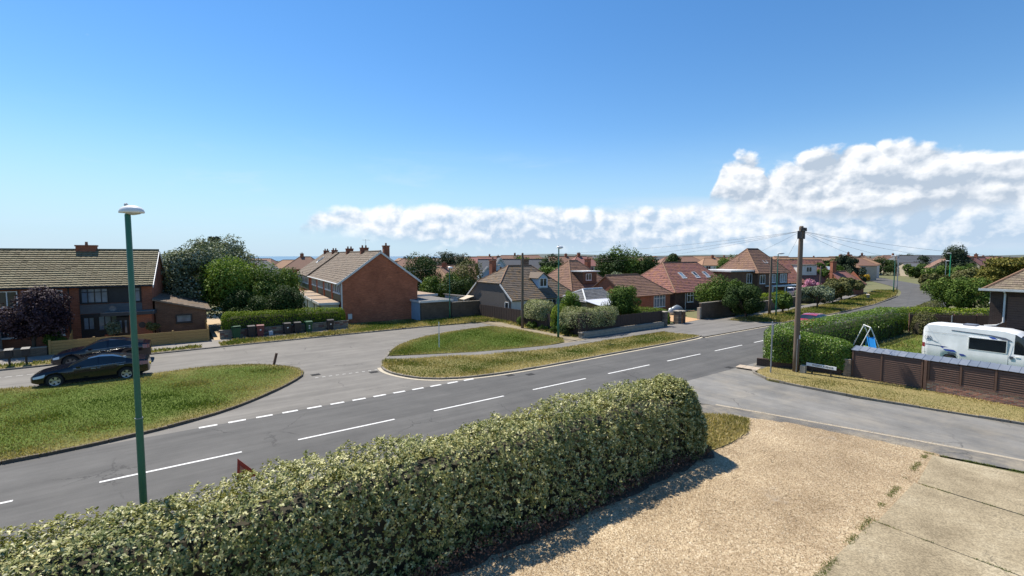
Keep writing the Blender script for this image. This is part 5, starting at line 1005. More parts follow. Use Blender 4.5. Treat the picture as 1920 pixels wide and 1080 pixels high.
for xx in (2.0, 5.0, 8.4): mb = MB(); mb.box(xx - 0.08, xx + 0.08, -1.1, -0.94, 0, 2.44); mb.build('post', m_fascia, hs)
mb = MB(); mb.box(-5.0, -0.01, 0.8, 6, 0, 4.7); mb.build('side_wing', m_brickb, hs); mb = MB(); mb.box(-5.3, 0.4, 0.5, 6.2, 4.72, 4.95); mb.build('flat_roof', m_fascia, hs)
window(hs, (-1.5, 0.79, 3.0), (1, 0, 0), 1.2, 1.4, 2, 1)
# --- chalet with white dormer
hs = thing('chalet', 'chalet bungalow with long red roof and a white box dormer', 'house', at(1458, 545, 87) * Vector((1, 1, 0)), R(4))
walls(hs, 11.2, 8, 2.5, m_brickb, True, True, 6.3); roof(hs, 11.2, 8, 2.5, 6.25, m_t_red, oh=0.5, course=0.36, wid=0.3)
dm = MB(); dm.box(4.6, 7.9, 0.6, 3.4, 3.4, 5.25); d_ = dm.build('dormer', m_render, hs); window(d_, (5.8, 0.59, 4.0), (1, 0, 0), 1.1, 0.95, 2, 1); mb = MB(); mb.box(4.4, 8.1, 0.4, 3.6, 5.27, 5.4); mb.build('dormer_roof', m_felt, d_)
mb = MB(); mb.box(11.21, 11.3, 1.5, 6.5, 2.6, 5.0); mb.build('pale_gable_boards', m_paleblue, hs)
window(hs, (2.0, -0.01, 0.9), (1, 0, 0), 1.8, 1.2, 3, 1); window(hs, (7.0, -0.01, 0.9), (1, 0, 0), 1.8, 1.2, 3, 1)
hs = thing('brick_outbuilding', 'small terracotta roofed outbuilding with brick chimney right of the chalet', 'outbuilding', at(1578, 540, 84) * Vector((1, 1, 0)), R(4))
walls(hs, 4.2, 5, 2.2, m_brickr, True, True, 4.2); roof(hs, 4.2, 5, 2.2, 4.2, m_t_red, hl=0, hr=1.6, tile=False); chimney(hs, 0.2, 2.5, 2.2, 6.0, 0.7, 0.7, 1)
# --- dark house at the right edge
hs = thing('dark_brick_house', 'dark boarded house with white gutter and downpipe at the right edge', 'house', P(40.2, -11.9), A - R(90))
# local x runs towards the right edge, y away from the camera
walls(hs, 10, 8, 4.85, m_brickd); roof(hs, 10, 8, 4.85, 7.6, m_t_right, hl=3.4, hr=3.4, oh=0.45, course=0.26, wid=0.26, wave=False)
mb = MB()
for k in range(13): mb.box(0.9, 9.9, -0.05, -0.004, 1.95 + k * 0.17, 2.1 + k * 0.17)
mb.build('boarding', m_brownf, hs)['kind'] = 'stuff'
mb = MB(); mb.box(-0.55, 10.5, -0.62, -0.5, 4.52, 4.68); mb.build('gutter', m_fascia, hs)
mb = MB(); mb.tube([(0.75, -0.5, 4.5), (0.75, -0.12, 4.3), (0.75, -0.12, 2.3), (0.4, -0.14, 2.05), (-0.2, -0.14, 1.95)], 0.06, 8); mb.build('downpipe', m_fascia, hs)
mb = MB(); mb.box(-0.6, 10, -2.2, -0.06, 0, 1.75); mb.build('flat_extension', mk('dark_felt', (0.055, 0.058, 0.06), (0.08, 0.08, 0.082), 1, 0.9), hs); window(hs, (-0.02, 1.4, 3.6), (0, -1, 0), 0.9, 0.9, 1, 1, out=(-1, 0, 0))

# --- pale blue gabled house and distant roofs
hs = thing('pale_blue_house', 'pale blue boarded house with two pointed gables and a dark roof', 'house', at(900, 540, 96) * Vector((1, 1, 0)), R(8))
walls(hs, 15, 8, 3.0, m_paleblue); roof(hs, 15, 8, 3.0, 6.3, m_t_dark, tile=False)
for x0, x1, zt, zb in ((0.2, 3.0, 4.7, 3.0), (1.9, 6.4, 6.5, 3.0)):
    mb = MB(); xm = (x0 + x1) / 2; yy = -0.5 if x0 < 1 else -0.9
    mb.prism([(x0, yy), (x1, yy), (x1, 1), (x0, 1)], 0, zb); mb.mesh([(x0, yy, zb), (x1, yy, zb), (xm, yy, zt)], [(0, 1, 2)]); g_ = mb.build('gable', m_paleblue, hs)
    mb = MB(); mb.poly([(x0 - 0.25, yy - 0.3, zb - 0.2), (xm, yy - 0.3, zt + 0.1), (xm, 5, zt + 0.1), (x0 - 0.25, 5, zb - 0.2)][::-1]); mb.poly([(xm, yy - 0.3, zt + 0.1), (x1 + 0.25, yy - 0.3, zb - 0.2), (x1 + 0.25, 5, zb - 0.2), (xm, 5, zt + 0.1)][::-1]); mb.build('gable_roof', m_t_dark, g_, solid=0.1, rnd=[0.4, 0.4])
    barge(g_, [(x0 - 0.25, yy - 0.33, zb - 0.1), (xm, yy - 0.33, zt + 0.15), (x1 + 0.25, yy - 0.33, zb - 0.1)], 0.04, 0.2)
window(hs, (3.9, -0.92, 3.5), (1, 0, 0), 0.5, 1.4, 1, 1); window(hs, (3.2, -0.92, 1.0), (1, 0, 0), 1.8, 1.2, 2, 1)
chimney(hs, 4.2, 4, 6, 7.0, 0.7, 0.6, 1)

def far_house(x, dist, w, ze, zr, mat, label, rz=0.0, hip=0.0, dp=8, wall=None, group=None, win=True):
    if x > 1690: wall = m_cream
    h = thing('distant_house', label, 'house', tp(x, dist) - Vector((w / 2, 0, 0)), rz, group)
    walls(h, w, dp, ze, wall or random.choice((m_render, m_cream, m_brickb, m_brickr)), hip == 0, hip == 0, zr); roof(h, w, dp, ze, zr, mat, hl=hip, hr=hip, tile=False)
    if win:
        for k in range(max(1, int(w / 4))): window(h, (1.0 + k * 3.6, -0.02, ze - 1.5), (1, 0, 0), 1.6, 1.1, 2, 1)
    if random.random() < 0.6: chimney(h, w * 0.4, dp / 2, zr - 0.4, zr + 0.9, 0.8, 0.6, 2)
    return h
FH = [(508, 105, 9, 3.8, 5.9, m_t_dark, 'grey gabled house far behind the garden trees', 1.3, 0), (545, 140, 12, 3.5, 5.8, m_t_oran, 'terracotta roof beyond the grey gabled house', 0, 2), (528, 82, 5, 3.0, 4.6, m_t_dark, 'pale grey gable beside the terrace end', 1.35, 0), (562, 130, 9, 3.6, 6.8, m_t_brown, 'brown hipped roof peeping over the terrace', 0, 3), (480, 180, 12, 4, 6, m_t_brown, 'brown roof low on the skyline above the dark trees', 0, 2),
      (770, 135, 12, 4, 6.2, m_t_brown, 'brown roof just right of the terrace chimney', 0, 3), (812, 80, 6.5, 2.6, 4.9, m_t_oran, 'tan roof among the trees behind the garages', 0.3, 1.5), (856, 92, 8, 2.6, 5.1, m_t_brown, 'brown roof behind the olive bush', 0.2, 0), (886, 84, 5, 2.6, 4.8, m_t_brown, 'steep brown roof left of the pale blue gables', 1.2, 0), (905, 150, 14, 4.5, 6.6, m_t_red, 'red brown roof on the skyline left of the blue house', 0, 2),
      (925, 230, 20, 5.0, 6.9, m_t_oran, 'pale roofed house far behind the blue house', 0, 2), (975, 200, 22, 5, 7.3, m_t_brown, 'long brown roof on the skyline over the blue house', 0, 3), (1078, 150, 15, 4.5, 6.8, m_t_brown, 'brown skyline roof left of the lamp head', 0.2, 0), (1105, 125, 9, 4.5, 6.9, m_t_red, 'red hipped roof behind the brown bungalow', 0.3, 3), (1058, 220, 18, 5, 6.9, m_t_dark, 'dark roof far away above the bungalow trees', 0, 2),
      (1235, 140, 8, 4, 6.6, m_t_oran, 'pale gabled house right of the large skyline tree', 1.0, 0), (1280, 170, 16, 4.5, 6.7, m_t_brown, 'brown skyline roof above the red roof ridge', 0, 3), (1315, 210, 20, 5, 6.9, m_t_oran, 'orange skyline roof right of the pointed tree', 0, 3), (1350, 160, 12, 4, 6.3, m_t_oran, 'tan roof left of the tall hipped house', 0, 2), (1440, 120, 10, 4, 7.3, m_t_dark, 'blue grey roof between the hipped house and the chalet', 0.4, 0),
      (1535, 130, 22, 4, 6.6, m_t_oran, 'long orange roof behind the chalet', 0, 2), (1600, 135, 13, 4.4, 6.5, m_t_brown, 'brown roofed house behind the umbrella pine', 0, 2), (1612, 150, 12, 4.5, 6.6, m_t_oran, 'pale walled house with orange roof right of the pine', 0, 2), (1640, 160, 11, 4, 7.4, m_t_oran, 'steep orange gable left of the far lamp posts', 0.8, 0), (1664, 175, 12, 4, 7.2, m_t_oran, 'second steep orange gable by the far lamp posts', 0.8, 0), (1690, 240, 20, 5, 7.4, m_t_brown, 'brown roof behind the far lamp posts', 0, 3),
      (1735, 200, 26, 4.4, 7.2, m_t_dark, 'wide grey slate roof beyond the bend in the road', 0, 3), (1752, 160, 16, 2.8, 4.6, m_t_dark, 'low dark roofed building beyond the bend', 0, 0), (1815, 150, 9, 4.8, 7.4, m_t_red, 'bright red roof right of the spiky conifer', 0, 1.5), (1838, 135, 9, 3.6, 6.2, m_t_brown, 'dark brown gable right of the bright red roof', 1.0, 0), (1868, 150, 13, 4.2, 6.8, m_t_red, 'pinkish red roof on the right skyline', 0, 1.5), (1890, 120, 10, 3.2, 6.6, m_t_red, 'large pink roof with pale wall near the golden conifer', 0.5, 0)]
for x, dist, w, ze, zr, mt, lb, rz, hip in FH: far_house(x, dist, w, ze, zr, mt, lb, rz, hip)
for k in range(42):
    x = 760 + k * 27.5 + random.uniform(-9, 9); dist = random.uniform(240, 430)
    far_house(x, dist, random.uniform(12, 20), random.uniform(3.8, 4.6), random.uniform(5.6, 6.9), random.choice((m_t_brown, m_t_oran, m_t_terr, m_t_grey, m_t_dark)), 'tiny distant rooftop along the skyline', random.uniform(-0.4, 0.4), random.choice((0, 2.5)), group='distant rooftops on the skyline', win=False)
hs = thing('garage', 'small white gabled garage with brown roof right of the bend', 'garage', tp(1802, 88), R(-30))
walls(hs, 7, 5.2, 2.2, m_render, True, True, 4.1); roof(hs, 7, 5.2, 2.2, 4.1, m_t_brown, tile=False, ridge=m_t_brown)

for k in range(26):
    x = 770 + k * 44 + random.uniform(-16, 16); dist = random.uniform(150, 300); hh = random.uniform(5.0, 7.4)
    tree('distant_tree', 'small dark tree far off among the skyline roofs', tp(x, dist), hh, hh * random.uniform(0.45, 0.75), mat=random.choice((m_lf_dark, m_lf_mid, m_lf_pine)), n=420, size=0.6, crown0=0.1, clumps=12, trunk=0.2, group='distant trees on the skyline')

# ------------------------------------------------------------------ walls and fences
wl = thing('stone_wall', 'low rough stone wall behind the row of wheelie bins', 'wall', P(-4.5, 26.75), A)
mb = MB(); mb.box(0.03, 10.57, 0.03, 0.3, 0, 0.7); mb.build('core', m_kerb, wl)
x = 0.0; row = 0; mats_st = [mk('stone_%s' % n, c, tuple(v * 0.75 for v in c), 5, 0.9) for n, c in (('grey', (0.25, 0.22, 0.19)), ('red', (0.23, 0.13, 0.105)), ('buff', (0.33, 0.285, 0.215)))]
for row in range(4):
    x = 0.0
    while x < 10.5:
        w = min(random.uniform(0.28, 0.5), 10.6 - x); z0 = row * 0.185
        if w > 0.12: mb = MB(); mb.bevbox(x + 0.012, x + w - 0.012, -random.uniform(0.0, 0.035), 0.06, z0 + 0.01, z0 + 0.175, 0.02); mb.build('stone', random.choice(mats_st), wl)
        x += w
mb = MB(); mb.box(-0.02, 10.62, -0.04, 0.34, 0.745, 0.8); mb.build('coping', m_kerb, wl)
wl = thing('brick_wall', 'low dark garden wall in front of the plum tree', 'wall', P(-27, 26.4), A)
mb = MB(); mb.box(0, 12.2, 0, 0.25, 0, 0.62); mb.build('wall', m_bricky, wl); mb = MB(); mb.box(0, 12.2, -0.03, 0.28, 0.622, 0.7); mb.build('coping', m_kerb, wl)
fn = thing('timber_fence', 'new yellow pine board fence in front of the left brick house', 'fence', P(-14.65, 26.45), A)
nb = 4; L_ = 9.35
for k in range(nb + 1):
    h_ = 1.08; mb = MB(); mb.bevbox(k * L_ / nb - 0.06, k * L_ / nb + 0.06, -0.05, 0.07, 0, h_ + 0.06, 0.012); mb.build('post', m_newwood, fn)
for k in range(nb):
    for j in range(5):
        x0 = k * L_ / nb + 0.065; x1 = (k + 1) * L_ / nb - 0.065; z0 = 0.06 + j * 0.2; mb = MB(); mb.bevbox(x0, x1, -0.015 + random.uniform(-0.004, 0.004), 0.02, z0, z0 + 0.185, 0.006); mb.build('board', m_newwood, fn)
for j in range(6):
    z0 = 0.06 + j * 0.2; mb = MB(); mb.mesh([(L_ + 0.01, 0.1, z0), (L_ + 0.01, 2.6, z0 + 0.1), (L_ + 0.01, 2.6, z0 + 0.29), (L_ + 0.01, 0.1, z0 + 0.185), (L_ + 0.045, 0.1, z0), (L_ + 0.045, 2.6, z0 + 0.1), (L_ + 0.045, 2.6, z0 + 0.29), (L_ + 0.045, 0.1, z0 + 0.185)], [(3, 2, 1, 0), (4, 5, 6, 7), (0, 1, 5, 4), (3, 7, 6, 2), (0, 4, 7, 3), (1, 2, 6, 5)]); mb.build('board', m_newwood, fn)
mb = MB(); mb.bevbox(L_ - 0.04, L_ + 0.08, 2.62, 2.74, 0, 1.5, 0.012); mb.build('post', m_newwood, fn)
for k in range(5):
    mb = MB(); mb.mesh([(0.9, 0.4 + k * 0.4, 0.1), (0.9, 0.76 + k * 0.4, 0.1), (0.9, 0.76 + k * 0.4, 1.0 + 0.12 * k), (0.9, 0.4 + k * 0.4, 0.95 + 0.12 * k), (0.93, 0.4 + k * 0.4, 0.1), (0.93, 0.76 + k * 0.4, 0.1), (0.93, 0.76 + k * 0.4, 1.0 + 0.12 * k), (0.93, 0.4 + k * 0.4, 0.95 + 0.12 * k)], [(3, 2, 1, 0), (4, 5, 6, 7), (0, 1, 5, 4), (3, 7, 6, 2), (0, 4, 7, 3), (1, 2, 6, 5)]); mb.build('board', m_newwood, fn)
def board_fence(name, label, a, b, h, mat, z0=0.0, bw=0.15, post=2.4, h1=None):
    a, b = P(*a), P(*b); L = (b - a).length; rz = math.atan2(b.y - a.y, b.x - a.x); f = thing(name, label, 'fence', a, rz); n = int(L / bw); h1 = h1 or h
    for k in range(n):
        hh = h + (h1 - h) * k / n; mb = MB(); mb.bevbox(k * L / n + 0.004, (k + 1) * L / n - 0.004, -0.012 * (1 + k % 2), 0.012, z0 + 0.03, hh + random.uniform(-0.012, 0.012), 0.004); mb.build('board', mat, f)
    for k in range(int(L / post) + 1):
        x = min(k * post, L - 0.05); mb = MB(); mb.box(x - 0.05, x + 0.05, 0.014, 0.11, z0, h - 0.06); mb.build('post', mat, f)
    return f
board_fence('brown_fence', 'dark brown board fence standing on the low pale stone wall', (20.4, 9.75), (31.5, 9.65), 1.62, m_darkf, 0.52, 0.2)
board_fence('brown_fence', 'brown board fence running back from the corner past the telegraph pole', (20.9, 26.6), (20.9, 9.9), 1.5, m_darkf, 0.0, 0.22, h1=1.62)
wl = thing('stone_wall', 'low pale block wall under the dark brown fence', 'wall', P(20.3, 9.4), A)
mb = MB(); mb.box(0.02, 11.28, 0.03, 0.42, 0, 0.47); mb.build('core', m_kerb, wl); m_blk = mk('pale_block', (0.42, 0.365, 0.29), (0.30, 0.26, 0.205), 3, 0.9, fine=14)
for row in range(2):
    for k in range(26):
        x0 = k * 0.44 + (0.2 if row else 0); mb = MB(); mb.bevbox(x0 + 0.008, min(x0 + 0.432, 11.3), -random.uniform(0, 0.02), 0.05, row * 0.235 + 0.01, row * 0.235 + 0.228, 0.015); mb.build('block', m_blk, wl)
mb = MB(); mb.box(-0.03, 11.33, -0.04, 0.46, 0.475, 0.53); mb.build('coping', m_blk, wl)
def pier(s_, t_, w, h, label, mat):
    p = thing('gate_pier', label, 'gate pier', P(s_, t_), A); mb = MB(); mb.bevbox(-w / 2, w / 2, -w / 2, w / 2, 0, h, 0.015); mb.build('shaft', mat, p); mb = MB(); mb.bevbox(-w / 2 - 0.05, w / 2 + 0.05, -w / 2 - 0.05, w / 2 + 0.05, h + 0.002, h + 0.09, 0.02); mb.build('cap', m_blk, p)
pier(31.75, 9.6, 0.5, 1.45, 'pale stone pier at the end of the brown fence', m_stone); pier(34.5, 9.95, 0.55, 1.3, 'rough stone pier left of the block paved drive', m_stone); pier(35.2, 9.9, 0.5, 1.25, 'brick pier right beside the rough stone pier', m_brickb)
wl = thing('garden_wall', 'grey rendered block wall right of the block paved drive', 'wall', P(39.4, 10.35), A)
mb = MB(); mb.box(0, 12.5, 0, 0.25, 0, 1.75); mb.build('wall', m_bricky, wl); mb = MB(); mb.box(-0.05, 12.55, -0.04, 0.29, 1.755, 1.86); mb.build('coping', m_kerb, wl); mb = MB(); mb.box(-0.3, -0.01, -0.02, 0.32, 0, 1.35); mb.build('end_pier', m_blk, wl)
wl = thing('garden_wall', 'low wall farther along behind the verge lamp post', 'wall', P(52.2, 10.5), A + R(4)); mb = MB(); mb.box(0, 14, 0, 0.25, 0, 1.15); mb.build('wall', m_bricky, wl); mb = MB(); mb.box(0, 14, -0.03, 0.28, 1.152, 1.22); mb.build('coping', m_kerb, wl)
# right: retaining wall under the hedge, pillar, louvred gate, louvred fence on a brick wall, metal capping
wl = thing('retaining_wall', 'dark low wall under the corner hedge', 'wall', P(0, 0), A)
lw = [(22.2, -4.3), (22.75, -5.6), (23.25, -6.9), (23.62, -8.45)]
mb = MB(); a_, b_ = ribbon_pts(lw, -0.0, 0.22)
for i in range(3): mb.prism([a_[i], a_[i + 1], b_[i + 1], b_[i]], 0, 0.55)
mb.build('wall', m_brickd, wl)
pr = thing('brick_pier', 'narrow buff brick pier at the left of the louvred gate', 'pier', P(23.75, -8.72), A); pmats = [mk('pier_brick_%d' % i, c, tuple(v * 0.8 for v in c), 8, 0.9) for i, c in enumerate(((0.30, 0.215, 0.145), (0.24, 0.17, 0.115), (0.34, 0.25, 0.17)))]
mb = MB(); mb.box(-0.155, 0.155, -0.155, 0.155, 0, 1.1); mb.build('core', m_blk, pr)
for k in range(14):
    for j in (0, 1):
        mb = MB(); a0 = -0.17 + j * 0.172; mb.bevbox(-0.17, -0.1, a0, a0 + 0.165, k * 0.078 + 0.004, k * 0.078 + 0.07, 0.004) if True else None; mb.build('brick', random.choice(pmats), pr)
fr = thing('louvred_gate', 'dark brown louvred double gate panels beside the brick pier', 'gate', P(23.8, -8.95), A - R(90))
for a0, a1 in ((0.0, 1.28), (1.36, 3.0)):
    for k in range(15):
        z0 = 0.07 + k * 0.103; mb = MB(); mb.mesh([(a0, -0.035, z0), (a1, -0.035, z0), (a1, 0.02, z0 + 0.1), (a0, 0.02, z0 + 0.1), (a0, -0.02, z0), (a1, -0.02, z0), (a1, 0.035, z0 + 0.1), (a0, 0.035, z0 + 0.1)], [(0, 1, 2, 3), (7, 6, 5, 4), (0, 4, 5, 1), (3, 2, 6, 7), (0, 3, 7, 4), (1, 5, 6, 2)]); mb.build('slat', m_brownf, fr)
for xx in (-0.05, 1.29, 3.01): mb = MB(); mb.bevbox(xx, xx + 0.07, -0.05, 0.05, 0, 1.64, 0.008); mb.build('stile', m_brownf, fr)
fr = thing('louvred_fence', 'brown louvred fence panels standing on the red brick wall', 'fence', P(23.8, -12.14), A - R(90))
mb = MB(); mb.bevbox(-0.06, 0.06, -0.1, 0.04, 0, 1.64, 0.01); mb.build('post', m_brownf, fr)
for k in range(5):
    a0 = 0.16 + k * 1.22
    mb = MB(); mb.bevbox(a0 - 0.085, a0 - 0.01, -0.05, 0.05, 0.63, 1.62, 0.008); mb.build('post', m_brownf, fr)
    for j in range(9):
        z0 = 0.64 + j * 0.106; mb = MB(); mb.mesh([(a0, -0.035, z0), (a0 + 1.12, -0.035, z0), (a0 + 1.12, 0.02, z0 + 0.1), (a0, 0.02, z0 + 0.1), (a0, -0.02, z0), (a0 + 1.12, -0.02, z0), (a0 + 1.12, 0.035, z0 + 0.1), (a0, 0.035, z0 + 0.1)], [(0, 1, 2, 3), (7, 6, 5, 4), (0, 4, 5, 1), (3, 2, 6, 7), (0, 3, 7, 4), (1, 5, 6, 2)]); mb.build('slat', m_brownf, fr)
bw = thing('brick_wall', 'low red brick wall with pale mortar under the louvred fence', 'wall', P(23.8, -12.2), A - R(90))
mb = MB(); mb.box(0.0, 6.0, -0.005, 0.2, 0, 0.615); mb.build('mortar', mk('pale_mortar', (0.55, 0.46, 0.34), (0.45, 0.37, 0.27), 6, 0.95), bw)
bmats = [mk('brick_%d' % i, c, tuple(v * 0.72 for v in c), 9, 0.9, fine=40) for i, c in enumerate(((0.42, 0.18, 0.12), (0.34, 0.14, 0.10), (0.48, 0.22, 0.145), (0.27, 0.15, 0.115), (0.46, 0.28, 0.18)))]
protos = {}
for row in range(7):
    for k in range(24):
        x0 = 0.005 + k * 0.232 + (0.116 if row % 2 else 0)
        mi = random.randrange(5)
        if mi not in protos: mb = MB(); mb.bevbox(0.002, 0.213, -0.014, 0.05, 0, 0.056, 0.004); o = mb.build('brick', bmats[mi], bw); protos[mi] = o.data; o.location = (x0, random.uniform(-0.003, 0.004), 0.008 + row * 0.0745)
        else: o = bpy.data.objects.new('brick', protos[mi]); col.objects.link(o); o.parent = bw; o.location = (x0, random.uniform(-0.003, 0.004), 0.008 + row * 0.0745)
for k in range(72):
    mb = None
    if 's' not in protos: mb = MB(); mb.bevbox(0, 0.065, -0.03, 0.2, 0, 0.1, 0.004); o = mb.build('brick', bmats[3], bw); protos['s'] = o.data
    else: o = bpy.data.objects.new('brick', protos['s']); col.objects.link(o); o.parent = bw
    o.location = (0.01 + k * 0.078, 0, 0.533 + random.uniform(-0.003, 0.003))
mr = thing('metal_capping', 'row of grey metal roof sheets along the top of the louvred fence', 'roof capping', P(23.8, -9.0), A - R(90))
m_zinc = [mk('zinc_%d' % i, c, tuple(v * 0.8 for v in c), 3, 0.45, metallic=0.5) for i, c in enumerate(((0.30, 0.33, 0.37), (0.26, 0.29, 0.33), (0.34, 0.36, 0.39)))]
for k in range(27):
    x0 = -0.15 + k * 0.345; mb = MB(); dz = random.uniform(-0.01, 0.012)
    mb.mesh([(x0, -0.07, 1.67 + dz), (x0 + 0.35, -0.07, 1.66 + dz), (x0 + 0.35, 0.62, 1.83 + dz), (x0, 0.62, 1.84 + dz), (x0, -0.07, 1.655 + dz), (x0 + 0.35, -0.07, 1.645 + dz), (x0 + 0.35, 0.62, 1.815 + dz), (x0, 0.62, 1.825 + dz)], [(0, 1, 2, 3), (7, 6, 5, 4), (0, 4, 5, 1), (3, 2, 6, 7), (0, 3, 7, 4), (1, 5, 6, 2)])
    mb.tube([(x0 + 0.01, -0.07, 1.675 + dz), (x0 + 0.01, 0.62, 1.845 + dz)], 0.014, 5); mb.build('roof_sheet', random.choice(m_zinc), mr)
mb = MB(); mb.box(-0.1, 9.0, -0.03, 0.03, 1.645, 1.655); mb.box(-0.1, 9.0, 0.5, 0.57, 0, 1.78); mb.build('rail', m_brownf, mr)
gf = thing('brown_fence', 'brown panel fence at the back of the lawn below the bright hedge', 'fence', P(47.8, -5.6), math.atan2((P(58.5, -16) - P(47.8, -5.6)).y, (P(58.5, -16) - P(47.8, -5.6)).x))
for k in range(8):
    mb = MB()
    for j in range(12): mb.box(k * 1.85 + j * 0.148, k * 1.85 + j * 0.148 + 0.143, -0.012 - 0.006 * (j % 2), 0.012, 0.05, 1.6)
    mb.build('fence_panel', m_brownf, gf); mb = MB(); mb.box(k * 1.85 - 0.065, k * 1.85 - 0.01, -0.06, 0.05, 0, 1.7); mb.build('post', m_brownf, gf)
# concrete marker and wall piece on the corner
mb = MB(); mb.bevbox(-0.13, 0.13, -0.13, 0.13, 0, 0.48, 0.02); o = mb.build('concrete_marker', m_blk, None, P(22.45, -6.9, 0.09), A); tag(o, 'short square concrete marker post at the foot of the corner hedge', 'marker post')

# ------------------------------------------------------------------ lamp posts, poles, wires, signs
def lamp_post(label, loc, h, r0=0.085, r1=0.055, rz=0.0, colm=None, style='hood', k=1.0, group='street lamps'):
    t = thing('lamp_post', label, 'lamp post', loc, rz, group); mb = MB()
    mb.lathe([(r0 * 1.15, -0.1), (r0 * 1.15, 1.25), (r0 * 0.92, 1.32), (r0 * 0.9, h * 0.45), (r1 * 1.1, h * 0.46), (r1, h - 0.12), (r1 * 0.9, h - 0.1)], 14); mb.build('column', colm or m_lampg, t, smooth=True)
    for zz in (1.32, h * 0.455): mb = MB(); mb.lathe([(r0 * 0.96, zz - 0.008), (r0 * 0.96, zz + 0.008)], 14); mb.build('band', m_steel, t)
    if style == 'hood':
        mb = MB(); pr = [(0.30, -0.035), (0.305, 0.0), (0.28, 0.06), (0.22, 0.115), (0.12, 0.15), (0.01, 0.16)]; mb.lathe([(r * k, z * k) for r, z in pr], 20, (0.10 * k, 0, h - 0.05), 1.0, 0.62); hd = mb.build('lantern_hood', m_lampw, t, smooth=True)
        mb = MB(); mb.lathe([(0.045 * k, 0), (0.045 * k, 0.05 * k), (0.01, 0.075 * k)], 12, (-0.02, 0, h + 0.085 * k)); mb.build('photocell', m_bowl, hd)
        mb = MB(); mb.lathe([(0.02, -0.09 * k), (0.16 * k, -0.065 * k), (0.22 * k, -0.03 * k)], 16, (0.13 * k, 0, h - 0.05), 1.0, 0.6); mb.build('lantern_bowl', m_bowl, hd, smooth=True)
    else:
        mb = MB(); mb.lathe([(0.42, -0.03), (0.44, 0.02), (0.36, 0.09), (0.02, 0.12)], 18, (0.34, 0, h - 0.03), 1.0, 0.34); hd = mb.build('lantern_hood', m_lampw, t, smooth=True)
        mb = MB(); mb.lathe([(0.05, -0.08), (0.3, -0.05), (0.36, -0.03)], 14, (0.36, 0, h - 0.03), 1.0, 0.3); mb.build('lantern_bowl', m_bowl, hd, smooth=True)
    return t
lamp_post('nearest green lamp post standing behind the big variegated hedge', P(-8.23, -6.54), 7.95, 0.074, 0.052, R(5), k=0.78)
lamp_post('green lamp post on the grass by the brown fence corner', P(18.8, 10.7), 7.75, 0.09, 0.05, R(20))
lamp_post('short green lamp post in front of the grey brick wall', P(16.9, 26.3), 5.75, 0.07, 0.045, R(20), k=0.9)
lamp_post('green lamp post on the far verge left of the telegraph pole', P(48.2, 6.5), 7.3, 0.08, 0.05, R(8), style='long')
lamp_post('green lamp post at the bend, left one of the pair', P(102.5, 10.2), 7.0, 0.09, 0.06, R(170), style='long'); lamp_post('grey lamp post at the bend, right one of the pair', P(109, 11.4), 7.1, 0.09, 0.06, R(170), m_steel, 'long')
lamp_post('bright green lamp post before the dark spiky conifer', tp(1779, 92), 7.55, 0.12, 0.075, R(175), style='long', colm=mk_paint('bright_green_paint', (0.01, 0.22, 0.09), 0.4, 0.1)); lamp_post('thin grey lamp post next to the bright green one', tp(1771, 96), 6.0, 0.07, 0.05, R(0), m_steel, 'long')
def tele_pole(label, loc, h, r0, r1, box=True):
    t = thing('telegraph_pole', label, 'telegraph pole', loc, A); mb = MB(); mb.lathe([(r0, -0.2), (r0 * 0.97, 1.5), ((r0 + r1) / 2, h * 0.55), (r1, h - 0.1), (r1 * 0.8, h)], 12); mb.build('pole', m_pole, t, smooth=True)
    if box:
        for sx in (-1, 1): mb = MB(); mb.bevbox(sx * 0.22 - 0.08, sx * 0.22 + 0.08, -0.1, 0.08, h - 0.75, h - 0.28, 0.015); mb.build('junction_box', m_black, t)
        mb = MB(); mb.box(-0.32, 0.32, -r1 - 0.06, -r1, h - 0.3, h - 0.22); mb.build('bracket', m_black, t)
        for k in range(4): mb = MB(); mb.lathe([(0.03, 0), (0.05, 0.03), (0.03, 0.08), (0.045, 0.11), (0.01, 0.13)], 10, (-0.27 + k * 0.18, -r1 - 0.03, h - 0.22)); mb.build('insulator', m_black, t)
        mb = MB(); mb.box(-0.07, 0.07, -r0 - 0.015, -r0 + 0.02, 2.1, 2.32); mb.build('plate', m_fascia, t); mb = MB(); mb.tube([(-0.15, -0.1, 0), (-0.15, -0.1, 2.1)], 0.02, 6); mb.build('cable_guard', m_steel, t)
    return t
tele_pole('tall wooden telegraph pole in front of the corner hedge', P(22.4, -6.5), 8.75, 0.165, 0.12)
tele_pole('dark wooden telegraph pole at the edge of the island green', P(19.7, 16.9), 7.3, 0.14, 0.1, False); tele_pole('slim wooden pole on the far verge beside a green lamp', P(49.0, 7.6), 6.9, 0.15, 0.11, False); tele_pole('short pale pole among the street trees', P(76, 12.6), 5.4, 0.13, 0.1, False)
top = P(22.4, -6.5, 8.45)
def wire(label, a, b, sag, r_=0.006):
    a, b = Vector(a), Vector(b); mb = MB(); pts = [a.lerp(b, i / 14) - Vector((0, 0, 4 * sag * (i / 14) * (1 - i / 14))) for i in range(15)]; mb.tube([p - a for p in pts], r_, 4); o = mb.build('overhead_cable', m_wire, None, a); tag(o, label, 'cable', 'overhead telephone cables')
wire('cable from the tall pole to the dark pole by the island green', top, P(19.7, 16.9, 7.2), 0.35); wire('cable from the tall pole to the brown bungalow chimney', top, P(38.8, 31, 6.3), 0.7); wire('cable from the tall pole to the red roofed house', top, P(47, 19.5, 4.3), 0.8); wire('cable from the tall pole to the half hipped bungalow', top, P(27.5, 26.5, 6.2), 0.5)
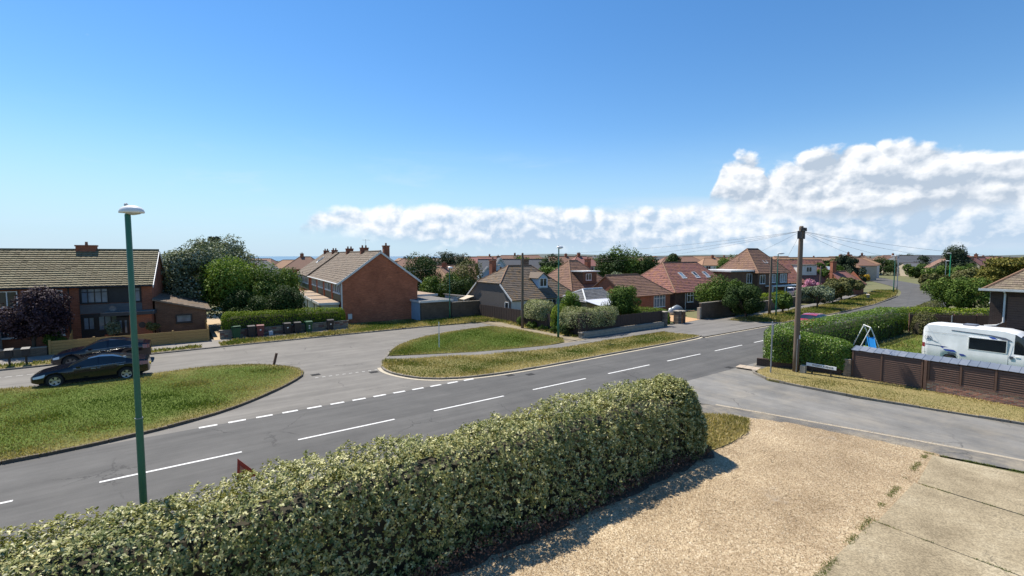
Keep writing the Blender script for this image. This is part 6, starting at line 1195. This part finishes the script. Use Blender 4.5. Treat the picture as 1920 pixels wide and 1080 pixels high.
wire('cable from the tall pole down to the hipped house', top, P(64, 14.8, 4.8), 1.0); wire('cable from the tall pole towards the far right skyline', top, at(1990, 487, 75), 1.2, 0.007); wire('cable from the tall pole to the wide slate roof', top, at(1760, 478, 110), 1.4, 0.008); wire('cable from the tall pole to the far lamp posts', top, at(1668, 476, 110), 1.4, 0.008); wire('cable from the tall pole over the dark house', top, P(44, -19, 6.6), 0.5)
wire('cable from the dark pole to the terrace gable', P(19.7, 16.9, 7.1), P(12.0, 30.2, 5.2), 0.25)
# street name plate
sg = thing('street_sign', 'white street name plate on two dark posts in front of the hedge wall', 'street sign', P(22.62, -7.0), A - R(90))
for xx in (0.28, 1.25): mb = MB(); mb.box(xx, xx + 0.06, -0.02, 0.04, 0.05, 0.72); mb.build('post', m_black, sg)
mb = MB(); mb.bevbox(0, 1.55, -0.045, -0.022, 0.55, 0.74, 0.006); pl = mb.build('plate', mk('sign_white', (0.8, 0.81, 0.82), (0.72, 0.73, 0.75), 2, 0.5), sg)
fc = bpy.data.curves.new('lettering', 'FONT'); fc.body = 'WESSEX AVENUE'; fc.size = 0.145; fc.extrude = 0.0015; fc.align_x = 'CENTER'; fc.align_y = 'CENTER'; fc.offset = 0.002
tmp = bpy.data.objects.new('t', fc); col.objects.link(tmp); bpy.context.view_layer.update(); me = bpy.data.meshes.new_from_object(tmp.evaluated_get(bpy.context.evaluated_depsgraph_get())); bpy.data.objects.remove(tmp)
lt = bpy.data.objects.new('lettering', me); col.objects.link(lt); me.materials.clear(); me.materials.append(m_black); lt.parent = pl; lt.location = (0.86, -0.048, 0.645); lt.rotation_euler = (R(90), 0, 0); lt.scale = (0.98, 1, 1)
# narrow grey sign seen edge on
sg = thing('road_sign', 'grey post with a sign seen edge on at the street corner', 'road sign', P(20.95, -5.75), A)
mb = MB(); mb.lathe([(0.04, 0.05), (0.038, 3.15), (0.01, 3.16)], 10); mb.build('post', m_steel, sg); mb = MB(); mb.bevbox(-0.09, 0.09, -0.32, 0.32, 2.4, 3.05, 0.005) if False else mb.bevbox(-0.11, 0.02, -0.09, -0.045, 2.35, 3.0, 0.004); mb.build('plate', m_steel, sg)
sg = thing('warning_sign', 'red triangular road sign poking up behind the big hedge', 'road sign', P(-6.45, -6.15), A)
mb = MB(); mb.tube([(0.1, 0.03, 0), (0.1, 0.03, 1.95)], 0.03, 8); mb.build('post', m_steel, sg)
mb = MB(); tri = [(0.0, 2.14), (-0.03, 1.6), (0.46, 1.6)]; mb.mesh([(x, 0, z) for x, z in tri] + [(x, 0.012, z) for x, z in tri], [(0, 1, 2), (5, 4, 3), (0, 3, 4, 1), (1, 4, 5, 2), (2, 5, 3, 0)]); pl = mb.build('plate', mk('sign_red', (0.42, 0.055, 0.05), (0.36, 0.05, 0.05), 3, 0.5), sg)
mb = MB(); mb.mesh([(0.045, -0.003, 1.96), (0.02, -0.003, 1.66), (0.29, -0.003, 1.66)], [(0, 1, 2)]); mb.build('symbol', mk('sign_pink', (0.5, 0.22, 0.2), (0.42, 0.12, 0.11), 8, 0.6), pl)
mb = MB(); mb.lathe([(0.035, 0.05), (0.033, 1.95), (0.02, 2.0)], 10); o = mb.build('white_post', m_fascia, None, P(8.6, 12.7, 0.05), A); tag(o, 'thin white marker post standing on the island green', 'marker post')
mb = MB(); mb.box(-0.07, 0.07, -0.05, 0.05, 0, 0.78); o = mb.build('leaning_bollard', m_brownf, None, P(-2.5, 13.9, 0.05), A); o.rotation_euler = (0, R(14), A); tag(o, 'short dark leaning wooden bollard at the tip of the left green', 'bollard')
for s_, lb in ((-16.0, 'left one of two black litter bins on posts by the plum tree'), (-15.25, 'right one of two black litter bins on posts by the plum tree')):
    b_ = thing('litter_bin', lb, 'litter bin', P(s_, 23.2, 0.08), A, 'black litter bins'); mb = MB(); mb.box(-0.05, 0.05, -0.05, 0.05, 0, 0.6); mb.build('post', m_black, b_); mb = MB(); mb.bevbox(-0.17, 0.17, -0.15, 0.15, 0.55, 1.0, 0.03); mb.build('bin_box', m_black, b_); mb = MB(); mb.mesh([(-0.2, -0.2, 1.0), (0.2, -0.2, 1.0), (0.2, 0.18, 1.08), (-0.2, 0.18, 1.08), (-0.2, -0.2, 1.04), (0.2, -0.2, 1.04), (0.2, 0.18, 1.12), (-0.2, 0.18, 1.12)], [(3, 2, 1, 0), (4, 5, 6, 7), (0, 1, 5, 4), (1, 2, 6, 5), (2, 3, 7, 6), (3, 0, 4, 7)]); mb.build('lid', m_black, b_)

# ------------------------------------------------------------------ wheelie bins
def wheelie(label, s_, t_, mat, rz=0.0, sc_=1.0, stickers=0, lid=0.0, lidmat=None):
    b_ = thing('wheelie_bin', label, 'wheelie bin', P(s_, t_, 0.088), A + rz, 'wheelie bins along the stone wall'); b_.scale = (sc_,) * 3
    mb = MB(); z0, z1 = 0.06, 0.95; a, b = 0.21, 0.28
    mb.mesh([(-a, -a * 1.1, z0), (a, -a * 1.1, z0), (a, a, z0 + 0.05), (-a, a, z0 + 0.05), (-b, -b * 1.15, z1), (b, -b * 1.15, z1), (b, b * 1.1, z1), (-b, b * 1.1, z1)], [(3, 2, 1, 0), (0, 1, 5, 4), (1, 2, 6, 5), (2, 3, 7, 6), (3, 0, 4, 7)]); mb.bevbox(-b - 0.02, b + 0.02, -b * 1.15 - 0.02, b * 1.1 + 0.02, z1 - 0.05, z1, 0.01); mb.build('body', mat, b_)
    mb = MB(); b2 = b + 0.025; M = Matrix.Translation((0, b * 1.1, z1 + 0.005)) @ Matrix.Rotation(-lid, 4, 'X')
    vs = []; n = 7
    for i in range(n):
        q = i / (n - 1); y = -2 * b * 1.18 * q; zt = 0.075 * math.sin(math.pi * (0.12 + 0.8 * q)) + 0.012
        vs += [(-b2, y, 0), (-b2 * 0.9, y, zt), (b2 * 0.9, y, zt), (b2, y, 0)]
    vs = [tuple(M @ Vector(v)) for v in vs]; fs = []
    for i in range(n - 1): fs += [(4 * i + k, 4 * i + k + 4, 4 * i + k + 5, 4 * i + k + 1) for k in range(3)]
    fs += [(0, 1, 2, 3), tuple(4 * (n - 1) + k for k in (3, 2, 1, 0))]; mb.mesh(vs, fs); mb.build('lid', lidmat or mat, b_)
    mb = MB(); mb.tube([(-0.22, b * 1.1 + 0.07, z1 - 0.02), (0.22, b * 1.1 + 0.07, z1 - 0.02)], 0.018, 6); mb.build('handle', mat, b_)
    for sx in (-1, 1): mb = MB(); mb.lathe([(0.03, -0.025), (0.1, -0.025), (0.1, 0.025), (0.03, 0.025)], 14, (0, 0, 0)); o = mb.build('wheel', m_black, b_); o.location = (sx * 0.24, 0.24, 0.1); o.rotation_euler = (0, R(90), 0)
    for k in range(stickers):
        y = -(0.24 + (0.6 - 0.17 * k) / 0.95 * 0.08) - 0.016; mb = MB(); mb.box(-0.06, 0.06, y - 0.01, y, 0.56 - k * 0.2, 0.66 - k * 0.2); mb.build('sticker', m_upvc, b_)
m_bg = mk('bin_green', (0.012, 0.065, 0.03), (0.02, 0.085, 0.04), 3, 0.5); m_bk = mk('bin_black', (0.018, 0.018, 0.022), (0.032, 0.032, 0.038), 3, 0.5); m_bm = mk('bin_maroon', (0.13, 0.035, 0.038), (0.17, 0.05, 0.052), 3, 0.5)
for lb, s_, mt, st, ld, rz in (('green wheelie bin with a bulging lid nearest the garden path', -3.35, m_bg, 0, 0.12, 0.2), ('plain black wheelie bin left of the maroon one', -2.25, m_bk, 0, 0, 0.05), ('maroon wheelie bin with a white sticker', -1.55, m_bm, 1, 0, -0.05), ('black wheelie bin with a white sticker right of the maroon one', 0.55, m_bk, 1, 0, 0.08), ('plain black wheelie bin left of the second green bin', 1.4, m_bk, 0, 0, 0), ('dark green wheelie bin with two stickers', 2.35, m_bg, 2, 0, 0.06), ('black wheelie bin with a sticker nearest the brick gable', 4.25, m_bk, 1, 0, -0.04)): wheelie(lb, s_, 26.2, mt, rz, 1.0, st, ld)
mb = MB(); mb.bevbox(-0.16, 0.16, -0.12, 0.12, 0, 0.38, 0.02); o = mb.build('recycling_box', mk('pale_blue_plastic', (0.35, 0.42, 0.5)), None, P(-0.72, 26.3, 0.09), A); tag(o, 'small pale blue box on the ground between the bins', 'box')

# ------------------------------------------------------------------ vehicles
def interp(tab, x): return float(np.interp(x, [a for a, b in tab], [b for a, b in tab]))
def car(name, label, loc, rz, paint, L, top, belt, wid, axles, rw=0.33, tum=0.26, side_glass=(), screens=(), lights=(), sill=0.24, step=0.06, cat='car', rim=None, group=None, roofedge=0.9, arch=0.06, glass=None, chrome=False, coarse=False):
    t = thing(name, label, cat, loc, rz, group); n = int(L / step) + 1; xs = [i * L / (n - 1) for i in range(n)]
    gl = glass or m_cglass; K = 8; V = []; ra = rw + arch
    for x in xs:
        tp_ = interp(top, x); W = interp(wid, x); zb = sill + (0.1 * max(0, 1 - x / 0.35) + 0.14 * max(0, 1 - (L - x) / 0.5))
        for ax in axles:
            if abs(x - ax) < ra: zb = max(zb, rw + math.sqrt(ra * ra - (x - ax) ** 2))
        be = min(interp(belt, x), tp_ - 0.035); be = max(be, zb + 0.04); ga = max(0, tp_ - be); re = be + ga * roofedge; wr = W * (0.965 - tum * min(1, ga / 0.5))
        half = [(W * 0.95, zb), (W, zb + (be - zb) * 0.35), (W * 1.0, zb + (be - zb) * 0.7), (W * 0.965, be), ((W * 0.965 + wr) / 2 + 0.012 * min(1, ga / 0.4), (be + re) / 2), (wr, re), (wr * 0.62, tp_ - 0.012), (0, tp_)]
        V += [(x, -y, z) for y, z in half] + [(x, y, z) for y, z in half[:-1][::-1]]
    m_ = 2 * K - 1; groups = {}
    def put(key, f): groups.setdefault(key, []).append(f)
    for i in range(n - 1):
        xm = (xs[i] + xs[i + 1]) / 2
        for j in range(m_ - 1):
            f = (i * m_ + j, i * m_ + j + 1, (i + 1) * m_ + j + 1, (i + 1) * m_ + j); jj = j if j < K - 1 else m_ - 2 - j; key = 'body'
            if jj in (3, 4):
                for a, b in side_glass:
                    if a <= xm <= b: key = ('window', a, j < K - 1)
            if jj in (5, 6):
                for a, b in screens:
                    if a <= xm <= b: key = ('screen', a)
            if jj == 2 or jj == 1:
                for a, b, nm in lights:
                    if a <= xm <= b and jj == 2: key = (nm, j < K - 1)
            put(key, f)
    put('body', tuple(range(m_))[::-1]); put('body', tuple((n - 1) * m_ + k for k in range(m_)))
    def emit(nm, fs, mt, parent, smooth=True):
        used = sorted({v for f in fs for v in f}); ix = {v: k for k, v in enumerate(used)}; mb = MB(); mb.mesh([V[v] for v in used], [tuple(ix[v] for v in f)[::-1] for f in fs]); o = mb.build(nm, mt, parent, smooth=smooth)
        try: o.data.set_sharp_from_angle(angle=R(35))
        except Exception: pass
        return o
    body = emit('body', groups.pop('body'), paint, t)
    for k_, fs in groups.items():
        nm = k_[0]; emit({'screen': 'windscreen'}.get(nm, nm), fs, {'window': gl, 'screen': gl, 'headlight': m_hl, 'tail_light': m_tl}[nm], t)
    Wm = max(b for a, b in wid)
    mb = MB(); mb.box(0.35, L - 0.35, -Wm + 0.12, Wm - 0.12, sill - 0.08, sill + 0.5); mb.build('underbody', m_rubber, t)
    for ax in axles:
        for sy in (-1, 1):
            w_ = bpy.data.objects.new('wheel', None); col.objects.link(w_); w_.parent = t; w_.location = (ax, sy * (Wm - 0.11), rw); w_.rotation_euler = (0, random.uniform(0, 1.2), 0 if sy < 0 else math.pi)
            mb = MB(); mb.lathe([(rw * 0.66, -0.1), (rw * 0.93, -0.1), (rw, -0.07), (rw, 0.07), (rw * 0.93, 0.1), (rw * 0.66, 0.1)], 24, axis='y', ring=True); mb.build('tyre', m_rubber, w_, smooth=False)
            mb = MB(); mb.lathe([(rw * 0.03, -0.05), (rw * 0.15, -0.075), (rw * 0.17, -0.04), (rw * 0.17, 0.0)], 16, axis='y'); mb.lathe([(rw * 0.6, -0.085), (rw * 0.67, -0.095), (rw * 0.67, 0.05), (rw * 0.6, 0.05)], 24, axis='y', ring=True)
            for k in range(5):
                q = 2 * math.pi * k / 5; M = Matrix.Rotation(q, 4, 'Y'); mb.mesh([tuple(M @ Vector(v)) for v in ((0.1 * rw, -0.07, -0.12 * rw), (0.64 * rw, -0.085, -0.19 * rw), (0.64 * rw, -0.085, 0.19 * rw), (0.1 * rw, -0.07, 0.12 * rw), (0.1 * rw, -0.03, -0.12 * rw), (0.64 * rw, -0.05, -0.19 * rw), (0.64 * rw, -0.05, 0.19 * rw), (0.1 * rw, -0.03, 0.12 * rw))], [(0, 1, 2, 3), (7, 6, 5, 4), (0, 4, 5, 1), (1, 5, 6, 2), (2, 6, 7, 3), (3, 7, 4, 0)])
            mb.lathe([(rw * 0.02, 0.0), (rw * 0.62, 0.0), (rw * 0.62, 0.02), (rw * 0.02, 0.02)], 20, axis='y', mi=1); mb.build('rim', [rim or m_alloy, m_rubber], w_)
    if not coarse:
        if side_glass:
            x0 = side_glass[0][0] + 0.22; zb_ = interp(belt, x0); W = interp(wid, x0)
            for sy in (-1, 1): mb = MB(); mb.bevbox(x0 - 0.07, x0 + 0.1, min(sy * (W + 0.0), sy * (W + 0.2)), max(sy * W, sy * (W + 0.2)), zb_ + 0.02, zb_ + 0.16, 0.03); mb.build('mirror', paint, t)
        for hx in [b - 0.18 for a, b in side_glass[:2]]:
            zb_ = interp(belt, hx) - 0.13; W = interp(wid, hx)
            for sy in (-1, 1): mb = MB(); mb.bevbox(hx - 0.1, hx + 0.1, sy * (W + 0.012) - 0.014, sy * (W + 0.012) + 0.014, zb_, zb_ + 0.035, 0.008); mb.build('door_handle', m_alloy if chrome else paint, t)
        if chrome and side_glass:
            for sy in (-1, 1):
                a = side_glass[0][0]; b = side_glass[-1][1]; pts = [(x, sy * (interp(wid, x) * 0.968 + 0.006), interp(belt, x) + 0.005) for x in np.linspace(a, b, 12)]; mb = MB(); mb.tube(pts, 0.012, 5); mb.build('trim', m_alloy, t)
    zf = 0.42; mb = MB(); mb.box(-0.035, -0.012, -0.26, 0.26, zf, zf + 0.11); mb.build('number_plate', m_upvc, t); mb = MB(); mb.box(L + 0.012, L + 0.03, -0.26, 0.26, 0.62, 0.73); mb.build('number_plate', mk('plate_yellow', (0.6, 0.45, 0.04)) if 'plate_yellow' not in MATS else MATS['plate_yellow'], t)
    return t
m_cglass = mk_glass('car_glass', (0.012, 0.016, 0.02), 0.03); m_rubber = mk('tyre_rubber', (0.018, 0.018, 0.018), (0.028, 0.027, 0.026), 6, 0.85); m_alloy = mk('alloy', (0.55, 0.56, 0.57), (0.45, 0.46, 0.47), 3, 0.3, metallic=0.7)
m_hl = mk_glass('headlamp', (0.35, 0.37, 0.38), 0.08); m_tl = mk_paint('tail_lamp_red', (0.20, 0.02, 0.022), 0.15, 0.8)
SAL = dict(L=4.95, top=[(0, 0.60), (0.06, 0.68), (0.25, 0.78), (0.7, 0.88), (1.45, 0.99), (2.3, 1.40), (2.75, 1.47), (3.3, 1.44), (3.75, 1.33), (4.35, 1.11), (4.8, 1.06), (4.92, 0.98), (4.95, 0.7)], belt=[(0, 0.58), (0.8, 0.80), (1.4, 0.90), (4.2, 1.02), (4.95, 0.95)], wid=[(0, 0.60), (0.08, 0.74), (0.35, 0.87), (0.9, 0.93), (4.1, 0.93), (4.7, 0.86), (4.9, 0.78), (4.95, 0.66)], axles=(0.98, 3.93), rw=0.345, side_glass=((1.72, 2.72), (2.80, 3.92)), screens=((1.5, 2.28), (3.6, 4.3)), lights=((0.12, 0.62, 'headlight'), (4.5, 4.9, 'tail_light')), chrome=True)
m_navy = mk_paint('black_blue_car_paint', (0.004, 0.006, 0.012), 0.12, 0.35); m_aub = mk_paint('dark_plum_car_paint', (0.006, 0.005, 0.011), 0.12, 0.35)
car('parked_car', 'black saloon car with silver alloys parked beside the left green', P(-13.72, 16.05, 0.03), A + R(-2), m_navy, **SAL)
SUV = dict(L=4.9, top=[(0, 0.72), (0.08, 0.84), (0.3, 0.93), (0.8, 1.03), (1.4, 1.12), (2.25, 1.55), (2.8, 1.63), (3.4, 1.59), (4.1, 1.37), (4.6, 1.22), (4.85, 1.18), (4.9, 0.85)], belt=[(0, 0.70), (0.8, 0.93), (1.4, 1.02), (4.3, 1.18), (4.9, 1.1)], wid=[(0, 0.66), (0.08, 0.8), (0.35, 0.91), (0.9, 0.96), (4.1, 0.96), (4.7, 0.9), (4.9, 0.76)], axles=(0.95, 3.85), rw=0.385, side_glass=((1.65, 2.68), (2.76, 4.05)), screens=((1.45, 2.22), (3.7, 4.5)), lights=((0.1, 0.42, 'headlight'), (4.5, 4.86, 'tail_light')), chrome=True, sill=0.3, rim=mk('dark_alloy', (0.16, 0.165, 0.17), (0.12, 0.12, 0.125), 3, 0.35, metallic=0.6))
car('parked_car', 'dark plum coupe crossover parked behind the black saloon', P(-13.75, 21.45, 0.0), A + R(-1), m_aub, **SUV)
HB = dict(SAL); HB.update(L=4.1, top=[(0, 0.62), (0.1, 0.75), (0.9, 0.95), (1.7, 1.38), (2.3, 1.46), (3.4, 1.4), (3.95, 1.1), (4.1, 0.8)], wid=[(0, 0.6), (0.1, 0.76), (0.5, 0.86), (3.6, 0.87), (4.0, 0.8), (4.1, 0.66)], axles=(0.8, 3.3), rw=0.31, side_glass=((1.25, 2.15), (2.22, 3.3)), screens=((0.98, 1.68), (3.42, 3.95)), lights=((0.1, 0.5, 'headlight'), (3.75, 4.05, 'tail_light')), step=0.1, coarse=True)
car('moving_car', 'small red car on the main road behind the clipped hedge', P(40.3, 0.6, 0.01), A, mk_paint('red_car_paint', (0.32, 0.02, 0.025), 0.25, 0.8), **HB)
car('moving_car', 'dark grey car coming round the far bend', P(112.5, 6.6, 0.01), A + R(14), mk_paint('grey_car_paint', (0.05, 0.06, 0.08), 0.25, 0.8), **HB)
WSUV = dict(SUV); WSUV.update(step=0.1, coarse=True); WSUV.pop('rim')
car('parked_car', 'white car parked in front of the chalet with the white dormer', tp(1452, 78) + Vector((0, 0, 0.2)), R(2), mk_paint('white_car_paint', (0.7, 0.7, 0.69), 0.3, 0.5), **WSUV)
# camper van: local x runs from nose to tail, the side towards the camera is +y
VL = 6.2; VW = 1.02
m_van = mk_paint('van_white_paint', (0.80, 0.80, 0.79), 0.35, 0.4)
cv = car('camper_van', 'white high roofed camper van with blue swoosh decals behind the fence', Vector((31.1, 25.9, 0.03)), R(120.6), m_van, VL, [(0, 0.95), (0.05, 1.08), (0.6, 1.3), (0.95, 1.5), (1.55, 2.22), (1.9, 2.48), (2.4, 2.6), (5.7, 2.6), (6.0, 2.55), (6.15, 2.38), (6.2, 2.1)], [(0, 0.9), (0.8, 1.22), (6.2, 1.3)], [(0, 0.7), (0.1, 0.88), (0.5, 0.99), (0.9, VW), (5.9, VW), (6.12, VW - 0.06), (6.2, VW - 0.14)], (1.0, 4.75), 0.35, 0.07, side_glass=((1.05, 1.95),), screens=((0.98, 1.7),), lights=((0.08, 0.55, 'headlight'), (6.02, 6.2, 'tail_light')), sill=0.28, cat='camper van', roofedge=0.93)
def vy(z): return VW * (1.0 if z < 1.0 else np.interp(z, [1.0, 1.3, 1.9, 2.45], [0.99, 0.966, 0.945, 0.90])) + 0.014
m_blue = mk_paint('decal_blue', (0.02, 0.05, 0.30), 0.4, 0.2); m_dgrey = mk_paint('decal_grey', (0.09, 0.10, 0.13), 0.4, 0.2)
def decal(nm, pts, mat):
    """thin vinyl on the van side; pts are (distance from the tail, height)"""
    mb = MB(); fr_ = [(VL - k, vy(z), z) for k, z in pts]; bk = [(VL - k, vy(z) - 0.006, z) for k, z in pts]; n = len(pts); mb.mesh(fr_ + bk, [tuple(range(n)), tuple(range(2 * n - 1, n - 1, -1))] + [(i, (i + 1) % n, n + (i + 1) % n, n + i) for i in range(n)]); mb.build(nm, mat, cv)
decal('blue_swoosh', [(0.95, 1.19), (1.25, 1.18), (1.5, 1.12), (1.68, 1.02), (1.78, 0.93), (1.4, 0.93), (1.22, 0.95), (1.1, 1.05)], m_blue); decal('grey_swoosh', [(0.1, 1.25), (0.95, 1.215), (1.25, 1.20), (1.5, 1.14), (1.25, 1.165), (0.95, 1.18), (0.1, 1.225)], m_dgrey)
decal('grey_swoosh', [(1.3, 0.86), (1.7, 0.86), (1.8, 0.76), (1.45, 0.74)], m_dgrey); decal('blue_swoosh', [(1.88, 0.86), (2.12, 0.86), (2.25, 0.76), (1.98, 0.74)], m_blue)
decal('grey_swoosh', [(1.45, 2.30), (3.3, 2.22), (3.9, 2.14), (4.2, 1.98), (3.8, 1.98), (3.6, 2.08), (3.3, 2.16), (1.45, 2.255)], m_dgrey); decal('blue_swoosh', [(3.15, 2.12), (3.4, 2.11), (3.6, 1.97), (3.38, 1.97)], m_blue)
mb = MB(); mb.box(VL - 3.95, VL - 2.32, vy(1.6) - 0.03, vy(1.6) + 0.01, 1.24, 1.95); mb.build('side_window', m_cglass, cv)
mb = MB()
for a in ((2.28, 2.32, 1.20, 1.99), (3.95, 3.99, 1.20, 1.99), (2.32, 3.95, 1.95, 1.99), (2.32, 3.95, 1.20, 1.24)): mb.box(VL - a[1], VL - a[0], vy(1.6) - 0.03, vy(1.6) + 0.016, a[2], a[3])
mb.build('window_frame', m_upvc, cv)
mb = MB()      # line drawn flower
for k in range(6):
    q = k * math.pi / 3; c_ = (0.32 + 0.1 * math.cos(q), 1.66 + 0.1 * math.sin(q)); mb.tube([(VL - (c_[0] + 0.085 * math.cos(u)), vy(1.7) + 0.004, c_[1] + 0.075 * math.sin(u)) for u in np.linspace(0, 6.28, 13)], 0.006, 4)
mb.tube([(VL - (0.36 + 0.12 * i), vy(1.7) + 0.006, 1.60 - 0.05 * i + 0.02 * math.sin(i * 2)) for i in range(5)], 0.007, 4); mb.tube([(VL - (0.42 + 0.1 * i), vy(1.7) + 0.006, 1.55 - 0.02 * i) for i in range(4)], 0.006, 4); mb.build('flower_drawing', m_dgrey, cv)
mb = MB(); mb.bevbox(VL - 2.4, VL - 1.8, -0.35, 0.35, 2.6, 2.68, 0.02); mb.build('roof_vent', m_dgrey, cv); mb = MB(); mb.box(VL - 4.1, VL - 0.1, vy(1.3), vy(1.3) + 0.004, 0.70, 0.715); mb.box(VL - 2.2, VL - 0.15, vy(2.0), vy(2.0) + 0.002, 2.03, 2.04); mb.build('panel_seam', m_dgrey, cv)
mb = MB(); mb.bevbox(VL - 4.28, VL - 4.12, vy(1.0), vy(1.0) + 0.03, 0.95, 1.12, 0.01); mb.build('door_handle', m_dgrey, cv)
for k_ in (0.08, 4.05): mb = MB(); mb.box(VL - k_ - 0.012, VL - k_, vy(1.0) - 0.004, vy(1.0) + 0.002, 0.5, 2.0); mb.build('panel_seam', m_dgrey, cv)

# ------------------------------------------------------------------ garden things on the right
sw = thing('swing_set', 'white A frame swing with a blue slide frame on the lawn', 'swing', tp(1630, 33.6), R(68)); m_swb = mk_paint('blue_tube', (0.02, 0.22, 0.55), 0.4, 0.3)
for x0 in (-0.75, 0.75):
    for sy in (-1, 1): mb = MB(); mb.tube([(x0, 0, 1.95), (x0, sy * 0.75, 0.03)], 0.032, 8); mb.build('leg', m_lampw, sw)
mb = MB(); mb.tube([(-0.8, 0, 1.95), (0.8, 0, 1.95)], 0.034, 8); mb.build('top_bar', m_lampw, sw)
for x0 in (-0.35, 0.05): mb = MB(); mb.tube([(x0, 0, 1.93), (x0 - 0.02, 0.05, 0.5)], 0.008, 5); mb.build('swing_rope', m_wire, sw)
mb = MB(); mb.bevbox(-0.4, 0.1, -0.08, 0.16, 0.45, 0.5, 0.01); mb.build('swing_seat', mk('lime_plastic', (0.45, 0.6, 0.05)), sw)
for yy in (-0.2, 0.2): mb = MB(); mb.tube([(-0.8, yy, 1.3), (-1.75, yy, 0.1)], 0.03, 6); mb.tube([(-0.8, yy, 1.35), (-0.55, yy, 0.05)], 0.028, 6); mb.build('slide_rail', m_swb, sw)
mb = MB(); mb.mesh([(-0.8, -0.18, 1.27), (-1.75, -0.18, 0.1), (-1.75, 0.18, 0.1), (-0.8, 0.18, 1.27), (-0.78, -0.18, 1.25), (-1.73, -0.18, 0.08), (-1.73, 0.18, 0.08), (-0.78, 0.18, 1.25)], [(0, 1, 2, 3), (7, 6, 5, 4), (0, 4, 5, 1), (3, 2, 6, 7), (0, 3, 7, 4), (1, 5, 6, 2)]); mb.build('slide_bed', m_swb, sw)
wp = thing('washing_line_post', 'grey steel washing line post beside the camper van', 'post', tp(1789, 37.5)); mb = MB(); mb.lathe([(0.05, 0), (0.05, 2.2), (0.02, 2.22)], 10); mb.build('post', m_steel, wp); mb = MB(); mb.tube([(0, 0, 2.1), (-2.5, 3.5, 2.02), (-5, 7, 2.1)], 0.006, 4); mb.tube([(0, 0, 2.1), (3, 1, 2.05)], 0.006, 4); mb.build('line', m_wire, wp)
# small things by the red roofed house
cvr = thing('covered_motorbike', 'motorbike under a silver cover beside the red roofed house', 'motorbike', tp(1270, 55.5), R(20)); mb = MB()
mb.lathe([(0.55, 0.05), (0.6, 0.3), (0.5, 0.75), (0.32, 1.0), (0.12, 1.15), (0.02, 1.2)], 18, (0, 0, 0), 1.7, 0.75); mb.lathe([(0.4, 0.05), (0.42, 0.4), (0.3, 0.8), (0.02, 0.9)], 14, (-0.8, 0, 0), 1.0, 0.9); mb.build('cover', mk('silver_cover', (0.42, 0.45, 0.46), (0.3, 0.33, 0.34), 3, 0.4, bump=0.5, metallic=0.3), cvr, smooth=True)
for i, dx in enumerate((-0.6, 0.6)): mb = MB(); mb.lathe([(0.2, -0.06), (0.3, -0.06), (0.3, 0.06), (0.2, 0.06)], 16, (dx, 0, 0.3), axis='y'); mb.build('wheel', m_rubber, cvr)
board_fence('timber_gate', 'short orange timber gate panel by the covered motorbike', (40.2, 18.4), (42.4, 17.6), 1.45, m_newwood, 0.0, 0.16)
tree('golden_bush', 'small bright yellow bush on the roadside at the far bend', P(150, 29.0), 2.6, 1.8, mat=mk_leaf('yellow_flowers', [(0, (0.35, 0.22, 0.02)), (1, (0.65, 0.45, 0.06))], 0.6, 0.2), n=800, size=0.25, crown0=0.05, clumps=10, cat='shrub', trunk=0.05)
bn = thing('verge_bench', 'pale plank bench on the verge before the far lamp posts', 'bench', P(84, 8.6, 0.09), A + R(20)); mb = MB(); mb.bevbox(-1.1, 1.1, -0.2, 0.2, 0.62, 0.7, 0.01); mb.build('seat', m_blk, bn)
for xx in (-0.9, 0.9): mb = MB(); mb.box(xx - 0.05, xx + 0.05, -0.15, 0.15, 0, 0.62); mb.build('leg', m_steel, bn)
for g_, nm in GRASS: pass
